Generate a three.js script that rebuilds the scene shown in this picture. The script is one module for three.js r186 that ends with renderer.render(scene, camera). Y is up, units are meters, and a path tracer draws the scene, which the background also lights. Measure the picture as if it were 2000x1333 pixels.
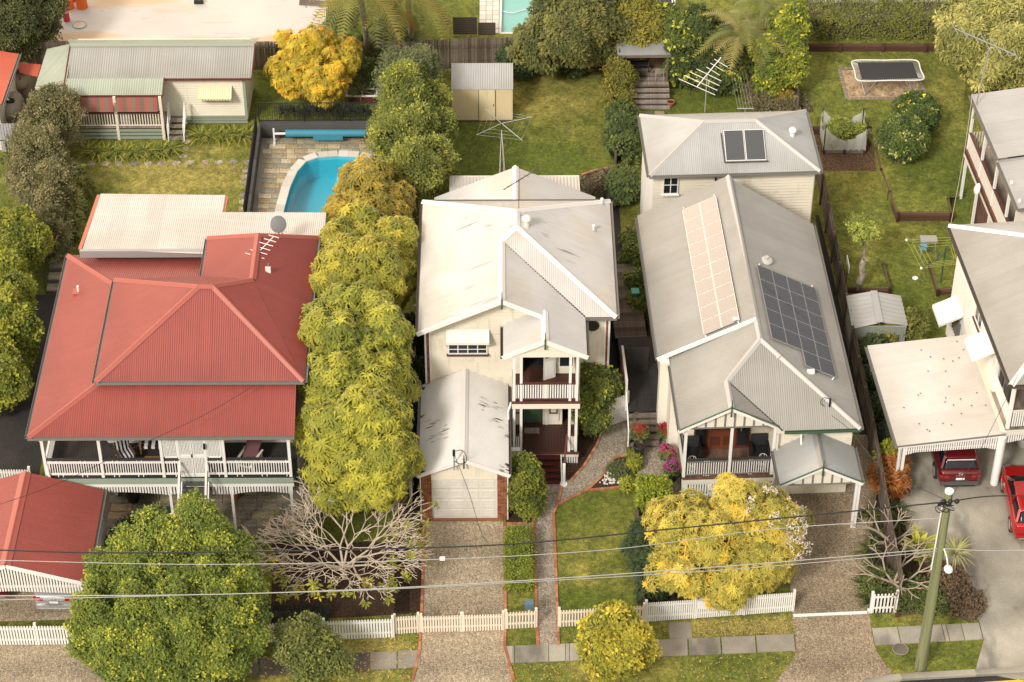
import * as THREE from 'three';
import { mergeGeometries, mergeVertices } from 'three/addons/utils/BufferGeometryUtils.js';

// ---------- camera, sky, sun, exposure ----------
const scene = new THREE.Scene();
const camera = new THREE.PerspectiveCamera(16.38, 1024 / 682, 1, 600);
camera.rotation.order = 'YXZ';
camera.position.set(-0.405, 70.07, 66.375);
camera.rotation.set(-40.1 * Math.PI / 180, -0.35 * Math.PI / 180, 0);
scene.add(camera);
const renderer = new THREE.WebGLRenderer({ antialias: true });
renderer.toneMapping = THREE.LinearToneMapping;
renderer.toneMappingExposure = 1.22;
renderer.shadowMap.enabled = true;

function rng(seed) { let a = seed >>> 0; return () => { a = (a + 0x6D2B79F5) >>> 0; let t = a; t = Math.imul(t ^ (t >>> 15), t | 1); t ^= t + Math.imul(t ^ (t >>> 7), t | 61); return ((t ^ (t >>> 14)) >>> 0) / 4294967296; }; }
function hash2(x, y) { let h = Math.imul(x, 374761393) + Math.imul(y, 668265263); h = Math.imul(h ^ (h >>> 13), 1274126177); return ((h ^ (h >>> 16)) >>> 0) / 4294967296; }
function vnoise(x, y, p = 0) {
  let xi = Math.floor(x), yi = Math.floor(y); const fx = x - xi, fy = y - yi, u = fx * fx * (3 - 2 * fx), v = fy * fy * (3 - 2 * fy);
  let x1 = xi + 1, y1 = yi + 1;
  if (p) { xi = ((xi % p) + p) % p; yi = ((yi % p) + p) % p; x1 = ((x1 % p) + p) % p; y1 = ((y1 % p) + p) % p; }
  const a = hash2(xi, yi), b = hash2(x1, yi), c = hash2(xi, y1), d = hash2(x1, y1);
  return a + (b - a) * u + (c - a) * v + (a - b - c + d) * u * v;
}
function fbm(x, y, oct, p = 0) { let s = 0, a = 0.5, n = 0; for (let i = 0; i < oct; i++) { s += a * vnoise(x, y, p); n += a; x *= 2; y *= 2; p *= 2; a *= 0.55; } return s / n; }
const lerp = (a, b, t) => a + (b - a) * t, clamp01 = (t) => Math.min(1, Math.max(0, t)), sstep = (a, b, t) => { t = clamp01((t - a) / (b - a)); return t * t * (3 - 2 * t); };
const V = (x, y, z) => new THREE.Vector3(x, y, z);

// high thin overcast with a warm, brighter western side (the sun stands behind it)
const SUN = V(-0.42, 0.63, 0.65).normalize();
{
  const W = 512, H = 256, d = new Float32Array(W * H * 4), s = SUN;
  for (let j = 0; j < H; j++) for (let i = 0; i < W; i++) {
    const az = ((i + 0.5) / W - 0.5) * 2 * Math.PI, el = ((j + 0.5) / H - 0.5) * Math.PI;
    const x = Math.cos(el) * Math.cos(az), y = Math.sin(el), z = Math.cos(el) * Math.sin(az);
    const k = (i + j * W) * 4, c = x * s.x + y * s.y + z * s.z;
    let r = 0.16, g = 0.15, b = 0.12;
    if (y > -0.03) {
      const t = Math.pow(clamp01(y), 0.5), cl = fbm(x / (y + 0.35) * 1.6 + 9, z / (y + 0.35) * 1.6 + 4, 4);
      const base = lerp(0.68, 0.56, t) * lerp(0.86, 1.14, cl);
      r = base * lerp(1.07, 1.0, t); g = base * lerp(1.0, 0.98, t); b = base * lerp(0.91, 0.98, t);
      const west = 0.5 - 0.5 * x, gl = 0.55 * Math.exp((c - 1) * 3.2) + 0.5 * Math.exp((c - 1) * 14);
      r *= lerp(0.80, 1.12, west); g *= lerp(0.81, 1.07, west); b *= lerp(0.85, 0.99, west);
      r += gl * 1.12; g += gl * 0.98; b += gl * 0.76;
      const hz = Math.hypot(x, z) || 1, bank = (0.3 * sstep(0.1, 0.5, -x / hz) + 4.6 * Math.exp(((-0.5 * x - 0.86 * z) / hz - 1) * 9)) * Math.exp(-(((el - 0.42) / 0.30) ** 2)) * lerp(0.75, 1.25, cl); // sunlit cloud over the west, brightest in the north-west, as the left solar array mirrors it
      r += bank * 1.1; g += bank * 0.84; b += bank * 0.62;
    }
    d[k] = r; d[k + 1] = g; d[k + 2] = b; d[k + 3] = 1;
  }
  const t = new THREE.DataTexture(d, W, H, THREE.RGBAFormat, THREE.FloatType);
  t.mapping = THREE.EquirectangularReflectionMapping; t.magFilter = t.minFilter = THREE.LinearFilter; t.needsUpdate = true;
  scene.background = t; scene.environment = t;
}
const sun = new THREE.DirectionalLight(new THREE.Color(1.0, 0.955, 0.89), 2.3);
sun.position.copy(SUN).multiplyScalar(90).add(V(0, 0, -18)); sun.target.position.set(0, 0, -18);
sun.castShadow = true; sun.shadow.radius = 20; sun.shadow.mapSize.set(4096, 4096);
Object.assign(sun.shadow.camera, { left: -45, right: 45, top: 45, bottom: -45, near: 1, far: 200 });
scene.add(sun, sun.target);

// ---------- helpers ----------
const ORD = ['first', 'second', 'third', 'fourth', 'fifth', 'sixth', 'seventh', 'eighth', 'ninth', 'tenth', 'eleventh', 'twelfth'];
const taken = {};
function numbered(n) { const k = taken[n] = (taken[n] ?? -1) + 1; return k ? n + '_' + String(k).padStart(3, '0') : n; }
function shadows(o) { o.castShadow = true; o.receiveShadow = true; return o; }
function thing(name, label, category, group) {
  const o = new THREE.Group(); o.name = numbered(name); o.userData = { label, category }; if (group) o.userData.group = group; scene.add(o); return o;
}
function struct(name, geo, mat, label, category) {
  const o = shadows(new THREE.Mesh(geo, mat)); o.name = numbered(name); o.userData = { kind: 'structure', label, category: category ?? name.split('_').pop() }; scene.add(o); return o;
}
function part(parent, name, geo, mat) { const o = shadows(new THREE.Mesh(geo, mat)); o.name = name; parent.add(o); return o; }
const UB = new THREE.BoxGeometry(1, 1, 1), UC = new THREE.CylinderGeometry(1, 1, 1, 10), UC6 = new THREE.CylinderGeometry(1, 1, 1, 6);
function box(parent, name, mat, x0, x1, y0, y1, z0, z1) {
  const o = part(parent, name, UB, mat); o.scale.set(Math.abs(x1 - x0), Math.abs(y1 - y0), Math.abs(z1 - z0)); o.position.set((x0 + x1) / 2, (y0 + y1) / 2, (z0 + z1) / 2); return o;
}
const _m = new THREE.Matrix4(), UP = V(0, 1, 0);
function frame(a, b) { // matrix whose local y runs from a to b, local z stays as level as it can
  const d = b.clone().sub(a), len = d.length(); d.normalize();
  let x = new THREE.Vector3().crossVectors(d, UP); if (x.lengthSq() < 1e-6) x.set(1, 0, 0); x.normalize();
  const z = new THREE.Vector3().crossVectors(x, d).normalize();
  return { m: new THREE.Matrix4().makeBasis(x, d, z).setPosition(a.clone().add(b).multiplyScalar(0.5)), len };
}
const vec = (p) => p.isVector3 ? p : V(p[0], p[1], p[2]);
function orient(o, a, b, w, h) { const f = frame(vec(a), vec(b)); f.m.decompose(o.position, o.quaternion, o.scale); o.scale.set(w, f.len, h); return o; }
function beam(parent, name, mat, a, b, w, h) { return orient(part(parent, name, UB, mat), a, b, w, h); } // w across, h high
function rod(parent, name, mat, a, b, r, r2) {
  if (r2 !== undefined) return orient(part(parent, name, new THREE.CylinderGeometry(r2, r, 1, 9), mat), a, b, 1, 1);
  return orient(part(parent, name, r < 0.03 ? UC6 : UC, mat), a, b, r, r);
}
class MB { // collects simple solids into one geometry
  constructor() { this.g = []; }
  put(geo, m) { const g = geo.index ? geo.toNonIndexed() : geo.clone(); if (m) g.applyMatrix4(m); for (const k of Object.keys(g.attributes)) if (!['position', 'normal', 'uv'].includes(k)) g.deleteAttribute(k); this.g.push(g); return this; }
  box(x0, x1, y0, y1, z0, z1) { return this.put(UB, new THREE.Matrix4().makeScale(Math.abs(x1 - x0), Math.abs(y1 - y0), Math.abs(z1 - z0)).setPosition((x0 + x1) / 2, (y0 + y1) / 2, (z0 + z1) / 2)); }
  beam(a, b, w, h) { const f = frame(vec(a), vec(b)); return this.put(UB, f.m.multiply(_m.makeScale(w, f.len, h))); }
  rod(a, b, r, r2) { const f = frame(vec(a), vec(b)); return this.put(r2 === undefined ? UC6 : new THREE.CylinderGeometry(r2 / r, 1, 1, 7), f.m.multiply(_m.makeScale(r, f.len, r))); }
  geo() { return mergeGeometries(this.g); }
  build(parent, name, mat) { return part(parent, name, this.geo(), mat); }
}
function tube(parent, name, mat, pts, r, seg = 40, closed = false) { return part(parent, name, new THREE.TubeGeometry(new THREE.CatmullRomCurve3(pts.map(vec), closed), seg, r, 6, closed), mat); }
// flat polygon [[x,z],...] at height y, uv in metres
function flatGeo(pts, y, thick = 0) {
  const sh = new THREE.Shape(pts.map(([x, z]) => new THREE.Vector2(x, -z)));
  const g = thick ? new THREE.ExtrudeGeometry(sh, { depth: thick, bevelEnabled: false }) : new THREE.ShapeGeometry(sh);
  g.rotateX(-Math.PI / 2); g.translate(0, y - thick, 0);
  const p = g.attributes.position, uv = g.attributes.uv; for (let i = 0; i < p.count; i++) uv.setXY(i, p.getX(i), p.getZ(i));
  return g;
}
const prs = (a) => { const r = []; for (let i = 0; i < a.length; i += 2) r.push([a[i], a[i + 1]]); return r; };
const tris = (a) => { const r = []; for (let i = 0; i < a.length; i += 3) r.push([a[i], a[i + 1], a[i + 2]]); return r; };

// corrugated sheet over a planar polygon; the corrugations run down the slope
function corrGeo(pts, pitch = 0.09, amp = 0.011, lift = 0) {
  pts = pts.map(vec);
  const n = V(0, 0, 0); for (let i = 0; i < pts.length; i++) { const a = pts[i], b = pts[(i + 1) % pts.length]; n.x += (a.y - b.y) * (a.z + b.z); n.y += (a.z - b.z) * (a.x + b.x); n.z += (a.x - b.x) * (a.y + b.y); }
  n.normalize(); if (n.y < 0) n.negate();
  let v = UP.clone().addScaledVector(n, -n.y); if (v.lengthSq() < 1e-5) v = V(0, 0, -1); v.normalize();
  const u = new THREE.Vector3().crossVectors(v, n).normalize(), o = pts[0];
  const q = pts.map((p) => { const d = p.clone().sub(o); return [d.dot(u), d.dot(v)]; });
  const us = q.map((a) => a[0]), u0 = Math.min(...us), u1 = Math.max(...us), step = pitch / 4, S = [];
  for (let x = u0; x < u1; x += step) S.push(x); S.push(u1); for (const x of us) { if (x - 1e-4 > u0) S.push(x - 1e-4); if (x + 1e-4 < u1) S.push(x + 1e-4); } S.sort((a, b) => a - b);
  const pos = [], uv = [], idx = [], span = (x) => {
    let lo = 1e9, hi = -1e9; x = Math.min(Math.max(x, u0 + 1e-6), u1 - 1e-6);
    for (let i = 0; i < q.length; i++) { const a = q[i], b = q[(i + 1) % q.length]; if ((a[0] - x) * (b[0] - x) <= 0 && Math.abs(a[0] - b[0]) > 1e-7) { const t = a[1] + (b[1] - a[1]) * (x - a[0]) / (b[0] - a[0]); lo = Math.min(lo, t); hi = Math.max(hi, t); } }
    return hi < lo ? [0, 0] : [lo, hi];
  };
  S.forEach((x, i) => {
    const [lo, hi] = span(x), w = lift + amp * Math.sin(x / pitch * Math.PI * 2);
    for (const t of [lo, hi]) { const p = o.clone().addScaledVector(u, x).addScaledVector(v, t).addScaledVector(n, w); pos.push(p.x, p.y, p.z); uv.push(x, t); }
    if (i) { const k = 2 * i; idx.push(k - 2, k, k + 1, k - 2, k + 1, k - 1); }
  });
  const g = new THREE.BufferGeometry(); g.setAttribute('position', new THREE.Float32BufferAttribute(pos, 3)); g.setAttribute('uv', new THREE.Float32BufferAttribute(uv, 2)); g.setIndex(idx); g.computeVertexNormals(); return g;
}
function sheet(parent, name, mat, pts, opt = {}) { return part(parent, name, corrGeo(pts, opt.pitch, opt.amp, opt.lift), mat); }
// folded cap along a ridge or hip
function cap(parent, mat, a, b, w = 0.15, drop = 0.07, name = 'ridge_cap') {
  a = vec(a); b = vec(b); const f = frame(a, b), g = new MB(), L = f.len, prof = [[-w, -drop], [-0.05, 0.0], [-0.03, 0.035], [0.03, 0.035], [0.05, 0.0], [w, -drop]];
  const pos = [], idx = []; for (const y of [-L / 2, L / 2]) for (const [x, z] of prof) pos.push(x, y, z + 0.03);
  for (let i = 0; i < 5; i++) idx.push(i, i + 1, i + 7, i, i + 7, i + 6);
  const ge = new THREE.BufferGeometry(); ge.setAttribute('position', new THREE.Float32BufferAttribute(pos, 3)); ge.setAttribute('uv', new THREE.Float32BufferAttribute(new Float32Array(pos.length / 3 * 2), 2)); ge.setIndex(idx); ge.computeVertexNormals(); ge.applyMatrix4(f.m);
  return part(parent, name, ge, mat);
}
// half-open gutter along an eave
function gutter(parent, mat, a, b, out) { // out: [x,z] unit direction away from the house
  const o = V(out[0], 0, out[1]), A = vec(a), B = vec(b), m = new MB(), s = (p, k, y) => p.clone().addScaledVector(o, k).add(V(0, y, 0));
  m.beam(s(A, 0.05, -0.10), s(B, 0.05, -0.10), 0.13, 0.012); m.beam(s(A, 0.115, -0.055), s(B, 0.115, -0.055), 0.012, 0.10); m.beam(s(A, -0.02, -0.10), s(B, -0.02, -0.10), 0.02, 0.17);
  return m.build(parent, 'gutter', mat);
}
// horizontal weatherboards over a polygon of (s, y) along p0 -> p1 (outside is to the left-hand normal (-dz, dx))
function boardGeo(p0, p1, poly, holes = [], pitch = 0.165, proud = 0.034) {
  const dx = p1[0] - p0[0], dz = p1[1] - p0[1], L = Math.hypot(dx, dz), tx = dx / L, tz = dz / L, nx = -tz, nz = tx;
  const ys = poly.map((a) => a[1]), y0 = Math.min(...ys), y1 = Math.max(...ys), pos = [], uv = [];
  const at = (s, y, o) => [p0[0] + tx * s + nx * o, y, p0[1] + tz * s + nz * o];
  const quad = (a, b, c, d, U) => { for (const [p, t] of [[a, U[0]], [b, U[1]], [c, U[2]], [a, U[0]], [c, U[2]], [d, U[3]]]) { pos.push(...p); uv.push(...t); } };
  const span = (y) => { let lo = 1e9, hi = -1e9; y = Math.min(Math.max(y, y0 + 1e-5), y1 - 1e-5); for (let i = 0; i < poly.length; i++) { const a = poly[i], b = poly[(i + 1) % poly.length]; if ((a[1] - y) * (b[1] - y) <= 0 && Math.abs(a[1] - b[1]) > 1e-7) { const t = a[0] + (b[0] - a[0]) * (y - a[1]) / (b[1] - a[1]); lo = Math.min(lo, t); hi = Math.max(hi, t); } } return hi < lo ? null : [lo, hi]; };
  const cuts = new Set(); for (let y = y0; y < y1; y += pitch) cuts.add(y); cuts.add(y1); for (const h of holes) { cuts.add(h[2]); cuts.add(h[3]); }
  const Y = [...cuts].filter((y) => y >= y0 && y <= y1).sort((a, b) => a - b);
  for (let i = 0; i + 1 < Y.length; i++) {
    const a = Y[i], b = Y[i + 1]; if (b - a < 1e-4) continue; const sa = span(a + 1e-4), sb = span(b - 1e-4); if (!sa || !sb) continue;
    let iv = [[sa[0], sa[1], sb[0], sb[1]]];
    for (const h of holes) if (h[2] < (a + b) / 2 && h[3] > (a + b) / 2) iv = iv.flatMap((v) => { const o = []; if (h[0] > v[0]) o.push([v[0], Math.min(h[0], v[1]), v[2], Math.min(h[0], v[3])]); if (h[1] < v[1]) o.push([Math.max(h[1], v[0]), v[1], Math.max(h[1], v[2]), v[3]]); return o; });
    const kk = (y) => proud * (1 - ((y - y0) % pitch) / pitch), oa = kk(a + 1e-4), ob = kk(b - 1e-4);
    for (const [l0, r0, l1, r1] of iv) {
      const gv = b - a > 0.09 ? 0.032 : 0, k = 1 - gv / (b - a), c = b - gv, lc = lerp(l0, l1, k), rcx = lerp(r0, r1, k); // a real groove above each board
      quad(at(l0, a, oa), at(r0, a, oa), at(rcx, c, ob), at(lc, c, ob), [[l0, a], [r0, a], [rcx, c], [lc, c]]);
      if (gv) { quad(at(lc, c, ob), at(rcx, c, ob), at(rcx, c, -0.022), at(lc, c, -0.022), [[lc, c], [rcx, c], [rcx, c], [lc, c]]); quad(at(lc, c, -0.022), at(rcx, c, -0.022), at(r1, b, -0.022), at(l1, b, -0.022), [[lc, c], [rcx, c], [r1, b], [l1, b]]); }
      quad(at(l0, a, -0.03), at(r0, a, -0.03), at(r0, a, oa), at(l0, a, oa), [[l0, a], [r0, a], [r0, a], [l0, a]]);
      quad(at(r0, a, -0.03), at(l0, a, -0.03), at(l1, b, -0.03), at(r1, b, -0.03), [[r0, a], [l0, a], [l1, b], [r1, b]]);
      quad(at(l0, a, -0.03), at(l0, a, oa), at(l1, b, ob), at(l1, b, -0.03), [[l0, a], [l0, a], [l1, b], [l1, b]]);
      quad(at(r0, a, oa), at(r0, a, -0.03), at(r1, b, -0.03), at(r1, b, ob), [[r0, a], [r0, a], [r1, b], [r1, b]]);
    }
  }
  const g = new THREE.BufferGeometry(); g.setAttribute('position', new THREE.Float32BufferAttribute(pos, 3)); g.setAttribute('uv', new THREE.Float32BufferAttribute(uv, 2)); g.computeVertexNormals(); return g;
}
function boards(parent, name, mat, p0, p1, poly, holes, pitch) { return part(parent, name, boardGeo(p0, p1, poly, holes, pitch), mat); }
const rectP = (L, y0, y1) => [[0, y0], [L, y0], [L, y1], [0, y1]];
// plain wall slab with thickness between two ground points
function slab(parent, name, mat, p0, p1, y0, y1, t = 0.12) { return beam(parent, name, mat, [p0[0], (y0 + y1) / 2, p0[1]], [p1[0], (y0 + y1) / 2, p1[1]], t, y1 - y0); }
// window: frame bars, dark pane, sill; p is the bottom centre on the wall, ang the way it faces (0 = +z)
function win(parent, p, ang, w, h, cols, rows, mf, mp, ms) {
  const g = new MB(), f = 0.05; g.box(-w / 2, w / 2, 0, f, -0.02, 0.045); g.box(-w / 2, w / 2, h - f, h, -0.02, 0.045); g.box(-w / 2, -w / 2 + f, f, h - f, -0.02, 0.045); g.box(w / 2 - f, w / 2, f, h - f, -0.02, 0.045);
  for (let i = 1; i < cols; i++) g.box(-w / 2 + w * i / cols - 0.02, -w / 2 + w * i / cols + 0.02, f, h - f, -0.02, 0.035);
  for (let i = 1; i < rows; i++) g.box(-w / 2 + f, w / 2 - f, h * i / rows - 0.015, h * i / rows + 0.015, -0.02, 0.032);
  const o = g.build(parent, 'window', mf); o.position.set(...p); o.rotation.y = ang;
  box(o, 'pane', mp, -w / 2 + f, w / 2 - f, f, h - f, -0.012, 0.006); if (ms) box(o, 'sill', ms, -w / 2 - 0.06, w / 2 + 0.06, -0.07, 0, -0.02, 0.11);
  return o;
}

// ---------- materials ----------
function tex(n, fn, rep = 1, srgb = true) {
  const d = new Uint8Array(n * n * 4); for (let j = 0; j < n; j++) for (let i = 0; i < n; i++) { const c = fn(i / n, j / n), k = (j * n + i) * 4; d[k] = 255 * clamp01(c[0]); d[k + 1] = 255 * clamp01(c[1]); d[k + 2] = 255 * clamp01(c[2]); d[k + 3] = 255; }
  const t = new THREE.DataTexture(d, n, n); t.wrapS = t.wrapT = THREE.RepeatWrapping; t.magFilter = THREE.LinearFilter; t.minFilter = THREE.LinearMipmapLinearFilter; t.generateMipmaps = true; if (srgb) t.colorSpace = THREE.SRGBColorSpace; t.repeat.set(rep, rep); t.needsUpdate = true; return t;
}
const gry = (v) => [v, v, v];
// weathering for sheet roofs: streaks that run down the slope, blotches, a few darker sheets
const T_ROOF = tex(1024, (u, v) => { const st = fbm(u * 90, v * 5, 3, 0) * 0.5 + vnoise(u * 180, v * 4, 4) * 0.2, bl = fbm(u * 5, v * 5, 5, 5), sh = hash2(Math.floor(u * 11), 3 + Math.floor(v * 1.99)); const k = 0.86 + 0.13 * bl + 0.07 * (st - 0.35) + 0.035 * (sh - 0.5); return [k, k * (0.985 + 0.015 * bl), k * (0.955 + 0.045 * bl)]; }, 1 / 9);
const T_ROOF_RUST = tex(1024, (u, v) => { const st = fbm(u * 110, v * 6, 3, 0), bl = fbm(u * 6, v * 6, 5, 6), r = sstep(0.5, 0.75, fbm(u * 4 + 3, v * 4 + 1, 4, 4)) * 0.55, dk = sstep(0.66, 0.8, fbm(u * 60, v * 9, 3, 0)) * sstep(0.52, 0.72, fbm(u * 3 + 7, v * 3, 4, 3)); const k = 0.88 + 0.12 * bl - 0.05 * st - 0.26 * dk; return [k, k * (1 - 0.045 * r), k * (1 - 0.12 * r)]; }, 1 / 10);
const T_LICHEN = tex(1024, (u, v) => { const bl = fbm(u * 5, v * 5, 5, 5), dk = sstep(0.52, 0.62, fbm(u * 130, v * 14, 3, 0)) * sstep(0.5, 0.6, fbm(u * 5 + 2, v * 5 + 8, 4, 5)); const k = 0.9 + 0.1 * bl - 0.72 * dk; return gry(k); }, 1 / 6);
const T_RED = tex(1024, (u, v) => { const bl = fbm(u * 4, v * 4, 5, 4), st = fbm(u * 90, v * 4, 3, 0), sp = hash2(Math.floor(u * 1024), Math.floor(v * 1024)) > 0.9985 ? 0.5 : 0; const k = 0.88 + 0.14 * bl - 0.06 * (st - 0.4); return [k, k + sp * 0.5, k + sp * 0.5]; }, 1 / 9);
const T_PAINT = tex(512, (u, v) => { const k = 0.93 + 0.07 * fbm(u * 6, v * 6, 5, 6) - 0.05 * sstep(0.62, 0.8, fbm(u * 30, v * 4, 3, 0)); return [k, k * 0.995, k * 0.98]; }, 1 / 4);
const T_WOOD = tex(512, (u, v) => { const g = fbm(u * 40, v * 3, 4, 0), b = fbm(u * 4, v * 2, 3, 0); const k = 0.45 + 0.5 * g + 0.25 * b; return gry(k); }, 1 / 1.2);
const T_AGG = tex(512, (u, v) => { const s = vnoise(u * 128, v * 128, 128), s2 = vnoise(u * 64 + 5, v * 64, 64), b = fbm(u * 3, v * 3, 4, 3); const k = 0.52 + 0.42 * s + 0.22 * (s2 - 0.5) + 0.22 * (b - 0.5); return [k, k * (0.96 + 0.03 * s2), k * (0.88 + 0.08 * s)]; }, 1 / 3.2);
const T_CONC = tex(1024, (u, v) => { const b = fbm(u * 4, v * 4, 6, 4), f = vnoise(u * 256, v * 256, 256), st = sstep(0.55, 0.8, fbm(u * 7 + 3, v * 3, 4, 0)); const k = 0.66 + 0.42 * b + 0.09 * (f - 0.5) - 0.2 * st; return [k, k * 0.985, k * 0.95]; }, 1 / 7);
const T_SLAB = tex(1024, (u, v) => { const b = fbm(u * 4, v * 4, 6, 4), w = sstep(0.5, 0.72, fbm(u * 3 + 1, v * 9, 5, 0)), sc = sstep(0.7, 0.8, fbm(u * 20 + v * 9, v * 50, 3, 0)); const k = 0.9 + 0.12 * b - 0.04 * sc; return [k, k * (1 - 0.10 * w), k * (1 - 0.24 * w)]; }, 1 / 19);
const T_ASPH = tex(512, (u, v) => { const k = 0.55 + 0.4 * vnoise(u * 200, v * 200, 200) + 0.3 * (fbm(u * 4, v * 4, 5, 4) - 0.5); return gry(k); }, 1 / 4);
const T_MULCH = tex(512, (u, v) => { const s = vnoise(u * 100, v * 60, 0), b = fbm(u * 8, v * 8, 5, 8), lf = hash2(Math.floor(u * 150), Math.floor(v * 150)) > 0.975 ? 0.5 : 0; const k = 0.3 + 0.5 * s + 0.3 * b; return [k + lf, k * 0.86 + lf * 0.8, k * 0.74 + lf * 0.5]; }, 1 / 2.6);
const T_GRAVEL = tex(512, (u, v) => { const s = vnoise(u * 90, v * 90, 90), h = hash2(Math.floor(u * 90), Math.floor(v * 90)); const k = 0.3 + 0.45 * s + 0.3 * h; return [k, k * 0.88, k * 0.74]; }, 1 / 2.2);
const T_STONE = tex(512, (u, v) => { const b = fbm(u * 8, v * 8, 6, 8), s = sstep(0.55, 0.7, fbm(u * 20, v * 12, 4, 0)); const k = 0.62 + 0.5 * b - 0.2 * s; return [k, k * 0.97, k * 0.9]; }, 1 / 2);
const T_NOISE = tex(512, (u, v) => gry(0.5 * vnoise(u * 170, v * 170, 170) + 0.5 * fbm(u * 20, v * 20, 4, 20)), 1 / 2, false);
const T_POLE = tex(512, (u, v) => { const g = fbm(u * 30, v * 2.2, 4, 0), d = sstep(0.6, 0.75, fbm(u * 9, v * 3 + 4, 4, 0)); const k = 0.6 + 0.5 * g - 0.25 * d; return [k, k, k * 0.92]; });
T_SLAB.offset.set(0.5, 0.3);
const C = (r, g, b) => new THREE.Color(r, g, b);
function mat(c, o = {}) { const m = new THREE.MeshStandardMaterial({ color: Array.isArray(c) ? C(...c) : c, roughness: o.r ?? 0.7, metalness: o.m ?? 0, side: THREE.DoubleSide }); if (o.map) m.map = o.map; if (o.bump) { m.bumpMap = o.bump; m.bumpScale = o.bs ?? 0.01; } if (o.t) { const p = new THREE.MeshPhysicalMaterial({ color: m.color, roughness: 0.9, transmission: o.t, thickness: 0, side: THREE.DoubleSide }); if (o.map) p.map = o.map; return p; } return m; }
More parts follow.
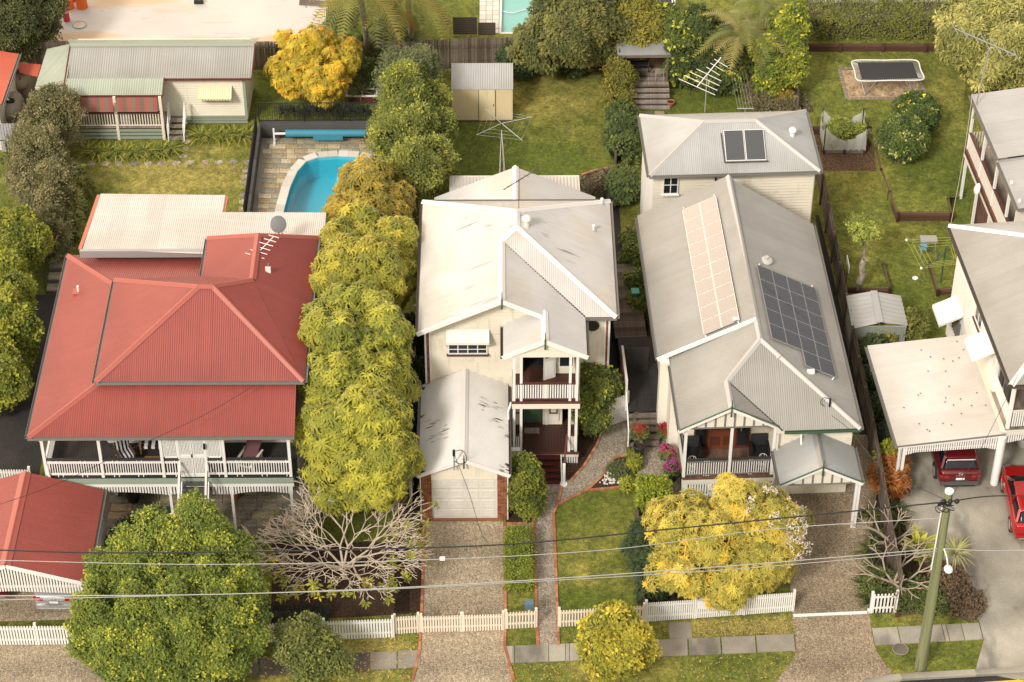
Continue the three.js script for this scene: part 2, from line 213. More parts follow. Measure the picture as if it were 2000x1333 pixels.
const M = {
  whiteRoof: mat([0.68, 0.65, 0.61], { map: T_ROOF_RUST, r: 0.55 }), whiteRoof2: mat([0.68, 0.65, 0.605], { map: T_ROOF, r: 0.55 }),
  garageRoof: mat([0.80, 0.765, 0.715], { map: T_LICHEN, r: 0.6 }), greyRoof: mat([0.37, 0.357, 0.33], { map: T_ROOF, r: 0.5 }), greyCap: mat([0.46, 0.44, 0.41], { r: 0.5 }),
  paleRoof: mat([0.46, 0.463, 0.455], { map: T_ROOF, r: 0.5 }), greenRoof: mat([0.44, 0.49, 0.40], { map: T_ROOF, r: 0.6 }), greenRoofGrey: mat([0.40, 0.395, 0.365], { map: T_ROOF, r: 0.6 }),
  redRoof: mat([0.315, 0.066, 0.05], { map: T_RED, r: 0.48 }), redCap: mat([0.38, 0.095, 0.068], { r: 0.5 }), orangeRoof: mat([0.62, 0.12, 0.06], { map: T_RED, r: 0.5 }),
  zinc: mat([0.46, 0.47, 0.47], { map: T_ROOF, r: 0.4, m: 0.3 }),
  whiteCap: mat([0.78, 0.74, 0.68], { r: 0.55 }), cream: mat([0.76, 0.70, 0.585], { map: T_PAINT, r: 0.6 }), creamPlain: mat([0.78, 0.73, 0.63], { r: 0.6 }), white: mat([0.82, 0.80, 0.77], { r: 0.5 }), offWhite: mat([0.76, 0.73, 0.68], { map: T_PAINT, r: 0.55 }),
  peach: mat([0.80, 0.70, 0.58], { r: 0.6 }), cottage: mat([0.80, 0.76, 0.65], { map: T_PAINT, r: 0.6 }), greenTrim: mat([0.30, 0.34, 0.26], { r: 0.6 }), darkGreen: mat([0.05, 0.10, 0.06], { r: 0.5 }), sage: mat([0.13, 0.19, 0.145], { r: 0.7 }),
  brownTrim: mat([0.10, 0.035, 0.025], { r: 0.5 }), darkTrim: mat([0.045, 0.042, 0.04], { r: 0.5 }), gutterGrey: mat([0.20, 0.19, 0.17], { r: 0.5 }), gutterBrown: mat([0.09, 0.07, 0.055], { r: 0.5 }), redTrim: mat([0.13, 0.035, 0.03], { r: 0.5 }),
  maroon: mat([0.075, 0.012, 0.014], { r: 0.45 }), deckRed: mat([0.085, 0.035, 0.025], { map: T_WOOD, r: 0.55 }), deckGrey: mat([0.42, 0.345, 0.285], { map: T_WOOD, r: 0.8 }), deckDark: mat([0.045, 0.04, 0.038], { map: T_WOOD, r: 0.7 }),
  glass: mat([0.02, 0.022, 0.025], { r: 0.08 }), dark: mat([0.02, 0.018, 0.016], { r: 0.8 }), roomWall: mat([0.42, 0.37, 0.28], { r: 0.9 }),
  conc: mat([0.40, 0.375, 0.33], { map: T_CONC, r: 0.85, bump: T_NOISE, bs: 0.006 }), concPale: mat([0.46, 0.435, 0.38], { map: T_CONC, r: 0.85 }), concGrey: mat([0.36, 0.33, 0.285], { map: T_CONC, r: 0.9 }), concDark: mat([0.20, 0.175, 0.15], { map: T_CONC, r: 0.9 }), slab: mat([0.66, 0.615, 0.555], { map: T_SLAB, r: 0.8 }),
  agg: mat([0.68, 0.575, 0.44], { map: T_AGG, r: 0.9, bump: T_NOISE, bs: 0.008 }), aggGrey: mat([0.54, 0.48, 0.41], { map: T_AGG, r: 0.9 }), aggBrown: mat([0.56, 0.455, 0.335], { map: T_AGG, r: 0.9, bump: T_NOISE, bs: 0.008 }),
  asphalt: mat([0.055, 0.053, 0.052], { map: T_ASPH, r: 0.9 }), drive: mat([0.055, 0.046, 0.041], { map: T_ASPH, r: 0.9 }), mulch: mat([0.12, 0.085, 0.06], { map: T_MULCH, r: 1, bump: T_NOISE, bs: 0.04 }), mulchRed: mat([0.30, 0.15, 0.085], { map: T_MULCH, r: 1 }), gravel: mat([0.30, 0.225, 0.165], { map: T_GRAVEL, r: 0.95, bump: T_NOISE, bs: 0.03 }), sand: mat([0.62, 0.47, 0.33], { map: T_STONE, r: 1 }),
  timber: mat([0.19, 0.145, 0.11], { map: T_WOOD, r: 0.9 }), timber2: mat([0.25, 0.195, 0.155], { map: T_WOOD, r: 0.9 }), timber3: mat([0.13, 0.098, 0.078], { map: T_WOOD, r: 0.9 }), retain: mat([0.13, 0.055, 0.034], { map: T_WOOD, r: 0.8 }), retainTop: mat([0.19, 0.105, 0.065], { map: T_WOOD, r: 0.85 }),
  charcoal: mat([0.12, 0.122, 0.13], { map: T_CONC, r: 0.75 }), black: mat([0.014, 0.014, 0.016], { r: 0.45 }), steel: mat([0.50, 0.50, 0.49], { r: 0.35, m: 0.6 }), steelDull: mat([0.36, 0.36, 0.35], { r: 0.5, m: 0.3 }),
  bark: mat([0.16, 0.125, 0.095], { map: T_WOOD, r: 0.95 }), barkPale: mat([0.33, 0.275, 0.215], { map: T_WOOD, r: 0.95 }), palmBark: mat([0.36, 0.31, 0.25], { map: T_WOOD, r: 0.9 }), pole: mat([0.30, 0.31, 0.19], { map: T_POLE, r: 0.9 }),
  terracotta: mat([0.40, 0.15, 0.075], { r: 0.8 }), plastic: mat([0.03, 0.03, 0.032], { r: 0.5 }), lilac: mat([0.42, 0.40, 0.43], { r: 0.7 }), tank: mat([0.40, 0.35, 0.28], { map: T_CONC, r: 0.6 }),
  poolBlue: mat([0.10, 0.50, 0.61], { r: 0.25 }), poolGreen: mat([0.20, 0.47, 0.42], { r: 0.3 }), coverBlue: mat([0.04, 0.23, 0.33], { r: 0.6 }), orange: mat([0.80, 0.16, 0.02], { r: 0.6 }), pinkRed: mat([0.60, 0.05, 0.06], { r: 0.6 }),
  cellWhite: mat([0.78, 0.77, 0.74], { r: 0.5 }),
};
const BRICKS = [[0.40, 0.155, 0.075], [0.33, 0.115, 0.055], [0.46, 0.215, 0.115], [0.27, 0.105, 0.065], [0.42, 0.18, 0.09]].map((c) => mat(c, { r: 0.9, map: T_STONE }));
const MORTAR = mat([0.48, 0.42, 0.34], { r: 0.95 });
const EDGERS = [[0.36, 0.135, 0.065], [0.42, 0.18, 0.085], [0.30, 0.115, 0.06], [0.46, 0.23, 0.12]].map((c) => mat(c, { r: 0.9 }));
const FLAGS = [[0.326, 0.302, 0.256], [0.388, 0.349, 0.287], [0.248, 0.248, 0.232], [0.449, 0.380, 0.279], [0.295, 0.271, 0.217]].map((c) => mat(c, { r: 0.85, map: T_STONE }));
const PAVERS = [[0.594, 0.527, 0.405], [0.702, 0.621, 0.472], [0.486, 0.452, 0.371], [0.756, 0.675, 0.540], [0.540, 0.432, 0.290], [0.419, 0.405, 0.351]].map((c) => mat(c, { r: 0.85, map: T_STONE }));
const COPING = [[0.66, 0.615, 0.54], [0.70, 0.66, 0.59], [0.60, 0.555, 0.48]].map((c) => mat(c, { r: 0.8 }));
const PALES = [M.timber, M.timber2, M.timber3];

// ---------- ground and flatwork ----------
// grass colour of the whole block: mown lawn with dry patches, lush patches that carry painted shade, leaf litter on the verges
const DRY = [ // x, z, radius x, radius z, strength: where the photo shows straw-coloured lawn
  [2.48, -35.9, 2.2, 2.6, 0.75], [1.03, -36.86, 1.5, 1.2, 0.35], [-17.23, -29.71, 5.5, 1.6, 0.85], [-14.88, -32.12, 2.2, 1.0, 0.5], [-9.66, -41.31, 3, 2, 0.2],
  [16.49, -28.86, 2.2, 3.2, 0.4], [16.43, -23.87, 2.0, 3.0, 0.35], [3.2, -2.88, 1.6, 2.2, 0.38], [9.25, 0.96, 3.4, 0.5, 0.75], [3.62, 3.06, 2.2, 0.7, 0.6], [-5.31, 2.06, 2.4, 0.7, 0.6], [-7.25, 3.8, 4, 0.8, 0.5], [16.1, 0.52, 0.9, 0.5, 0.4], [15.89, 3.54, 1.2, 0.5, 0.45], [21.12, -42.89, 4, 2, 0.5]];
const LUSH_SHADE = [[-1.88, -31.59, 3.0, 2.6, 0.75], [0.44, -30.26, 3.4, 1.6, 0.6], [-12.73, -38.14, 2.4, 2.4, 0.9], [13.69, -37.5, 1.5, 1.5, 0.4], [-21.56, -24.11, 2.6, 3, 0.8], [-12.16, -4.17, 4, 1, 0.7], [8.77, -36.34, 2.4, 1.6, 0.5], [18.32, -17.69, 1.6, 3, 0.55], [22.48, -27.97, 1, 3, 0.5], [3.54, -0.55, 2.4, 0.5, 0.45]];  // greener, darker lawn; several patches paint in shade of hedge, cottage and bushes
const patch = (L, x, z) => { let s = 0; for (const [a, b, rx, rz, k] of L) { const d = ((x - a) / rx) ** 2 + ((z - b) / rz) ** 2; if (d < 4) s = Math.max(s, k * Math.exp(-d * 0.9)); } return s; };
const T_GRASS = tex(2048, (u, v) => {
  const x = u * 60 - 30, z = v * 60 - 50, n1 = fbm(x * 0.35 + 50, z * 0.35 + 80, 4), n2 = fbm(x * 2.1, z * 2.1, 3), f = hash2(Math.floor(u * 2048), Math.floor(v * 2048)), n3 = vnoise(x * 9, z * 9), tuft = vnoise(x * 4.3 + 7, z * 4.3);
  const dry = clamp01(0.26 + (n1 - 0.5) * 0.8 + patch(DRY, x, z) * (0.6 + 0.8 * n2) - patch(LUSH_SHADE, x, z) * 0.9 + (n2 - 0.5) * 0.28 + (tuft - 0.5) * 0.12);
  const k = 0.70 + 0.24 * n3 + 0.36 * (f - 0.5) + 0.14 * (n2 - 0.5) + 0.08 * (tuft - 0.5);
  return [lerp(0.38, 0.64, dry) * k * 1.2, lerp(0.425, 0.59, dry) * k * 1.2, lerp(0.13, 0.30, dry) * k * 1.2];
});
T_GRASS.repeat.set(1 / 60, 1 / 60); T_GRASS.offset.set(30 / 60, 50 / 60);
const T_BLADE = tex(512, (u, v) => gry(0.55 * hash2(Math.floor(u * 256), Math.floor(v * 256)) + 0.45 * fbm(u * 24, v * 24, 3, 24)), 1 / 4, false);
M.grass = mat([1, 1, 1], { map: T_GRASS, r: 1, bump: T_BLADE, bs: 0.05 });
const POOL = prs([-11.14, -25.67, -11.02, -27.25, -10.87, -28.77, -10.6, -30.06, -10.19, -30.94, -9.59, -31.29, -8.61, -31.41, -7.57, -31.32, -6.99, -31.05, -6.61, -30.48, -6.53, -29.65, -6.71, -27.73, -6.95, -25.64]);
const POOL2 = prs([-0.38, -42.77, -0.31, -46.9, 2.42, -46.88, 2.34, -42.75]);
{
  const sh = new THREE.Shape([[-320, 200], [320, 200], [320, -400], [-320, -400]].map(([x, z]) => new THREE.Vector2(x, -z)));
  for (const p of [POOL, POOL2]) sh.holes.push(new THREE.Path(p.map(([x, z]) => new THREE.Vector2(x, -z))));
  const g = new THREE.ShapeGeometry(sh); g.rotateX(-Math.PI / 2); const p = g.attributes.position; for (let i = 0; i < p.count; i++) g.attributes.uv.setXY(i, p.getX(i), p.getZ(i));
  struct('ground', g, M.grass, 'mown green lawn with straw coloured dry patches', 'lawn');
}
const flat = (name, pts, y, m, label, cat) => struct(name, flatGeo(prs(pts), y), m, label, cat);
const raised = (name, pts, y, t, m, label, cat) => struct(name, flatGeo(prs(pts), y, t), m, label, cat);
// drives and paths
const driveCentre = flat('driveway', [-3.61, -5.06, -0.34, -5.04, -0.33, 0.42, -0.36, 2.01, 0.03, 4.11, -3.91, 4.09, -3.63, 2.34, -3.59, 0.4], 0.012, M.agg, 'tan exposed aggregate driveway in front of the white garage', 'driveway');
flat('garage_apron', [-3.32, -5.46, -0.59, -5.45, -0.55, -5.08, -3.35, -5.09], 0.02, mat([0.33, 0.125, 0.075], { map: T_SLAB, r: 0.9 }), 'worn red painted strip under the garage door', 'apron');
const path1 = flat('garden_path', [0.99, 2.07, 1, -2.01, 1.03, -5.47, 1.19, -7.38, 2.17, -7.37, 2.53, -7.56, 3.15, -8.49, 3.75, -9.82, 4.15, -11.22, 5.13, -11.41, 5.03, -9.12, 4.45, -9, 3.97, -7.97, 3.28, -7.08, 2.39, -6.45, 1.95, -6.08, 1.74, -5.52, 1.8, -2.01, 1.8, 2.07], 0.014, M.aggGrey, 'pebbled garden path curving from front steps to white side gate', 'path');
flat('path_link', [-0.23, -4.83, 0.95, -4.82, 0.95, -4.52, -0.23, -4.52], 0.012, M.aggGrey, 'short pebbled strip above the clipped box hedge', 'path');
flat('driveway', [11.62, -10.37, 15.77, -10.34, 15.6, -6.78, 14.75, -2.51, 14.45, 0.31, 14.4, 1.35, 14.44, 2.26, 14.64, 2.92, 15.38, 4.34, 10.08, 4.31, 11.01, 2.97, 11.28, 2.43, 11.32, 1.47, 11.31, 0.24, 11.54, -4.33], 0.012, M.aggBrown, 'brown exposed aggregate driveway under the small grey carport', 'driveway');
flat('driveway', [17, -10.34, 24.29, -10.29, 21.58, 4.38, 18.21, 3.53, 18.83, 1.79, 18.81, 0.88, 18.71, 0.06, 18.43, -1.79, 17.35, -3.24, 16.58, -4.3, 16.52, -6.37], 0.012, M.concPale, 'wide pale concrete driveway with the red cars', 'driveway');
flat('driveway', [-21.63, 1.77, -17.8, 1.79, -17.03, 2.67, -15.59, 4.15, -21.23, 4.12], 0.012, M.agg, 'stained concrete crossing outside the white fence at the lower edge', 'driveway');
flat('carport_floor', [-21.97, -2.74, -17.11, -2.71, -16.87, 0.46, -21.42, 0.6], 0.012, M.agg, 'tan pebbled floor under the red gabled carport', 'floor');
flat('asphalt_drive', [-24.26, -19.45, -22.47, -20.31, -20.71, -20.37, -20.66, -17.93, -20.27, -7, -22.24, -7.01], 0.012, M.drive, 'dark asphalt side drive left of the red roofed house', 'driveway');
flat('road', [13.79, 4.25, 15.23, 3.97, 18.17, 3.77, 21.33, 3.58, 20.83, 6.32, 13.54, 6.28], -0.0 + 0.006, M.asphalt, 'dark asphalt street at the bottom corner', 'road');
flat('gravel_path', [5.43, -11.92, 7.15, -11.91, 7.3, -9.41, 7.22, -5.58, 5.55, -5.59, 5.42, -8.76], 0.012, M.aggGrey, 'grey pebble path beside the grey house porch', 'path');
flat('garden_bed', [2.24, -7.62, 2.38, -9.6, 2.89, -10.42, 3.48, -12.1, 4.23, -12.1, 4.13, -11.22, 3.75, -9.82, 3.15, -8.49, 2.53, -7.56], 0.008, M.mulch, 'dark mulched bed between porch and curved path', 'garden bed');
flat('garden_bed', [4.49, -8.9, 5.01, -9.03, 5, -7.23, 3.35, -7.01, 3.99, -7.87], 0.008, M.mulch, 'small triangular mulch bed with white pebbles inside brick edging', 'garden bed');
flat('garden_bed', [-0.21, -8.8, 1.16, -8.79, 0.96, -4.88, -0.23, -4.89], 0.008, M.mulch, 'mulched bed between garage wall and front steps', 'garden bed');
flat('garden_bed', [-4.85, -6.12, -3.74, -6.12, -3.64, 0.2, -4.76, 0.2], 0.008, M.mulch, 'mulched strip between driveway and bare frangipani', 'garden bed');
flat('garden_bed', [14.26, 0.37, 14.46, -3.11, 15.57, -8.7, 16.43, -9.35, 16.52, -6.37, 16.58, -4.3, 17.35, -3.24, 18.43, -1.79, 18.71, 0.06], 0.009, M.mulch, 'planted bed behind the utility pole', 'garden bed');
flat('garden_bed', [5.09, -0.25, 5.21, -5.29, 6.33, -5.9, 6.26, -0.82, 8.75, -0.66, 8.7, 0.05], 0.009, M.mulch, 'dark bed below the golden tree by the white fence', 'garden bed');
flat('garden_bed', [3.64, -29.59, 4.29, -30.06, 5.33, -30.4, 5.89, -30.23, 5.83, -27.56, 3.5, -27.58], 0.008, M.mulch, 'curved mulch bed behind the cream roofed house', 'garden bed');
flat('garden_bed', [0.51, -39.03, 5.27, -39.24, 5.4, -40.57, 0.52, -40.6], 0.008, M.mulchRed, 'leaf littered bed along the back timber fence', 'garden bed');
flat('garden_bed', [-10, -3.86, -4.24, -3.82, -4.13, 0.26, -9.68, 0.65], 0.008, M.mulch, 'dark soil below the bare frangipani tree', 'garden bed');
flat('gravel_pad', [15.53, -33.19, 18.86, -33.17, 18.83, -29.97, 15.21, -29.99], 0.012, M.gravel, 'brown gravel pad around the netted vegetable bed', 'gravel');
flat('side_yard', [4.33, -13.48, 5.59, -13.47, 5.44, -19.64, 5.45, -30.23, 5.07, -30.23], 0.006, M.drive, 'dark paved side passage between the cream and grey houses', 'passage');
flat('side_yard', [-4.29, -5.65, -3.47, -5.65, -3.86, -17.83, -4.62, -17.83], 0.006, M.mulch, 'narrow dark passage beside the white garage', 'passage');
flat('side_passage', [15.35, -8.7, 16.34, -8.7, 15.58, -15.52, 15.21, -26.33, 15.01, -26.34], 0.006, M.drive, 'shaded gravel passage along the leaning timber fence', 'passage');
// kerb along the street
{
  const k = [[13.81, 4.09], [15.25, 3.81], [18.2, 3.61], [21.36, 3.39]], m = new MB();
  for (let i = 0; i < 3; i++) m.beam([k[i][0], 0.05, k[i][1]], [k[i + 1][0], 0.05, k[i + 1][1]], 0.3, 0.12);
  struct('kerb', m.geo(), M.concPale, 'pale concrete kerb along the street corner', 'kerb');
  struct('road_marking', flatGeo(prs([17.37, 4.14, 21.28, 3.82, 21.25, 3.98, 17.35, 4.27]), 0.012), mat([0.75, 0.48, 0.03], { r: 0.7 }), 'yellow line painted along the street edge', 'marking');
}
// concrete footpath, slab by slab
{
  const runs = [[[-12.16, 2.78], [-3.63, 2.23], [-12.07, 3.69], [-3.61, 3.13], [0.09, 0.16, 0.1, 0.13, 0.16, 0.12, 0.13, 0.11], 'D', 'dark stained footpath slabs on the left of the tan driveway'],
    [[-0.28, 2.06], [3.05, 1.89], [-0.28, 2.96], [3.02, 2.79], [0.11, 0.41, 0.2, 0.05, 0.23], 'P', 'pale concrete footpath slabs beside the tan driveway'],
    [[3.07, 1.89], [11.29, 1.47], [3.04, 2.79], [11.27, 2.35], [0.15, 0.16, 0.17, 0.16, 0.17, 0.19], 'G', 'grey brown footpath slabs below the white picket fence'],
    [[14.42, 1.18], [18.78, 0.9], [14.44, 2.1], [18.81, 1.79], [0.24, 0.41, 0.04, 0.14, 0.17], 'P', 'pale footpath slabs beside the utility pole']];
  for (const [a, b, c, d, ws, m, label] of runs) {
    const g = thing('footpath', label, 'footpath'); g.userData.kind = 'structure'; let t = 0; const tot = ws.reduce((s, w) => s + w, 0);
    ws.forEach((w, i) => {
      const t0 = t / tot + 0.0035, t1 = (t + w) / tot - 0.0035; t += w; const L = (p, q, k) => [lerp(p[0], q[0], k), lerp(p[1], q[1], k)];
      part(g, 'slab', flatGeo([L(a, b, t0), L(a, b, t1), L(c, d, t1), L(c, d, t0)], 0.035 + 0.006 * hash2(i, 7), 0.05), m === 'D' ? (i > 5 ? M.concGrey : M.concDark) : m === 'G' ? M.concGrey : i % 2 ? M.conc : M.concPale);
    });
  }
  struct('path_spur', flatGeo(prs([6.29, 0.8, 7.2, 0.78, 7.19, 1.67, 6.28, 1.69]), 0.014), M.concGrey, 'grey concrete spur joining footpath and white fence', 'path');
}
// brick edging, brick by brick
function edging(pts, label) {
  const g = thing('brick_edging', label, 'edging'); g.userData.kind = 'structure'; const R = rng(pts.length * 91 + Math.round(pts[0] * 7)); let p = prs(pts);
  for (let i = 0; i + 1 < p.length; i++) {
    const dx = p[i + 1][0] - p[i][0], dz = p[i + 1][1] - p[i][1], L = Math.hypot(dx, dz), n = Math.max(1, Math.round(L / 0.235));
    for (let k = 0; k < n; k++) { const t = (k + 0.5) / n, b = part(g, 'brick', UB, EDGERS[Math.floor(R() * 4)]); b.scale.set(L / n - 0.012, 0.08, 0.115); b.position.set(p[i][0] + dx * t, 0.012 + R() * 0.006, p[i][1] + dz * t); b.rotation.y = -Math.atan2(dz, dx) + (R() - 0.5) * 0.03; }
  }
}
edging([-3.65, -4.97, -3.65, -1.17, -3.66, 0.4, -3.69, 2.26, -3.92, 3.82], 'red brick edge on the left side of the tan driveway');
edging([-0.27, -4.95, -0.27, 0.42, -0.3, 2.01, 0.04, 3.85], 'red brick edge on the right side of the tan driveway');
edging([0.96, -5.44, 0.98, -2.01, 1.01, 2.01], 'red brick edge between box hedge and straight path');
edging([-0.21, -4.89, 0.93, -4.88], 'short brick row crossing above the box hedge');
edging([2.19, -7.24, 1.97, -6.05, 1.79, -5.52, 1.82, -2.01, 1.84, 2.02], 'red brick edge between straight path and front lawn');
edging([2.55, -7.46, 3.17, -8.42, 3.77, -9.76, 4.17, -11.18], 'curved brick edge around the bed beside the porch');
edging([2.03, -6.05, 2.43, -6.36, 3.32, -6.98, 4.01, -7.9, 4.49, -8.93, 5.03, -9.09], 'curved brick edge between side path and pebble bed');
edging([3.36, -6.92, 4.2, -7.01, 5.04, -7.16], 'brick row closing the pebble bed above the lawn');
edging([3.67, -29.72, 4.35, -30.1, 5.44, -30.45], 'curved brick edge behind the cream roofed house');
// slate paving under the raised red house
{
  const g = thing('slate_paving', 'grey and brown slate flagstones under the raised verandah', 'paving'); g.userData.kind = 'structure'; const R = rng(41);
  for (let z = -8.2; z < -4.4; z += 0.5) for (let x = -17.2 + R() * 0.3; x < -8.9;) { const w = 0.55 + R() * 0.55; const b = part(g, 'flagstone', UB, FLAGS[Math.floor(R() * 5)]); b.scale.set(w - 0.03, 0.04, 0.47); b.position.set(x + w / 2, 0.012 + R() * 0.01, z + 0.25); x += w; }
  part(g, 'joint_bed', flatGeo([[-17.3, -8.3], [-8.3, -8.3], [-8.3, -4.1], [-17.3, -4.1]], 0.014), M.concDark);
}
// stepping stones in the left back lawn
{
  const W = [-21.72, -30.83, -21, -30.83, -20.31, -30.82, -19.59, -30.82, -18.84, -30.86, -18.15, -30.85, -17.45, -30.85, -16.73, -30.85, -16.04, -30.89, -15.31, -30.88, -14.59, -30.88, -13.85, -30.92, -13.15, -30.91, -13.15, -30.21, -13.18, -29.65, -13.14, -29.13, -13.11, -28.19, -13.09, -27.55, -13.06, -26.97, -16.43, -31.46, -16.41, -32.08, -16.4, -32.71, -16.38, -33.3];
  const R = rng(5), names = ['from the left in the long row across the back lawn', 'leading up beside the black pool fence', 'in the short run to the cottage steps'];
  prs(W).forEach(([x, z], i) => {
    const pts = []; for (let k = 0; k < 7; k++) { const a = k / 7 * 6.283, rx = 0.17 + R() * 0.04, rz = 0.13 + R() * 0.04; pts.push([x + Math.cos(a) * rx * 1.25, z + Math.sin(a) * rz * 1.35]); }
    const o = shadows(new THREE.Mesh(flatGeo(pts, 0.03, 0.05), FLAGS[Math.floor(R() * 5)].clone())); o.material.color.multiplyScalar(1.55); o.name = numbered('stepping_stone'); const k = i < 12 ? 0 : i < 19 ? 1 : 2;
    o.userData = { label: ORD[i < 12 ? i : i < 19 ? i - 12 : 22 - i] + ' flat stepping stone ' + names[k] + ['', ', counted downwards', ', counted from the steps'][k], category: 'stone', group: 'stepping stones ' + names[k] }; scene.add(o);
  });
}

// ---------- cream house in the middle ----------
const brickGeo = UB;
function brickFace(parent, x0, x1, y0, y1, zf, R, nx = 2, name = 'brick') { // courses of bricks on a face that looks to +z
  const h = 0.086, n = Math.floor((y1 - y0) / h), L = (x1 - x0) / nx;
  for (let i = 0; i < n; i++) { const off = i % 2 ? 0.5 : 0; for (let k = -off; k < nx; k++) { const a = Math.max(x0, x0 + k * L), b = Math.min(x1, x0 + (k + 1) * L); if (b - a < 0.02) continue; const o = part(parent, name, UB, BRICKS[Math.floor(R() * 5)]); o.scale.set(b - a - 0.012, h - 0.014, 0.06); o.position.set((a + b) / 2, y0 + (i + 0.5) * h, zf - 0.03 + 0.006 * R()); } }
}
{
  const H = thing('two_storey_house', 'cream weatherboard two storey house with white corrugated roof and front balcony', 'house'), E = 6.1, R = rng(77);
  const A = [0.29, 8.2, -15.9], F = [0.29, 8.2, -14.8], J = [-0.36, 7.87, -14.23], G = [-0.36, 7.87, -10.1], PR = [1.43, 6.975, -10.1], PF = [1.43, 6.975, -8.55];
  const roof = sheet(H, 'roof', M.whiteRoof, [[-3.9, E, -19.4], A, F, J, G, [-3.9, E, -10.1]]);
  sheet(roof, 'roof_slope', M.whiteRoof, [J, G, PR, PF, [3.18, E, -8.55], [3.18, E, -11.15]]);
  sheet(roof, 'roof_slope', M.whiteRoof, [F, J, [3.18, E, -11.15], [4.52, E, -11.15]]);
  sheet(roof, 'roof_slope', M.whiteRoof, [[4.52, E, -11.15], [4.52, E, -19.4], A, F]);
  sheet(roof, 'roof_slope', M.whiteRoof, [[-3.9, E, -19.4], [4.52, E, -19.4], A]);
  sheet(roof, 'roof_slope', M.whiteRoof, [PF, [-0.31, 6.105, -8.55], [-0.31, 6.105, -10.68], [1.43, 6.975, -10.68]]);
  for (const [a, b] of [[A, F], [F, J], [J, G], [[1.43, 6.975, -10.5], PF], [A, [-3.9, E, -19.4]], [A, [4.52, E, -19.4]], [F, [4.52, E, -11.15]]]) cap(roof, M.whiteCap, a, b);
  beam(roof, 'valley', M.gutterBrown, [-0.33, 7.84, -14.2], [3.18, E + 0.0, -11.15], 0.09, 0.03);
  gutter(H, M.gutterBrown, [-3.9, E, -19.4], [-3.9, E, -10.1], [-1, 0]); gutter(H, M.gutterGrey, [4.52, E, -11.15], [4.52, E, -19.4], [1, 0]); gutter(H, M.gutterGrey, [3.18, E, -11.15], [4.52, E, -11.15], [0, 1]);
  gutter(H, M.gutterBrown, [3.18, E, -8.55], [3.18, E, -11.1], [1, 0]); gutter(H, M.gutterBrown, [-0.31, E, -10.6], [-0.31, E, -8.55], [-1, 0]); gutter(H, M.gutterGrey, [-3.9, E, -19.4], [4.52, E, -19.4], [0, -1]);
  // barge boards and finials of the two gables
  for (const [a, b] of [[[-3.95, E - 0.06, -10.1], [-0.36, 7.8, -10.1]], [[-0.36, 7.8, -10.1], [1.4, 6.93, -10.1]], [[-0.35, E - 0.06, -8.55], [1.43, 6.9, -8.55]], [[1.43, 6.9, -8.55], [3.22, E - 0.06, -8.55]]]) beam(H, 'barge_board', M.white, a, b, 0.05, 0.2);
  for (const [x, y, z] of [[-0.36, 7.95, -10.06], [1.43, 7.05, -8.5]]) { const f = rod(H, 'finial', M.darkGreen, [x, y - 0.5, z], [x, y + 0.42, z], 0.045, 0.015); }
  // walls
  boards(H, 'front_wall', M.cream, [-3.44, -10.7], [0.1, -10.7], [[0, 0], [3.54, 0], [3.54, 7.55], [3.08, 7.72], [0, 6.18]], [[0.78, 2.46, 4.5, 5.55]]);
  boards(H, 'gable_wall', M.cream, [0.1, -10.72], [1.5, -10.72], [[0, 6.1], [1.4, 6.1], [1.4, 6.85], [0, 7.52]]);
  boards(H, 'side_wall', M.cream, [2.95, -11.7], [4.1, -11.7], rectP(1.15, 0, 6.1), []);
  boards(H, 'balcony_wall', M.cream, [2.95, -10.4], [2.95, -11.7], rectP(1.3, 0, 6.0));
  slab(H, 'west_wall', BRICKS[3], [-3.5, -19.1], [-3.5, -10.74], 0, 6.0, 0.1); slab(H, 'east_wall', BRICKS[3], [4.16, -11.74], [4.16, -19.1], 0, 6.0, 0.1); slab(H, 'rear_wall', M.creamPlain, [-3.5, -19.15], [4.2, -19.15], 0, 6.05, 0.1);
  box(H, 'mortar', MORTAR, -3.565, -3.45, 0, 6.05, -10.78, -10.71); box(H, 'mortar', MORTAR, 4.1, 4.215, 0, 6.05, -11.78, -11.71);
  brickFace(H, -3.57, -3.45, 2.4, 6.0, -10.66, R, 1); brickFace(H, 4.1, 4.22, 0.0, 6.0, -11.66, R, 1);
  box(H, 'corner_stop', M.white, -3.46, -3.4, 0, 6.1, -10.72, -10.64); box(H, 'corner_stop', M.white, 4.04, 4.1, 0, 6.0, -11.72, -11.64); box(H, 'downpipe', M.white, 4.2, 4.28, 0, 5.9, -11.72, -11.64); box(H, 'downpipe', M.white, -3.66, -3.58, 0, 5.9, -10.74, -10.66);
  // front window under its hood
  win(H, [-1.82, 4.5, -10.66], 0, 1.68, 1.05, 4, 4, M.white, M.glass, M.brownTrim);
  const hood = part(H, 'window_hood', corrGeo([[-2.72, 5.86, -10.66], [-0.9, 5.86, -10.66], [-0.9, 5.48, -10.22], [-2.72, 5.48, -10.22]], 0.1, 0.012), M.whiteCap);
  box(hood, 'hood_front', M.whiteCap, -2.72, -0.9, 5.36, 5.49, -10.23, -10.21); for (const x of [-2.72, -0.9]) { const s = part(hood, 'hood_cheek', new THREE.BufferGeometry().setFromPoints([V(x, 5.86, -10.68), V(x, 5.48, -10.22), V(x, 5.36, -10.22), V(x, 5.86, -10.68), V(x, 5.36, -10.22), V(x, 5.36, -10.68)]), M.whiteCap); s.geometry.computeVertexNormals(); beam(hood, 'bracket', M.white, [x, 4.9, -10.64], [x, 5.38, -10.3], 0.03, 0.03); }
  // round window
  const rw = part(H, 'round_window', new THREE.TorusGeometry(0.27, 0.03, 8, 28), M.darkTrim); rw.position.set(3.52, 5.2, -11.65); const rp = part(rw, 'pane', new THREE.CircleGeometry(0.27, 28), M.glass); rp.position.z = 0.01;
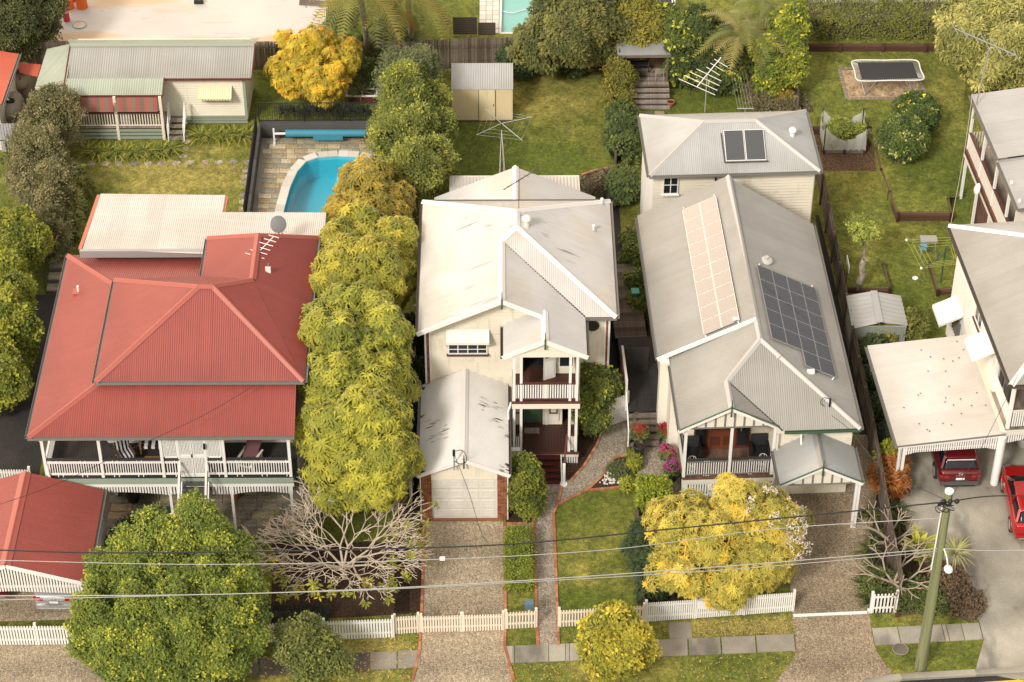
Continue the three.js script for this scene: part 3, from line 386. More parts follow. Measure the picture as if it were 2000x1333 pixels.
  // two-level verandah at the front
  box(H, 'balcony_floor', M.deckRed, 0.08, 2.9, 3.5, 3.58, -10.95, -8.62); box(H, 'balcony_fascia', M.creamPlain, 0.05, 2.93, 3.2, 3.5, -8.64, -8.56); box(H, 'balcony_fascia', M.creamPlain, 2.86, 2.93, 3.2, 3.5, -10.9, -8.64); box(H, 'balcony_fascia', M.creamPlain, 0.05, 0.12, 3.2, 3.5, -10.7, -8.64);
  box(H, 'balcony_edge', M.brownTrim, 0.02, 2.96, 3.505, 3.585, -8.62, -8.53);
  const PX = [0.14, 0.44, 2.50, 2.79];
  for (const x of PX) { box(H, 'post', M.white, x - 0.055, x + 0.055, 3.58, 6.25, -8.74, -8.63); box(H, 'post', M.white, x - 0.055, x + 0.055, 0.66, 3.2, -8.74, -8.63); }
  for (const x of [0.14, 2.79]) box(H, 'post', M.white, x - 0.05, x + 0.05, 3.58, 6.1, -10.66, -10.56);
  box(H, 'verandah_beam', M.creamPlain, 0.05, 2.88, 6.02, 6.2, -8.74, -8.62);
  boards(H, 'porch_gable', M.cream, [0.1, -8.66], [2.8, -8.66], [[0, 6.2], [2.7, 6.2], [1.33, 6.88]], [], 0.13);
  box(H, 'porch_ceiling', M.creamPlain, 0.1, 2.86, 6.16, 6.2, -10.9, -8.76);
  { // balustrades
    const rail = box(H, 'top_rail', M.brownTrim, 0.2, 2.73, 4.5, 4.57, -8.73, -8.63); box(H, 'bottom_rail', M.brownTrim, 0.2, 2.73, 3.64, 3.7, -8.71, -8.65);
    for (let i = 0; i < 25; i++) { const x = 0.22 + i * 0.104; if (PX.some((p) => Math.abs(p - x) < 0.06)) continue; if (Math.abs(x - 1.47) < 0.06) { box(H, 'baluster', M.white, x - 0.06, x + 0.06, 3.69, 4.5, -8.71, -8.67); continue; } box(H, 'baluster', M.white, x - 0.03, x + 0.03, 3.69, 4.5, -8.705, -8.675); }
    box(H, 'top_rail', M.brownTrim, 2.75, 2.83, 4.5, 4.57, -10.9, -8.75); for (let i = 0; i < 20; i++) box(H, 'baluster', M.white, 2.775, 2.805, 3.6, 4.5, -10.85 + i * 0.104 - 0.03, -10.85 + i * 0.104 + 0.03);
    box(H, 'top_rail', M.brownTrim, 2.56, 2.74, 1.55, 1.62, -8.73, -8.64); for (const x of [2.6, 2.66, 2.72]) box(H, 'baluster', M.white, x - 0.02, x + 0.02, 0.72, 1.55, -8.7, -8.67);
    box(H, 'top_rail', M.brownTrim, 0.2, 0.4, 1.55, 1.62, -8.73, -8.64); for (const x of [0.26, 0.33]) box(H, 'baluster', M.white, x - 0.02, x + 0.02, 0.72, 1.55, -8.7, -8.67);
    box(H, 'top_rail', M.brownTrim, 2.75, 2.83, 1.55, 1.62, -10.9, -8.75); for (let i = 0; i < 20; i++) box(H, 'baluster', M.white, 2.775, 2.805, 0.7, 1.55, -10.85 + i * 0.104 - 0.025, -10.85 + i * 0.104 + 0.025);
  }
  // recess behind the balcony: open doors and a room
  boards(H, 'recess_wall', M.cream, [0.1, -10.43], [2.95, -10.43], rectP(2.85, 0.66, 6.15), [[0.42, 1.45, 3.58, 5.75], [1.95, 2.6, 3.95, 5.0], [0.4, 1.3, 0.66, 2.9], [2.15, 2.55, 0.66, 2.8]]);
  box(H, 'room_back', M.roomWall, 0.1, 2.9, 0.66, 6.1, -13.55, -13.45); box(H, 'room_side', M.roomWall, 0.14, 0.2, 0.66, 6.1, -13.45, -10.50); box(H, 'room_side', M.roomWall, 2.85, 2.9, 0.66, 6.1, -13.45, -10.50); box(H, 'room_floor', M.deckDark, 0.2, 2.85, 3.5, 3.56, -13.45, -10.47); box(H, 'room_floor', M.deckDark, 0.2, 2.85, 0.6, 0.64, -13.45, -10.47);
  { const d = box(H, 'door', M.creamPlain, -0.28, 0.28, 3.6, 5.68, -0.02, 0.02); d.position.set(1.66, 4.64, -10.07); d.rotation.y = 0.42; box(d, 'door_panel', M.white, -0.36, 0.36, -0.42, -0.04, 0.6, 1.0); box(d, 'door_glass', M.glass, -0.36, 0.36, 0.08, 0.44, 0.6, 1.0); }
  win(H, [2.38, 3.95, -10.41], 0, 0.65, 1.05, 1, 1, M.white, M.glass);
  box(H, 'door', M.darkGreen, 0.55, 1.45, 0.68, 2.85, -10.55, -10.50); box(H, 'door_frame', M.white, 1.5, 1.62, 0.66, 3.0, -10.43, -10.37); box(H, 'wall_panel', M.creamPlain, 1.68, 2.1, 0.9, 2.95, -10.41, -10.35);
  win(H, [1.86, 1.35, -10.35], 0, 0.36, 0.7, 1, 1, M.brownTrim, M.creamPlain); win(H, [0.32, 1.35, -10.37], 0, 0.34, 0.9, 1, 2, M.brownTrim, M.creamPlain);
  box(H, 'door_mat', M.deckGrey, 0.6, 1.25, 0.665, 0.685, -10.15, -9.80);
  // lower deck and steps
  { const g = new MB(); for (let x = 0.1; x < 2.88; x += 0.14) g.box(x, x + 0.132, 0.6, 0.655, -10.95, -8.6); g.build(H, 'porch_deck', M.deckRed); }
  box(H, 'deck_fascia', M.creamPlain, 0.08, 2.92, 0.42, 0.63, -8.62, -8.56); box(H, 'deck_edge', M.brownTrim, 0.05, 2.95, 0.6, 0.665, -8.6, -8.52);
  for (let i = 0; i < 6; i++) box(H, 'skirt_batten', M.white, 2.3 + i * 0.105, 2.37 + i * 0.105, 0.0, 0.42, -8.66, -8.62);
  const st = thing('front_steps', 'maroon timber steps with white stringers up to the cream house porch', 'steps');
  for (let i = 0; i < 5; i++) { const y = 0.55 - i * 0.125, z = -8.42 + i * 0.25; box(st, 'tread', M.maroon, 0.5, 2.12, y - 0.05, y, z - 0.14, z + 0.14); }
  for (const x of [0.45, 2.17]) beam(st, 'stringer', M.white, [x, 0.47, -8.56], [x, 0.06, -7.3], 0.05, 0.24);
  for (let i = 0; i < 16; i++) box(st, 'riser_slat', M.white, 0.6 + i * 0.1, 0.63 + i * 0.1, 0.28, 0.4, -8.31, -8.29);
  box(st, 'newel_post', M.white, 2.2, 2.32, 0, 1.15, -7.38, -7.26); beam(st, 'hand_rail', M.brownTrim, [2.26, 1.05, -7.3], [2.4, 1.62, -8.66], 0.07, 0.06); const pad = part(st, 'post_base', new THREE.CylinderGeometry(0.16, 0.18, 0.06, 14), M.white); pad.position.set(2.26, 0.045, -7.28);
  const pb = thing('white_screen_panel', 'small white boarded screen between garage and porch posts', 'screen'); slab(pb, 'panel', M.offWhite, [-0.05, -8.2], [0.36, -8.05], 0.0, 1.25, 0.05); box(pb, 'cap_rail', M.white, -0.07, 0.4, 1.25, 1.3, -8.24, -8.02);
  // rear wing
  sheet(H, 'rear_roof', M.whiteRoof, [[0.3, 5.45, -19.3], [0.3, 5.45, -22.9], [-3.5, 3.7, -22.9], [-3.5, 3.7, -19.3]]); sheet(H, 'rear_roof', M.whiteRoof, [[0.3, 5.45, -19.3], [0.3, 5.45, -22.9], [4.05, 3.7, -22.9], [4.05, 3.7, -19.3]]);
  cap(H, M.whiteCap, [0.3, 5.45, -19.3], [0.3, 5.45, -22.95]);
  sheet(H, 'patio_roof', M.whiteRoof2, [[-2.82, 3.55, -22.7], [3.36, 3.55, -22.7], [3.36, 3.2, -25.2], [-2.82, 3.2, -25.2]], { pitch: 0.16, amp: 0.02 }); gutter(H, M.whiteCap, [-2.82, 3.2, -25.2], [3.36, 3.2, -25.2], [0, -1]);
  slab(H, 'rear_wing_wall', M.creamPlain, [-3.2, -22.5], [3.75, -22.5], 0, 3.75, 0.1); slab(H, 'rear_wing_wall', M.creamPlain, [-3.2, -19.2], [-3.2, -22.45], 0, 3.75, 0.1); slab(H, 'rear_wing_wall', M.creamPlain, [3.75, -19.2], [3.75, -22.45], 0, 3.75, 0.1);
  for (const x of [-2.7, 3.25]) box(H, 'patio_post', M.white, x - 0.05, x + 0.05, 0, 3.2, -25.1, -25.0);
  // roof fittings
  { const t = thing('roof_vent', 'round cream whirlybird vent beside the ridge of the white roof', 'vent'); const b = part(t, 'ball', new THREE.SphereGeometry(0.21, 16, 10), M.whiteCap); b.position.set(0.72, 8.38, -15.05); b.scale.y = 0.75; rod(t, 'throat', M.whiteCap, [0.72, 7.8, -15.05], [0.72, 8.28, -15.05], 0.12); }
  for (const [x, y, z, l] of [[4.15, 6.28, -18.95, 'small white pipe vent by the back corner of the white roof'], [3.7, 6.5, -16.7, 'small white pipe vent halfway down the right white slope']]) { const t = thing('pipe_vent', l, 'vent'); rod(t, 'pipe', M.white, [x, y - 0.1, z], [x, y + 0.22, z], 0.045); rod(t, 'pipe_cap', M.white, [x, y + 0.2, z], [x, y + 0.27, z], 0.07); box(t, 'flashing', M.steelDull, x - 0.1, x + 0.1, y - 0.04, y, z - 0.1, z + 0.1); }
  { const t = thing('television_antenna', 'thin dark television antenna on mast above the white roof ridge', 'antenna'); rod(t, 'mast', M.darkTrim, [0.4, 7.4, -16.4], [0.4, 9.5, -16.4], 0.02); rod(t, 'boom', M.darkTrim, [-0.25, 9.25, -16.0], [1.3, 9.75, -16.9], 0.022); for (let i = 0; i < 8; i++) { const k = i / 8, x = -0.25 + 1.55 * k, y = 9.25 + 0.5 * k, z = -16 - 0.9 * k, w = i > 4 ? 0.2 : 0.11; rod(t, 'element', M.darkTrim, [x - w * 0.5, y - w * 0.4, z - w * 0.75], [x + w * 0.5, y + w * 0.4, z + w * 0.75], 0.012); } }
  // air conditioner in the side passage
  { const t = thing('air_conditioner', 'white air conditioner unit in passage beside the cream house', 'air conditioner'); box(t, 'case', M.white, -4.15, -3.8, 0.9, 1.9, -10.6, -9.8); box(t, 'stand', M.darkTrim, -4.1, -3.85, 0.0, 0.9, -10.5, -9.9); const f = part(t, 'fan_grille', new THREE.CircleGeometry(0.27, 20), M.darkTrim); f.position.set(-3.98, 1.45, -9.795); }
  // ---------- garage ----------
  const g = thing('garage', 'single garage with brick piers, white panel door and mouldy white roof', 'garage'), zf = -5.12, X0 = -3.72, X1 = -0.18;
  const ge = 2.74, ra = [-1.95, 3.62, -4.97], rb = [-1.95, 3.62, -10.66];
  sheet(g, 'roof', M.garageRoof, [[-3.84, ge, -4.97], [-3.84, ge, -10.66], rb, ra]); sheet(g, 'roof_slope', M.garageRoof, [[-0.1, ge, -4.97], [-0.1, ge, -10.66], rb, ra]); cap(g, M.whiteCap, ra, rb);
  gutter(g, M.gutterGrey, [-3.84, ge, -10.6], [-3.84, ge, -4.97], [-1, 0]); gutter(g, M.gutterBrown, [-0.1, ge, -4.97], [-0.1, ge, -10.6], [1, 0]);
  beam(g, 'barge_board', M.white, [-3.9, ge - 0.05, -4.95], [-1.95, 3.56, -4.95], 0.04, 0.17); beam(g, 'barge_board', M.white, [-1.95, 3.56, -4.95], [-0.05, ge - 0.05, -4.95], 0.04, 0.17); rod(g, 'finial', M.darkGreen, [-1.95, 3.2, -4.9], [-1.95, 3.95, -4.9], 0.04, 0.015);
  slab(g, 'side_wall', M.creamPlain, [X0 + 0.08, -10.6], [X0 + 0.08, -5.25], 0, 2.7, 0.1); slab(g, 'side_wall', M.creamPlain, [X1 - 0.08, -10.6], [X1 - 0.08, -5.25], 0, 2.7, 0.1);
  for (const [a, b] of [[X0, X0 + 0.4], [X1 - 0.4, X1]]) { box(g, 'mortar', MORTAR, a + 0.01, b - 0.01, 0, 2.66, zf - 0.24, zf - 0.035); brickFace(g, a, b, 0, 2.67, zf, R, 2); }
  boards(g, 'gable_wall', M.cream, [X0 + 0.4, zf - 0.02], [X1 - 0.4, zf - 0.02], [[0, 2.38], [2.74, 2.38], [2.74, 2.88], [1.37, 3.52], [0, 2.88]], [], 0.14);
  const door = box(g, 'garage_door', M.offWhite, X0 + 0.4, X1 - 0.4, 0.03, 2.38, zf - 0.16, zf - 0.11);
  for (let r = 0; r < 4; r++) { for (let c = 0; c < 4; c++) { const x = X0 + 0.53 + c * 0.655, y = 0.16 + r * 0.555; const p = new MB(); p.box(x, x + 0.52, y, y + 0.03, zf - 0.11, zf - 0.09); p.box(x, x + 0.52, y + 0.32, y + 0.35, zf - 0.11, zf - 0.09); p.box(x, x + 0.03, y + 0.03, y + 0.32, zf - 0.11, zf - 0.09); p.box(x + 0.49, x + 0.52, y + 0.03, y + 0.32, zf - 0.11, zf - 0.09); p.box(x + 0.05, x + 0.47, y + 0.05, y + 0.3, zf - 0.11, zf - 0.1); p.build(g, 'door_panel', M.offWhite); } if (r) box(g, 'door_joint', M.steelDull, X0 + 0.4, X1 - 0.4, 0.03 + r * 0.5725 - 0.006, 0.03 + r * 0.5725 + 0.006, zf - 0.112, zf - 0.108); }
  for (const x of [X0 - 0.06, X1 + 0.03]) rod(g, 'downpipe', M.white, [x, 0, zf - 0.06], [x, 2.5, zf - 0.06], 0.04);
  { const t = thing('service_bracket', 'dark power service bracket with looped cable on the garage ridge', 'bracket'); rod(t, 'riser', M.steelDull, [-2.35, 3.1, -4.92], [-2.35, 3.95, -4.92], 0.03); rod(t, 'insulator', M.black, [-2.35, 3.9, -4.92], [-2.35, 4.2, -4.92], 0.06); tube(t, 'loop', M.black, [[-2.3, 4.15, -4.92], [-2.05, 4.2, -4.92], [-1.85, 3.9, -4.92], [-1.9, 3.5, -4.92], [-2.15, 3.45, -4.92], [-2.32, 3.6, -4.92]], 0.015); }
  { const t = thing('downpipe_elbow', 'white rainwater elbow above the garage roof beside the balcony', 'downpipe'); tube(t, 'pipe', M.white, [[0.02, 3.5, -8.66], [-0.05, 3.35, -8.5], [-0.1, 3.2, -8.45], [-0.1, 2.72, -8.45]], 0.05, 20); }
}
// ---------- back yard of the cream house ----------
{
  const S = thing('garden_shed', 'cream and grey corrugated garden shed on the centre back lawn', 'shed');
  sheet(S, 'roof', M.paleRoof, [[-2.9, 1.98, -34.42], [0.27, 1.98, -34.42], [0.27, 2.35, -36.3], [-2.9, 2.35, -36.3]], { pitch: 0.12, amp: 0.015 });
  const cream = mat([0.86, 0.73, 0.48], { map: T_PAINT, r: 0.6 });
  const w = (a, b) => part(S, 'wall', (() => { const g = corrGeo([[0, 0, 0], [1, 0, 0], [1, 0, -1], [0, 0, -1]], 0.1 / Math.hypot(b[0] - a[0], b[1] - a[1]), 0); return g; })(), cream);
  const front = new MB(); for (let x = -2.87; x < 0.2; x += 0.1) front.box(x, x + 0.06, 0.05, 1.95, -34.5, -34.47); front.box(-2.88, 0.24, 0.03, 1.95, -34.53, -34.5); front.build(S, 'front_wall', cream);
  for (const x of [-2.88, 0.24]) slab(S, 'side_wall', cream, [x, -34.55], [x, -36.2], 0.03, 2.0, 0.04); slab(S, 'rear_wall', cream, [-2.88, -36.22], [0.24, -36.22], 0.03, 2.3, 0.04);
  box(S, 'door', cream, -1.5, -0.65, 0.06, 1.94, -34.47, -34.44); for (const x of [-1.5, -0.65]) box(S, 'door_gap', M.darkTrim, x - 0.012, x + 0.012, 0.06, 1.94, -34.465, -34.43); box(S, 'latch', M.darkTrim, -0.76, -0.72, 0.95, 1.08, -34.44, -34.42); box(S, 'base', M.timber3, -2.95, 0.3, 0, 0.06, -36.25, -34.4);
  // rotary clothes hoist
  const c = thing('rotary_clothesline', 'grey rotary clothes hoist on the centre back lawn', 'clothesline'), [hx, hz] = [-0.33, -31.59];
  rod(c, 'pole', M.darkTrim, [hx, 0, hz], [hx, 1.9, hz], 0.03); rod(c, 'handle', M.black, [hx, 0.8, hz], [hx, 0.95, hz], 0.05);
  const ends = [[-1.59, 2.05, -30.3], [0.69, 2.05, -29.84], [1.22, 2.05, -31.88], [-1.14, 2.05, -32.53]];
  for (const e of ends) { rod(c, 'arm', M.steel, [hx, 1.85, hz], e, 0.022); rod(c, 'strut', M.steel, [hx, 1.5, hz], [lerp(hx, e[0], 0.45), 1.95, lerp(hx, e[2], 0.45)], 0.014); }
  for (const k of [0.5, 0.75, 0.98]) for (let i = 0; i < 4; i++) { const a = ends[i], b = ends[(i + 1) % 4], p = (e) => [lerp(hx, e[0], k), lerp(1.87, e[1], k), lerp(hz, e[2], k)]; rod(c, 'line', M.steel, p(a), p(b), 0.004); }
  // edging stones at the back bed
  const W = prs([2.55, -38.96, 3.17, -39.01, 3.72, -39.05, 4.31, -39.1]); W.forEach(([x, z], i) => { const o = shadows(new THREE.Mesh(new THREE.SphereGeometry(0.3, 7, 5), FLAGS[3])); o.scale.set(1, 0.4, 0.45); o.position.set(x, 0.06, z); o.name = numbered('edging_rock'); o.userData = { label: ORD[i] + ' pinkish rock from the shed edging the back bed under the fence', category: 'rock', group: 'rocks edging the centre back bed' }; scene.add(o); });
  const bx = thing('dark_crate', 'dark low box standing beside the garden shed', 'crate'); box(bx, 'body', M.black, -3.5, -3.05, 0, 0.75, -35.1, -34.5); box(bx, 'lid', M.plastic, -3.53, -3.02, 0.75, 0.8, -35.13, -34.47);
}

// ---------- red roofed house on stilts ----------
{
  const H = thing('raised_house', 'raised house with red corrugated roof, white verandah rails and picket skirt', 'house');
  const e1 = 5.6, e2 = 6.85, xl = -19.5, xr = -8.75, zf = -4.3, zb = -16.2, ux = -16.9, ur = -8.4, uf = -6.25, ub = -12.9;
  const LA = [-12.8, 9.2, -9.5], RA = [-12.2, 9.2, -9.5], iy = 6.62, ix = -16.75, iz = -6.55, jb = -12.7; // inner edge of the lower roof
  // lower verandah roof
  const lower = sheet(H, 'verandah_roof', M.redRoof, [[xl, e1, zf], [xr, e1, zf], [xr, iy, iz], [ix, iy, iz]]);
  sheet(lower, 'roof_slope', M.redRoof, [[xl, e1, zf], [ix, iy, iz], [ix, iy, jb], [xl, e1, zb]]); sheet(lower, 'roof_slope', M.redRoof, [[xl, e1, zb], [ix, iy, jb], [-13.2, iy, jb], [-13.2, e1, zb]]);
  cap(lower, M.redCap, [xl, e1, zf], [ix, iy, iz]); cap(lower, M.redCap, [xl, e1, zb], [ix, iy, jb]);
  gutter(H, M.gutterGrey, [xl, e1, zf], [xr, e1, zf], [0, 1]); gutter(H, M.gutterGrey, [xl, e1, zb], [xl, e1, zf], [-1, 0]);
  // upper roof with rear wing
  const K = [-10.75, 8.42, -10.9], KE = [-10.75, 8.42, -13.95];
  const up = sheet(H, 'roof', M.redRoof, [[ux, e2, uf], [ur, e2, uf], RA, LA]);
  sheet(up, 'roof_slope', M.redRoof, [[ux, e2, uf], LA, [ux, e2, ub]]); sheet(up, 'roof_slope', M.redRoof, [[ux, e2, ub], LA, RA, K, [-13.2, 7.05, ub]]);
  sheet(up, 'roof_slope', M.redRoof, [[ur, e2, uf], RA, K]); sheet(up, 'roof_slope', M.redRoof, [[ur, e2, uf], K, KE, [ur, e2, -15.8]]); sheet(up, 'roof_slope', M.redRoof, [K, KE, [-13.2, e2, -15.8], [-13.2, e2, -12.75]]); sheet(up, 'roof_slope', M.redRoof, [KE, [-13.2, e2, -15.8], [ur, e2, -15.8]]);
  for (const [a, b] of [[[ux, e2, uf], LA], [[ur, e2, uf], RA], [LA, RA], [RA, K], [[ux, e2, ub], LA], [K, KE], [KE, [-13.2, e2, -15.8]], [KE, [ur, e2, -15.8]]]) cap(up, M.redCap, a, b, 0.15);
  gutter(H, M.gutterGrey, [ux, e2, uf], [ur, e2, uf], [0, 1]); gutter(H, M.gutterGrey, [ux, e2, ub], [ux, e2, uf], [-1, 0]); gutter(H, M.gutterGrey, [ur, e2, -15.8], [ur, e2, uf], [1, 0]); gutter(H, M.gutterGrey, [-13.2, e2, -15.8], [-13.2, e2, -12.9], [-1, 0]);
  box(H, 'eave_fascia', M.offWhite, ux + 0.1, ur - 0.1, e2 - 0.3, e2 - 0.1, uf - 0.25, uf - 0.2);
  // walls (verandah back wall, sides)
  slab(H, 'verandah_wall', M.white, [-16.8, -6.7], [-8.9, -6.7], 3.1, 6.7, 0.1); slab(H, 'side_wall', M.white, [-16.8, -6.7], [-16.8, -12.6], 0, 6.6, 0.1); slab(H, 'side_wall', M.white, [-8.95, -6.7], [-8.95, -15.4], 0, 6.7, 0.1); slab(H, 'rear_wall', M.white, [-16.8, -12.65], [-13, -12.65], 0, 6.6, 0.1); slab(H, 'rear_wall', M.white, [-12.9, -12.6], [-12.9, -15.4], 0, 6.75, 0.1); slab(H, 'rear_wall', M.white, [-12.9, -15.45], [-8.95, -15.45], 0, 6.75, 0.1);
  slab(H, 'understorey_wall', M.sage, [-16.8, -7.4], [-8.9, -7.4], 0, 3.0, 0.1); box(H, 'understorey_door', mat([0.12, 0.02, 0.02], { r: 0.6 }), -13.0, -11.6, 0, 2.3, -7.34, -7.28); box(H, 'understorey_door', mat([0.12, 0.02, 0.02], { r: 0.6 }), -10.9, -9.3, 0, 2.4, -7.34, -7.28);
  { const g = new MB(); for (let x = -19.15; x < -9; x += 0.125) g.box(x, x + 0.118, 3.04, 3.1, -6.7, -4.55); g.build(H, 'verandah_deck', M.deckDark); } box(H, 'side_deck', M.deckDark, -19.15, -16.85, 3.02, 3.08, -15.5, -6.7);
  box(H, 'deck_fascia', mat([0.30, 0.36, 0.29], { r: 0.6 }), -19.2, -8.95, 2.76, 3.04, -4.6, -4.5); box(H, 'deck_rail_beam', M.white, -19.2, -8.95, 2.6, 2.76, -4.58, -4.5);
  const PX = [-19.05, -16.75, -14.25, -11.72, -9.05];
  for (const x of PX) { box(H, 'post', M.white, x - 0.06, x + 0.06, 3.1, 5.6, -4.66, -4.54); box(H, 'post_capital', M.white, x - 0.12, x + 0.12, 5.3, 5.4, -4.7, -4.5); beam(H, 'post_bracket', M.white, [x, 5.05, -4.6], [x + (x < -10 ? 0.3 : -0.3), 5.4, -4.6], 0.04, 0.06); }
  box(H, 'verandah_beam', M.white, -19.15, -8.98, 5.42, 5.56, -4.66, -4.54);
  // balustrade with pairs of extended battens
  const rails = (x0, x1) => { box(H, 'top_rail', M.white, x0, x1, 3.86, 3.94, -4.63, -4.57); box(H, 'hand_rail', M.darkTrim, x0, x1, 4.05, 4.1, -4.66, -4.54); box(H, 'bottom_rail', M.white, x0, x1, 3.22, 3.3, -4.63, -4.57); const n = Math.round((x1 - x0) / 0.1); for (let i = 1; i < n; i++) { const x = lerp(x0, x1, i / n), long = i % 10 === 4 || i % 10 === 6; box(H, 'baluster', M.white, x - 0.02, x + 0.02, long ? 3.1 : 3.3, long ? 4.05 : 3.86, -4.615, -4.585); } };
  rails(PX[0] + 0.06, PX[1] - 0.06); rails(PX[1] + 0.06, PX[2] - 0.06); rails(PX[2] + 0.06, -13.55); rails(-12.42, PX[3] - 0.06); rails(PX[3] + 0.06, PX[4] - 0.06);
  { box(H, 'top_rail', M.white, -19.1, -19.02, 3.86, 3.94, -15.4, -4.7); box(H, 'side_screen', M.white, -19.1, -19.0, 4.4, 5.4, -5.5, -4.7); for (let i = 0; i < 30; i++) box(H, 'baluster', M.white, -19.08, -19.04, 3.1, 3.86, -7.7 + i * 0.1, -7.66 + i * 0.1); }
  // lattice screens and entry doors
  const lat = (x0, x1, y0, y1) => { const g = new MB(); for (let x = x0; x < x1 - 0.01; x += 0.06) g.box(x, x + 0.028, y0, y1, -4.61, -4.595); for (let y = y0; y < y1 - 0.01; y += 0.06) g.box(x0, x1, y, y + 0.028, -4.625, -4.61); g.box(x0, x0 + 0.05, y0, y1, -4.63, -4.58); g.box(x1 - 0.05, x1, y0, y1, -4.63, -4.58); g.box(x0, x1, y0, y0 + 0.05, -4.63, -4.58); return g; };
  lat(-14.18, -13.57, 4.15, 5.42).build(H, 'lattice_screen', M.white); lat(-12.4, -11.8, 4.15, 5.42).build(H, 'lattice_screen', M.white);
  for (const x0 of [-13.52, -12.98]) { const d = lat(x0, x0 + 0.52, 3.15, 5.35); d.box(x0, x0 + 0.52, 4.15, 4.3, -4.64, -4.575); d.box(x0, x0 + 0.52, 3.1, 3.25, -4.64, -4.575); d.box(x0, x0 + 0.52, 5.25, 5.42, -4.64, -4.575); const o = d.build(H, 'entry_door', M.white); if (x0 < -13) rod(o, 'handle', M.darkTrim, [x0 + 0.48, 4.2, -4.55], [x0 + 0.48, 4.38, -4.55], 0.02); }
  rod(H, 'bell_lamp', M.black, [-12.47, 4.72, -4.5], [-12.47, 4.98, -4.5], 0.05);
  for (const x of [-13.55, -12.44]) box(H, 'door_post', M.white, x - 0.04, x + 0.04, 3.1, 5.6, -4.64, -4.56);
  // batten skirt with shallow arches and the posts below
  const LP = [-18.9, -14.1, -11.55, -9.1], bays = [[-19.1, -14.1], [-14.1, -13.6], [-12.35, -11.55], [-11.55, -9.0]];
  for (const [a, b] of bays) { const n = Math.round((b - a) / 0.115); for (let i = 0; i < n; i++) { const t = (i + 0.5) / n, dip = (b - a > 1.5) ? 0.3 * Math.sin(Math.PI * t) ** 0.6 : 0.1; box(H, 'skirt_batten', M.white, a + t * (b - a) - 0.035, a + t * (b - a) + 0.035, 2.08 + dip * 0.7, 2.62, -4.56, -4.53); } }
  for (const x of LP) box(H, 'stump_post', M.white, x - 0.055, x + 0.055, 0, 2.75, -4.66, -4.55);
  tube(H, 'downpipe', M.white, [[-19.25, 5.45, -4.35], [-19.1, 5.1, -4.6], [-18.95, 3.3, -4.5], [-18.85, 2.9, -4.25], [-18.85, 2.7, -4.2]], 0.05, 30);
  // pipe vent and gutters on the red roof
  { const t = thing('pipe_vent', 'white pipe vent near the edge of the red verandah roof', 'vent'); const y = 5.95; rod(t, 'pipe', M.white, [-18.6, y - 0.1, -13.2], [-18.6, y + 0.3, -13.2], 0.05); box(t, 'flashing', M.redCap, -18.85, -18.4, y - 0.03, y + 0.02, -13.4, -13.0); }
  // central stair
  const st = thing('entry_stair', 'grey timber stair with white rails up to the red roofed house', 'stair');
  for (let i = 0; i < 17; i++) { const y = 2.92 - i * 0.172, z = -4.4 + i * 0.235; box(st, 'tread', mat([0.10, 0.105, 0.10], { map: T_WOOD, r: 0.8 }), -13.5, -12.5, y - 0.05, y, z - 0.13, z + 0.13); }
  for (const x of [-13.55, -12.45]) { beam(st, 'stringer', M.white, [x, 2.85, -4.5], [x, 0.05, -0.6], 0.06, 0.26); beam(st, 'hand_rail', M.offWhite, [x, 4.0, -4.5], [x, 0.98, -0.6], 0.08, 0.05); box(st, 'newel_post', M.white, x - 0.05, x + 0.05, 0, 1.05, -0.65, -0.55); beam(st, 'mid_rail', M.brownTrim, [x + 0.02, 3.5, -4.5], [x + 0.02, 0.5, -0.6], 0.03, 0.06); }
  // furniture on the verandah
  const wood = mat([0.30, 0.14, 0.045], { r: 0.6 }), dkwood = mat([0.10, 0.05, 0.03], { r: 0.6 }), stripe = mat([1, 1, 1], { r: 0.9, map: tex(64, (u) => gry(Math.floor(u * 8) % 2 ? 0.85 : 0.1)) });
  function seatThing(name, label, cat, x, z, w, turn, frame, cush) { const t = thing(name, label, cat); t.position.set(x, 3.1, z); t.rotation.y = turn; t.userData.fixed = 1; for (const sx of [-1, 1]) for (const sz of [-1, 1]) box(t, 'leg', frame, sx * w / 2 - 0.03, sx * w / 2 + 0.03, 0, sz < 0 ? 0.85 : 0.55, sz * 0.28 - 0.03, sz * 0.28 + 0.03); box(t, 'seat', cush, -w / 2, w / 2, 0.34, 0.46, -0.28, 0.3); const b = box(t, 'backrest', cush, -w / 2, w / 2, 0.46, 0.9, -0.36, -0.26); b.rotation.x = -0.15; for (const sx of [-1, 1]) box(t, 'armrest', frame, sx * w / 2 - 0.05, sx * w / 2 + 0.05, 0.55, 0.6, -0.32, 0.36); return t; }
  seatThing('verandah_chair', 'dark wooden armchair with black and white striped cushions', 'chair', -15.95, -5.5, 0.62, 0.5, dkwood, stripe); seatThing('verandah_bench', 'wooden two seat bench with striped cushion on the verandah', 'bench', -14.75, -6.2, 1.2, 0, wood, stripe);
  { const t = thing('low_table', 'small honey coloured wooden table on the verandah', 'table'); box(t, 'table_top', wood, -15.1, -14.45, 3.5, 3.54, -5.35, -4.98); for (const x of [-15.07, -14.5]) for (const z of [-5.32, -5.02]) box(t, 'leg', wood, x, x + 0.04, 3.1, 3.5, z, z + 0.04); }
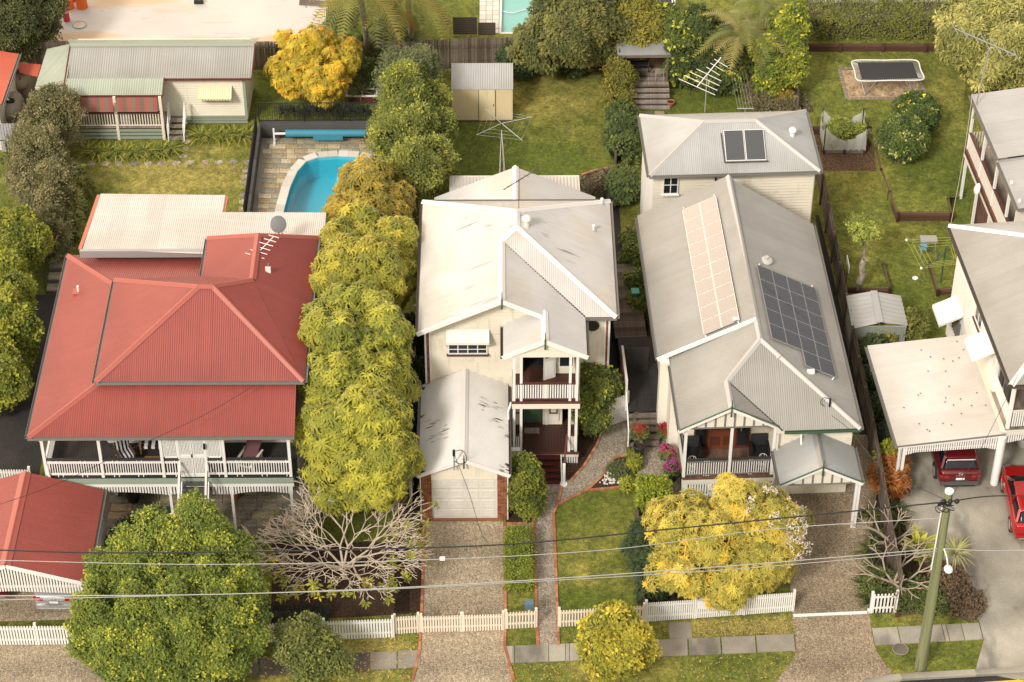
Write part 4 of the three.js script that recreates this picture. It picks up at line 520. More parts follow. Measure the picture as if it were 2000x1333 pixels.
  { const t = thing('squatter_chair', 'white timber squatter chair with maroon sling on the verandah', 'chair'); t.position.set(-10.75, 3.1, -5.4); t.rotation.y = -0.35; t.userData.fixed = 1; for (const s of [-1, 1]) { beam(t, 'arm', M.creamPlain, [s * 0.36, 0.5, -0.4], [s * 0.36, 0.55, 0.75], 0.1, 0.04); box(t, 'leg', M.creamPlain, s * 0.36 - 0.03, s * 0.36 + 0.03, 0, 0.5, 0.5, 0.56); box(t, 'leg', M.creamPlain, s * 0.36 - 0.03, s * 0.36 + 0.03, 0, 0.5, -0.3, -0.24); } beam(t, 'sling', M.maroon, [0, 0.3, 0.3], [0, 0.95, -0.6], 0.62, 0.03); box(t, 'crossbar', M.creamPlain, -0.36, 0.36, 0.2, 0.25, 0.48, 0.54); }
  { const t = thing('door_mat', 'dark green door mat on the slate paving', 'mat'); box(t, 'mat', mat([0.015, 0.04, 0.035], { r: 0.9 }), -15.3, -14.4, 0.025, 0.06, -6.0, -5.3); }
  // satellite dish and antennas
  { const t = thing('satellite_dish', 'round grey satellite dish on tripod legs beside the cream roof', 'satellite dish'); const d = part(t, 'dish', new THREE.SphereGeometry(0.7, 24, 8, 0, 6.283, 0, 0.5), mat([0.17, 0.17, 0.17], { r: 0.6 })); d.scale.set(1.05, 0.6, 1.15); d.position.set(-10.1, 6.95, -15.85); d.rotation.x = 0.85; d.rotation.order = 'YXZ'; d.rotation.y = 0.1; rod(t, 'mast', M.steelDull, [-10.1, 6.0, -15.95], [-10.1, 7.35, -15.95], 0.03); for (const [x, z] of [[-10.9, -15.9], [-9.0, -15.6], [-10.1, -16.9]]) rod(t, 'strut', M.steelDull, [-10.1, 7.1, -15.95], [x, 6.35, z], 0.015); d.position.set(-10.1, 7.3, -16.1); }
  { const t = thing('television_antenna', 'pale flat television antenna above the dark red slope', 'antenna'); const bx = -10.45, y = 8.35, z = -13.2; rod(t, 'mast', M.darkTrim, [bx + 0.1, 7.6, z], [bx, y, z], 0.015); rod(t, 'boom', M.cellWhite, [bx - 0.35, y - 0.1, z + 0.5], [bx + 0.4, y + 0.2, z - 0.45], 0.02); for (let i = 0; i < 6; i++) { const k = i / 5, x = bx - 0.35 + 0.75 * k, yy = y - 0.1 + 0.3 * k, zz = z + 0.5 - 0.95 * k, w = 0.55 - 0.05 * i; rod(t, 'element', M.cellWhite, [x - w * 0.75, yy, zz - w * 0.35], [x + w * 0.75, yy, zz + w * 0.35], 0.018); } }
  { const t = thing('roof_receiver', 'small white receiver box on bracket on the red roof', 'receiver'); box(t, 'case', M.white, -10.3, -10.08, 8.0, 8.3, -11.9, -11.82); rod(t, 'bracket', M.steelDull, [-10.2, 7.7, -11.86], [-10.16, 8.5, -11.86], 0.02); }
  // cream rear extension
  const X = sheet(H, 'extension_roof', M.whiteRoof2, [-18.71, 6.35, -15.64, -13.42, 6.35, -15.25, -8.22, 6.35, -16.2, -8.2, 6.1, -18.47, -12.83, 6.1, -18.54, -12.83, 5.95, -19.93, -18.49, 5.95, -20.08].reduce((a, v, i) => { if (i % 3 === 0) a.push([]); a[a.length - 1].push(v); return a; }, []).map(([x, y, z], i, q) => [x, 6.35 - (q[0][2] - z) * 0.06, z]), { pitch: 0.09 });
  const L = tris([-18.71, 6.35, -15.64, -13.42, 6.35, -15.25, -18.49, 5.95, -20.08, -12.83, 5.95, -19.93, -12.84, 6.05, -18.61]);
  beam(H, 'box_gutter', M.steelDull, [L[0][0] - 0.1, 6.2, L[0][2] + 0.1], [L[1][0], 6.2, L[0][2] + 0.1], 0.16, 0.36); beam(H, 'barge_flashing', mat([0.50, 0.15, 0.085], { r: 0.6 }), [L[0][0] - 0.1, 6.36, L[0][2]], [L[2][0] - 0.1, 6.0, L[2][2]], 0.16, 0.05); beam(H, 'barge_flashing', mat([0.50, 0.15, 0.085], { r: 0.6 }), [L[3][0] + 0.05, 6.02, L[3][2]], [L[4][0] + 0.05, 6.1, L[4][2]], 0.12, 0.05);
  for (const [a, b] of [[[L[2][0] + 0.3, L[2][2] + 0.4], [L[3][0] - 0.2, L[2][2] + 0.4]], [[L[2][0] + 0.3, L[2][2] + 0.4], [L[0][0] + 0.5, L[0][2] - 0.3]], [[L[3][0] - 0.2, L[2][2] + 0.4], [L[3][0] - 0.2, L[0][2] - 0.3]]]) slab(H, 'extension_wall', M.offWhite, a, b, 0, 5.9, 0.1);
}
// ---------- red gabled carport ----------
{
  const t = thing('carport', 'red gabled carport with white picket infill at the lower left', 'carport'), e = 2.6, rh = 3.62, rx = -19.85, xr = -16.75, xl = -22.9, z0 = -4.35, z1 = 0.95;
  sheet(t, 'roof', M.redRoof, [[xr, e, z0], [xr, e, z1], [rx, rh, z1], [rx, rh, z0]]); sheet(t, 'roof_slope', M.redRoof, [[xl, e, z0], [xl, e, z1], [rx, rh, z1], [rx, rh, z0]]); cap(t, M.redCap, [rx, rh, z0], [rx, rh, z1], 0.22); gutter(t, M.gutterGrey, [xr, e, z0], [xr, e, z1], [1, 0]);
  beam(t, 'barge_board', M.white, [rx, rh - 0.08, z1 + 0.02], [xr - 0.05, e - 0.08, z1 + 0.02], 0.04, 0.18); beam(t, 'barge_board', M.white, [rx, rh - 0.08, z1 + 0.02], [xl, e - 0.08, z1 + 0.02], 0.04, 0.18);
  for (let x = xl; x < xr; x += 0.115) { const top = lerp(e, rh, 1 - Math.abs(x - rx) / (xr - rx)) - 0.12, bot = 2.12 - 0.16 * Math.min(1, Math.abs(x - rx) / 3); if (top > bot + 0.05) box(t, 'picket', M.white, x - 0.035, x + 0.035, bot, top, z1 - 0.05, z1 - 0.02); }
  beam(t, 'tie_beam', M.white, [xl, 2.35, z1 - 0.08], [xr - 0.1, 2.35, z1 - 0.08], 0.05, 0.14);
  boards(t, 'side_wall', M.offWhite, [-17.0, 0.85], [-17.0, -4.2], rectP(5.05, 0, 2.5), [], 0.16); for (const z of [0.9, -1.7, -4.2]) box(t, 'post', M.white, -17.06, -16.94, 0, 2.55, z - 0.06, z + 0.06); box(t, 'post', M.white, -22.7, -22.58, 0, 2.5, 0.8, 0.92);
}

// ---------- grey roofed house ----------
function placed(o, x, z, deg) { o.position.set(x, 0, z); o.rotation.y = deg * Math.PI / 180; o.userData.fixed = 1; return o; }
const T_CELLS = (() => { // print of a solar panel: cells and their fine lines
  const t = tex(512, (u, v) => { const a = (u * 10) % 1, b = (v * 6) % 1, e = Math.min(a, 1 - a, b, 1 - b), bus = Math.abs(((u * 10 * 3) % 1) - 0.5) < 0.06 ? 0.04 : 0; return e < 0.045 ? [0.26, 0.27, 0.29] : [0.055 + bus, 0.06 + bus, 0.085 + bus]; }); return t;
})();
M.cell = new THREE.MeshPhysicalMaterial({ color: 0xffffff, map: T_CELLS, roughness: 0.22, ior: 1.6, clearcoat: 1, clearcoatRoughness: 0.03 });
M.collector = new THREE.MeshPhysicalMaterial({ color: new THREE.Color(0.07, 0.072, 0.075), roughness: 0.45, clearcoat: 0.7, clearcoatRoughness: 0.15 });
{
  const H = placed(thing('low_house', 'cream house with grey corrugated roofs, front porch gable and solar panels', 'house'), 6.93, -6.36, 2.4), e = 4.0;
  const RT = [3.69, 6.1, -3.18], J = [2.15, 5.17, -1.65], GF = [2.15, 5.17, 0.08];
  const roof = sheet(H, 'roof', M.greyRoof, [[-0.42, e + 0.12, -4.42], [-0.42, e + 0.12, -14.55], [3.69, 6.22, -14.62], [3.69, 6.22, -4.42]]);
  sheet(roof, 'roof_slope', M.greyRoof, [[0.08, e, 0.02], [0.08, e, -4.5], [3.69, 6.1, -4.5], RT, J, GF]); sheet(roof, 'roof_slope', M.greyRoof, [J, GF, [4.32, e, 0.25]]);
  sheet(roof, 'roof_slope', M.greyRoof, [RT, J, [4.32, e, 0.3], [7.58, e, 0.3]]); sheet(roof, 'roof_slope', M.greyRoof, [[7.58, e, 0.3], [7.62, e, -13.7], [3.69, 6.12, -14.62], RT]);
  for (const [a, b] of [[[3.69, 6.2, -14.62], RT], [RT, J], [J, GF], [RT, [7.58, e, 0.3]]]) cap(roof, M.greyCap, a, b, 0.13);
  beam(roof, 'valley', M.darkTrim, J, [4.32, e, 0.3], 0.07, 0.03); beam(H, 'barge_board', M.white, [-0.45, e + 0.05, -4.4], [3.69, 6.16, -4.4], 0.05, 0.2);
  gutter(H, M.gutterGrey, [-0.42, e + 0.12, -14.5], [-0.42, e + 0.12, -4.4], [-1, 0]); gutter(H, M.gutterGrey, [0.08, e, -4.4], [0.08, e, 0.02], [-1, 0]); gutter(H, M.gutterGrey, [7.6, e, -13.7], [7.58, e, 0.3], [1, 0]); gutter(H, M.darkGreen, [4.4, e, 0.3], [7.58, e, 0.3], [0, 1]);
  // front gable with battens
  for (const [a, b] of [[[0.02, e - 0.06, 0.1], [2.15, 5.1, 0.1]], [[2.15, 5.1, 0.1], [4.3, e - 0.06, 0.1]]]) { beam(H, 'barge_board', M.white, a, b, 0.05, 0.17); beam(H, 'barge_capping', M.darkGreen, [a[0], a[1] + 0.1, 0.11], [b[0], b[1] + 0.1, 0.11], 0.06, 0.035); }
  rod(H, 'finial', M.darkGreen, [2.15, 4.75, 0.16], [2.15, 5.65, 0.16], 0.045, 0.015);
  const gable = (x0, x1, y0, yr, z, bat) => { const m = (x0 + x1) / 2, sh = new THREE.Shape([new THREE.Vector2(x0, y0), new THREE.Vector2(x1, y0), new THREE.Vector2(m, yr)]), g = new THREE.ExtrudeGeometry(sh, { depth: 0.04, bevelEnabled: false }); const o = part(H, 'gable_panel', g, M.creamPlain); o.position.z = z; for (const x of bat) { const h = yr - (yr - y0) * Math.abs(x - m) / (m - x0) - 0.05; if (h > y0 + 0.04) box(H, 'gable_batten', M.gutterGrey, x - 0.04, x + 0.04, y0, h, z + 0.04, z + 0.06); } box(H, 'gable_beam', M.gutterGrey, x0, x1, y0 - 0.06, y0 + 0.01, z, z + 0.07); };
  gable(0.25, 4.1, 3.98, 5.02, -0.12, [0.75, 1.15, 1.55, 1.95, 2.35, 2.75, 3.15, 3.55]);
  // walls
  boards(H, 'front_wall', M.cream, [4.15, -0.1], [7.3, -0.1], rectP(3.15, 0, 4.0), []); slab(H, 'west_wall', M.creamPlain, [0.45, -1.9], [0.45, -4.4], 0, 4.05, 0.1); boards(H, 'west_wall', M.cream, [0.02, -14.4], [0.02, -4.6], rectP(9.8, 0, 4.2)); boards(H, 'step_wall', M.cream, [-0.1, -4.62], [0.5, -4.62], rectP(0.6, 0, 4.2)); slab(H, 'east_wall', M.creamPlain, [7.3, -0.1], [7.35, -14], 0, 4.0, 0.1); boards(H, 'porch_side_wall', M.cream, [4.15, -1.85], [4.15, -0.1], rectP(1.75, 0, 4));
  win(H, [0.38, 1.9, -3.3], -Math.PI / 2, 1.2, 1.4, 2, 1, M.white, M.glass, M.white);
  boards(H, 'porch_back_wall', M.cream, [0.45, -1.9], [4.15, -1.9], rectP(3.7, 1.15, 4.05));
  const red = mat([0.10, 0.03, 0.018], { r: 0.4 }); box(H, 'entry_frame', red, 0.95, 3.35, 1.17, 3.75, -1.88, -1.8); box(H, 'entry_door', mat([0.17, 0.05, 0.025], { r: 0.4 }), 1.55, 2.75, 1.2, 3.7, -1.8, -1.76); for (const x of [1.02, 2.82]) box(H, 'side_glass', M.glass, x, x + 0.45, 1.35, 3.6, -1.8, -1.77); for (const [x, y] of [[1.65, 1.4], [1.65, 2.3], [1.65, 3.1], [2.2, 1.4], [2.2, 2.3], [2.2, 3.1]]) box(H, 'door_panel', red, x, x + 0.42, y, y + 0.5, -1.765, -1.745); rod(H, 'door_handle', M.steel, [2.95, 2.2, -1.74], [2.95, 2.4, -1.74], 0.025);
  // porch floor, posts, rails, skirt
  box(H, 'porch_floor', mat([0.20, 0.11, 0.07], { map: T_WOOD, r: 0.7 }), 0.3, 4.15, 1.1, 1.17, -1.9, 0.02); box(H, 'floor_fascia', M.creamPlain, 0.28, 4.17, 0.86, 1.1, -0.06, 0.0);
  for (const x of [0.36, 2.28, 4.08]) box(H, 'post', M.white, x - 0.06, x + 0.06, 1.17, 3.95, -0.2, -0.08);
  for (const [a, b] of [[0.42, 2.22], [2.34, 4.02]]) { box(H, 'hand_rail', M.darkTrim, a, b, 2.08, 2.13, -0.2, -0.08); box(H, 'top_rail', M.gutterGrey, a, b, 1.95, 2.0, -0.17, -0.11); box(H, 'bottom_rail', M.gutterGrey, a, b, 1.24, 1.3, -0.17, -0.11); const n = Math.round((b - a) / 0.098); for (let i = 1; i < n; i++) { const x = lerp(a, b, i / n), mid = Math.abs(x - (a + b) / 2) < 0.12; box(H, 'baluster', M.white, x - 0.02, x + 0.02, mid ? 1.17 : 1.3, mid ? 2.08 : 1.95, -0.155, -0.125); } }
  box(H, 'hand_rail', M.darkTrim, 0.33, 0.4, 2.08, 2.13, -1.85, -0.2); for (let i = 0; i < 16; i++) box(H, 'baluster', M.white, 0.35, 0.38, 1.17, 2.08, -1.8 + i * 0.1, -1.77 + i * 0.1);
  box(H, 'skirt_post', M.white, 0.3, 0.55, 0, 0.86, -0.1, -0.02); for (let i = 0; i < 31; i++) box(H, 'skirt_batten', M.white, 0.62 + i * 0.112, 0.69 + i * 0.112, 0.02, 0.84, -0.08, -0.05); for (const y of [0.1, 0.72]) box(H, 'skirt_rail', M.white, 0.55, 4.1, y, y + 0.06, -0.11, -0.08);
  tube(H, 'downpipe', M.offWhite, [[4.2, 3.6, 0.05], [4.2, 1.0, 0.05], [4.15, 0.75, 0.05], [4.0, 0.7, 0.05]], 0.05, 20); tube(H, 'downpipe', M.white, [[5.15, 3.95, 0.2], [5.15, 3.6, 0.1], [5.15, 3.45, 0.15], [5.15, 3.2, 0.35]], 0.05, 20);
  // side porch wall post near the steps
  box(H, 'chimney_wall', M.creamPlain, -0.35, 0.05, 0, 4.1, -4.6, -4.1); box(H, 'chimney_wall', M.creamPlain, 0.02, 0.42, 0, 3.9, -4.1, -2.9);
  // rear two storey block
  const z0 = -15.75, z1 = -20.65, xa = 0.2, xb = 8.15, h = 5.5; const A = [2.95, 6.72, -18.25], B = [5.38, 6.72, -18.25];
  const rr = sheet(H, 'rear_roof', M.paleRoof, [[xa, h, z0], [xb, h, z0], B, A]); sheet(rr, 'roof_slope', M.paleRoof, [[xa, h, z0], A, [xa, h, z1]]); sheet(rr, 'roof_slope', M.paleRoof, [[xb, h, z0], B, [xb, h, z1]]); sheet(rr, 'roof_slope', M.paleRoof, [[xa, h, z1], A, B, [xb, h, z1]]);
  for (const [a, b] of [[A, B], [A, [xa, h, z0]], [A, [xa, h, z1]], [B, [xb, h, z0]], [B, [xb, h, z1]]]) cap(rr, M.greyCap, a, b, 0.12);
  gutter(H, M.gutterGrey, [xa, h, z0], [xb, h, z0], [0, 1]); gutter(H, M.gutterGrey, [xa, h, z1], [xa, h, z0], [-1, 0]); gutter(H, M.gutterGrey, [xb, h, z1], [xb, h, z0], [1, 0]);
  boards(H, 'rear_block_wall', M.cream, [0.45, -16.1], [7.95, -16.1], rectP(7.5, 0, 5.45)); slab(H, 'rear_block_side', M.white, [0.42, -20.4], [0.42, -16.15], 0, 5.45, 0.1); slab(H, 'rear_block_side', M.creamPlain, [7.95, -20.4], [7.95, -16.15], 0, 5.45, 0.1); slab(H, 'rear_block_back', M.creamPlain, [0.42, -20.42], [7.95, -20.42], 0, 5.45, 0.1);
  win(H, [1.25, 4.2, -16.05], 0, 0.72, 1.05, 2, 2, M.white, M.glass, M.white); box(H, 'downpipe', M.darkTrim, 3.3, 3.37, 3.5, 5.4, -16.08, -16.0); box(H, 'downpipe', M.white, 3.75, 3.85, 3.8, 5.4, -16.08, -15.98);
  // gabled carport
  const ce = 2.64, C0 = 4.06, C1 = 7.46, cr = 5.76; sheet(H, 'carport_roof', M.zinc, [[C0, ce, -0.05], [C0, ce, 2.15], [cr, 3.6, 2.15], [cr, 3.6, -0.05]]); sheet(H, 'carport_roof', M.zinc, [[C1, ce, -0.05], [C1, ce, 2.15], [cr, 3.6, 2.15], [cr, 3.6, -0.05]]); cap(H, M.zinc, [cr, 3.6, -0.05], [cr, 3.6, 2.15], 0.16);
  gutter(H, M.gutterGrey, [C0, ce, -0.05], [C0, ce, 2.15], [-1, 0]); gutter(H, M.gutterGrey, [C1, ce, -0.05], [C1, ce, 2.15], [1, 0]);
  for (const [a, b] of [[[C0 - 0.04, ce - 0.05, 2.17], [cr, 3.53, 2.17]], [[cr, 3.53, 2.17], [C1 + 0.04, ce - 0.05, 2.17]]]) { beam(H, 'barge_board', M.white, a, b, 0.05, 0.16); beam(H, 'barge_capping', M.darkGreen, [a[0], a[1] + 0.1, 2.18], [b[0], b[1] + 0.1, 2.18], 0.06, 0.035); } rod(H, 'finial', M.darkGreen, [cr, 3.2, 2.22], [cr, 4.05, 2.22], 0.045, 0.015);
  gable(C0 + 0.15, C1 - 0.15, 2.64, 3.46, 2.05, [4.6, 5.0, 5.4, 5.8, 6.2, 6.6, 7.0]);
  for (const x of [C0 + 0.08, C0 + 0.2, C1 - 0.2, C1 - 0.08]) box(H, 'carport_post', M.white, x - 0.05, x + 0.05, 0, 2.6, 2.0, 2.12); box(H, 'wall_box', M.offWhite, 6.4, 6.8, 1.2, 1.6, -0.08, 0.15);
  // solar array, left slope: 2 x 10 panels; right slope: 4 columns
  const panels = (name, label, P, U, Vv, cols, rows, skip = []) => { const t = placed(thing(name, label, 'solar panels'), 6.93, -6.36, 2.4), n = new THREE.Vector3().crossVectors(V(...U), V(...Vv)).normalize(); if (n.y < 0) n.negate(); const u = V(...U), v = V(...Vv), o = V(...P).addScaledVector(n, 0.11), lu = u.length() / cols, lv = v.length() / rows, un = u.clone().normalize(), vn = v.clone().normalize(), mm = new THREE.Matrix4().makeBasis(un, n, new THREE.Vector3().crossVectors(un, n)); for (let i = 0; i < cols; i++) for (let j = 0; j < rows; j++) { if (skip.some(([a, b]) => a === i && b === j)) continue; const c = o.clone().addScaledVector(un, lu * (i + 0.5)).addScaledVector(vn, lv * (j + 0.5)); const f = part(t, 'panel', UB, M.steel); f.quaternion.setFromRotationMatrix(mm); f.position.copy(c); f.scale.set(lu - 0.012, 0.035, lv - 0.012); const g = part(t, 'cell_sheet', new THREE.PlaneGeometry(lu - 0.05, lv - 0.05).rotateX(-Math.PI / 2), M.cell); g.quaternion.copy(f.quaternion); g.position.copy(c).addScaledVector(n, 0.022); } for (const k of [0.05, 0.95]) for (const q of [0, 1]) { const a = o.clone().addScaledVector(un, u.length() * k).addScaledVector(vn, q ? v.length() + 0.1 : -0.1); rod(t, 'rail_end', M.white, a.clone().addScaledVector(n, -0.1), a.clone().addScaledVector(n, 0.03), 0.03); } return t; };
  const yl = (x) => e + 0.12 + (x + 0.42) * 2.1 / 4.11, yr = (x) => 6.11 - (x - 3.69) * 2.11 / 3.91;
  const q = [[2.07, 5.3, -13.5], [3.35, 5.9, -13.53], [3.18, 5.9, -5.19], [1.74, 5.2, -5.08]];
  const za = -13.4, zb = -4.55, xA = 1.55, xB = 3.05;
  panels('solar_array', 'long double row of solar panels mirroring the pale sky on the left grey slope', [xA, yl(xA), za], [xB - xA, yl(xB) - yl(xA), 0], [0, 0, zb - za], 2, 10);
  const xC = 4.15, xD = 6.85, zc = -8.35, zd = -2.35;
  panels('solar_array', 'dark four column solar array on the right grey slope with a missing corner', [xC, yr(xC), zc], [(xD - xC), yr(xD) - yr(xC), 0], [0, 0, zd - zc], 4, 6, [[0, 5], [1, 5]]);
  { // solar hot water collectors
    const t = placed(thing('solar_water_heater', 'pair of dark flat solar hot water collectors on the rear grey roof', 'solar collector'), 6.93, -6.36, 2.4), sl = 1.22 / 2.5, n = V(0, 1, sl).normalize(), yy = (z) => h + (z0 - z) * sl; for (const x of [4.25, 5.2]) { const z = -16.95, b = part(t, 'collector', UB, M.cellWhite); b.scale.set(0.92, 0.07, 1.62); b.rotation.x = Math.atan(sl); b.position.set(x, yy(z) + 0.12, z); const g = part(b, 'absorber', UB, M.collector); g.scale.set(0.94, 0.4, 0.96); g.position.y = 0.4; } rod(t, 'pipe', M.darkTrim, [3.72, yy(-16.25) + 0.12, -16.12], [5.75, yy(-16.25) + 0.12, -16.12], 0.03); rod(t, 'pipe', M.darkTrim, [3.72, yy(-16.2) + 0.12, -16.12], [3.68, yy(-17.5) + 0.12, -17.6], 0.025); }
  const vent = (l, x, y, z, m, flatv) => { const t = placed(thing('roof_vent', l, 'vent'), 6.93, -6.36, 2.4); const b = part(t, 'ball', new THREE.SphereGeometry(flatv ? 0.3 : 0.19, 16, 10), m); b.position.set(x, y + (flatv ? 0.02 : 0.32), z); b.scale.y = flatv ? 0.45 : 0.8; rod(t, 'throat', m, [x, y - 0.15, z], [x, y + 0.25, z], flatv ? 0.1 : 0.12); };
  vent('white whirlybird vent on the right slope of the rear grey roof', 7.1, 5.95, -17.95, M.white); vent('flat oval grey vent above the dark solar array', 4.75, yr(4.75), -9.1, M.greyCap, 1);
  { const t = placed(thing('roof_inverter', 'small white box at the lower end of the solar array', 'inverter'), 6.93, -6.36, 2.4); box(t, 'case', M.white, 2.72, 2.98, yl(2.85) + 0.05, yl(2.85) + 0.2, -4.78, -4.62); const t2 = placed(thing('roof_inverter', 'small white box below the dark solar array corner', 'inverter'), 6.93, -6.36, 2.4); box(t2, 'case', M.white, 5.6, 5.9, yr(5.8) + 0.02, yr(5.8) + 0.2, -2.2, -2.05); }
  { const t = placed(thing('television_antenna', 'large pale television antenna standing behind the rear grey roof', 'antenna'), 6.93, -6.36, 2.4); const x = 3.3, z = -20.6; rod(t, 'mast', M.steel, [x, 5.6, z], [x, 7.7, z], 0.025); rod(t, 'boom', M.cellWhite, [x - 0.5, 7.3, z + 0.35], [x + 0.75, 8.1, z - 0.9], 0.022); for (let i = 0; i < 7; i++) { const k = i / 6, cx = x - 0.5 + 1.25 * k, cy = 7.3 + 0.5 * k, cz = z + 0.35 - 1.2 * k, w = i > 3 ? 0.35 : 0.95 - 0.1 * i; rod(t, 'element', M.cellWhite, [cx - w * 0.85, cy + 0.1, cz - w * 0.6], [cx + w * 0.85, cy - 0.1, cz + w * 0.6], 0.016); } }
  { const t = placed(thing('power_inlet', 'dark looped power inlet on the front hip of the grey roof', 'bracket'), 6.93, -6.36, 2.4); const p = [6.35, 4.5, -0.55]; rod(t, 'riser', M.black, [p[0], 4.3, p[2]], [p[0], 4.95, p[2]], 0.045); tube(t, 'loop', M.black, [[p[0], 4.9, p[2]], [p[0] - 0.25, 5.0, p[2]], [p[0] - 0.4, 4.75, p[2]], [p[0] - 0.2, 4.5, p[2]]], 0.014); }
  // side deck and steps on the left of the grey house
  const d = placed(thing('side_deck', 'weathered timber side deck and steps beside the grey house', 'deck'), 6.93, -6.36, 2.4);
  for (let z = -9.6; z < -4.6; z += 0.14) box(d, 'plank', M.deckDark, -1.65, -0.05, 0.95, 1.0, z, z + 0.13); for (let z = -15; z < -9.7; z += 0.15) box(d, 'plank', PALES[Math.abs(Math.round(z * 37)) % 3], -1.75, -0.3, 0.9, 0.94, z, z + 0.135);
  for (let i = 0; i < 5; i++) { const y = 0.85 - i * 0.175, z = -4.45 + i * 0.27; box(d, 'tread', M.timber2, -1.6, -0.35, y - 0.05, y, z - 0.13, z + 0.13); } for (const x of [-1.62, -0.33]) beam(d, 'stringer', M.timber3, [x, 0.85, -4.6], [x, 0.0, -3.2], 0.05, 0.2);
  box(d, 'rail_post', M.white, -1.72, -1.66, 0.9, 1.95, -4.75, -4.69); box(d, 'rail_post', M.white, -1.72, -1.66, 0.1, 1.0, -3.3, -3.24); beam(d, 'hand_rail', M.white, [-1.69, 1.95, -4.72], [-1.69, 1.0, -3.27], 0.05, 0.05); box(d, 'gate_panel', M.deckDark, -1.6, -0.5, 0.95, 2.4, -7.2, -7.15); box(d, 'gate_frame', M.creamPlain, -1.72, -1.62, 0.95, 2.5, -7.25, -4.9);
  const gb = placed(thing('green_tub', 'small green plastic tub on the timber side deck', 'tub'), 6.93, -6.36, 2.4); box(gb, 'tub', mat([0.04, 0.30, 0.22], { r: 0.5 }), -0.75, -0.45, 0.95, 1.35, -12.6, -12.25); box(gb, 'lid', mat([0.06, 0.36, 0.27], { r: 0.5 }), -0.78, -0.42, 1.35, 1.4, -12.63, -12.22);
  // porch furniture
  for (const [x, l] of [[0.8, 'dark cane armchair at the left end of the grey house porch'], [3.7, 'dark cane armchair at the right end of the grey house porch']]) { const t = placed(thing('cane_armchair', l, 'chair', 'porch armchairs'), 6.93, -6.36, 2.4); box(t, 'seat', M.black, x - 0.32, x + 0.32, 1.3, 1.62, -1.5, -0.9); box(t, 'backrest', M.plastic, x - 0.34, x + 0.34, 1.6, 2.15, -1.62, -1.48); for (const s of [-1, 1]) { box(t, 'armrest', M.black, x + s * 0.36 - 0.05, x + s * 0.36 + 0.05, 1.25, 1.85, -1.5, -0.88); } for (const sx of [-1, 1]) for (const sz of [-1.48, -0.95]) box(t, 'leg', M.black, x + sx * 0.3 - 0.03, x + sx * 0.3 + 0.03, 1.17, 1.3, sz, sz + 0.06); }
  for (const [x, l] of [[0.75, 'white wire plant stand behind the left porch rail'], [3.75, 'white wire plant stand behind the right porch rail']]) { const t = placed(thing('wire_stand', l, 'stand', 'wire stands on the grey porch'), 6.93, -6.36, 2.4); for (let i = 0; i < 6; i++) { const a = i * 1.047; rod(t, 'wire', M.white, [x + 0.16 * Math.cos(a), 1.17, -0.5 + 0.16 * Math.sin(a)], [x + 0.14 * Math.cos(a), 1.85, -0.5 + 0.14 * Math.sin(a)], 0.012); } for (const y of [1.25, 1.55, 1.85]) { const r = part(t, 'ring', new THREE.TorusGeometry(0.16, 0.012, 5, 18), M.white); r.rotation.x = Math.PI / 2; r.position.set(x, y, -0.5); } }
}

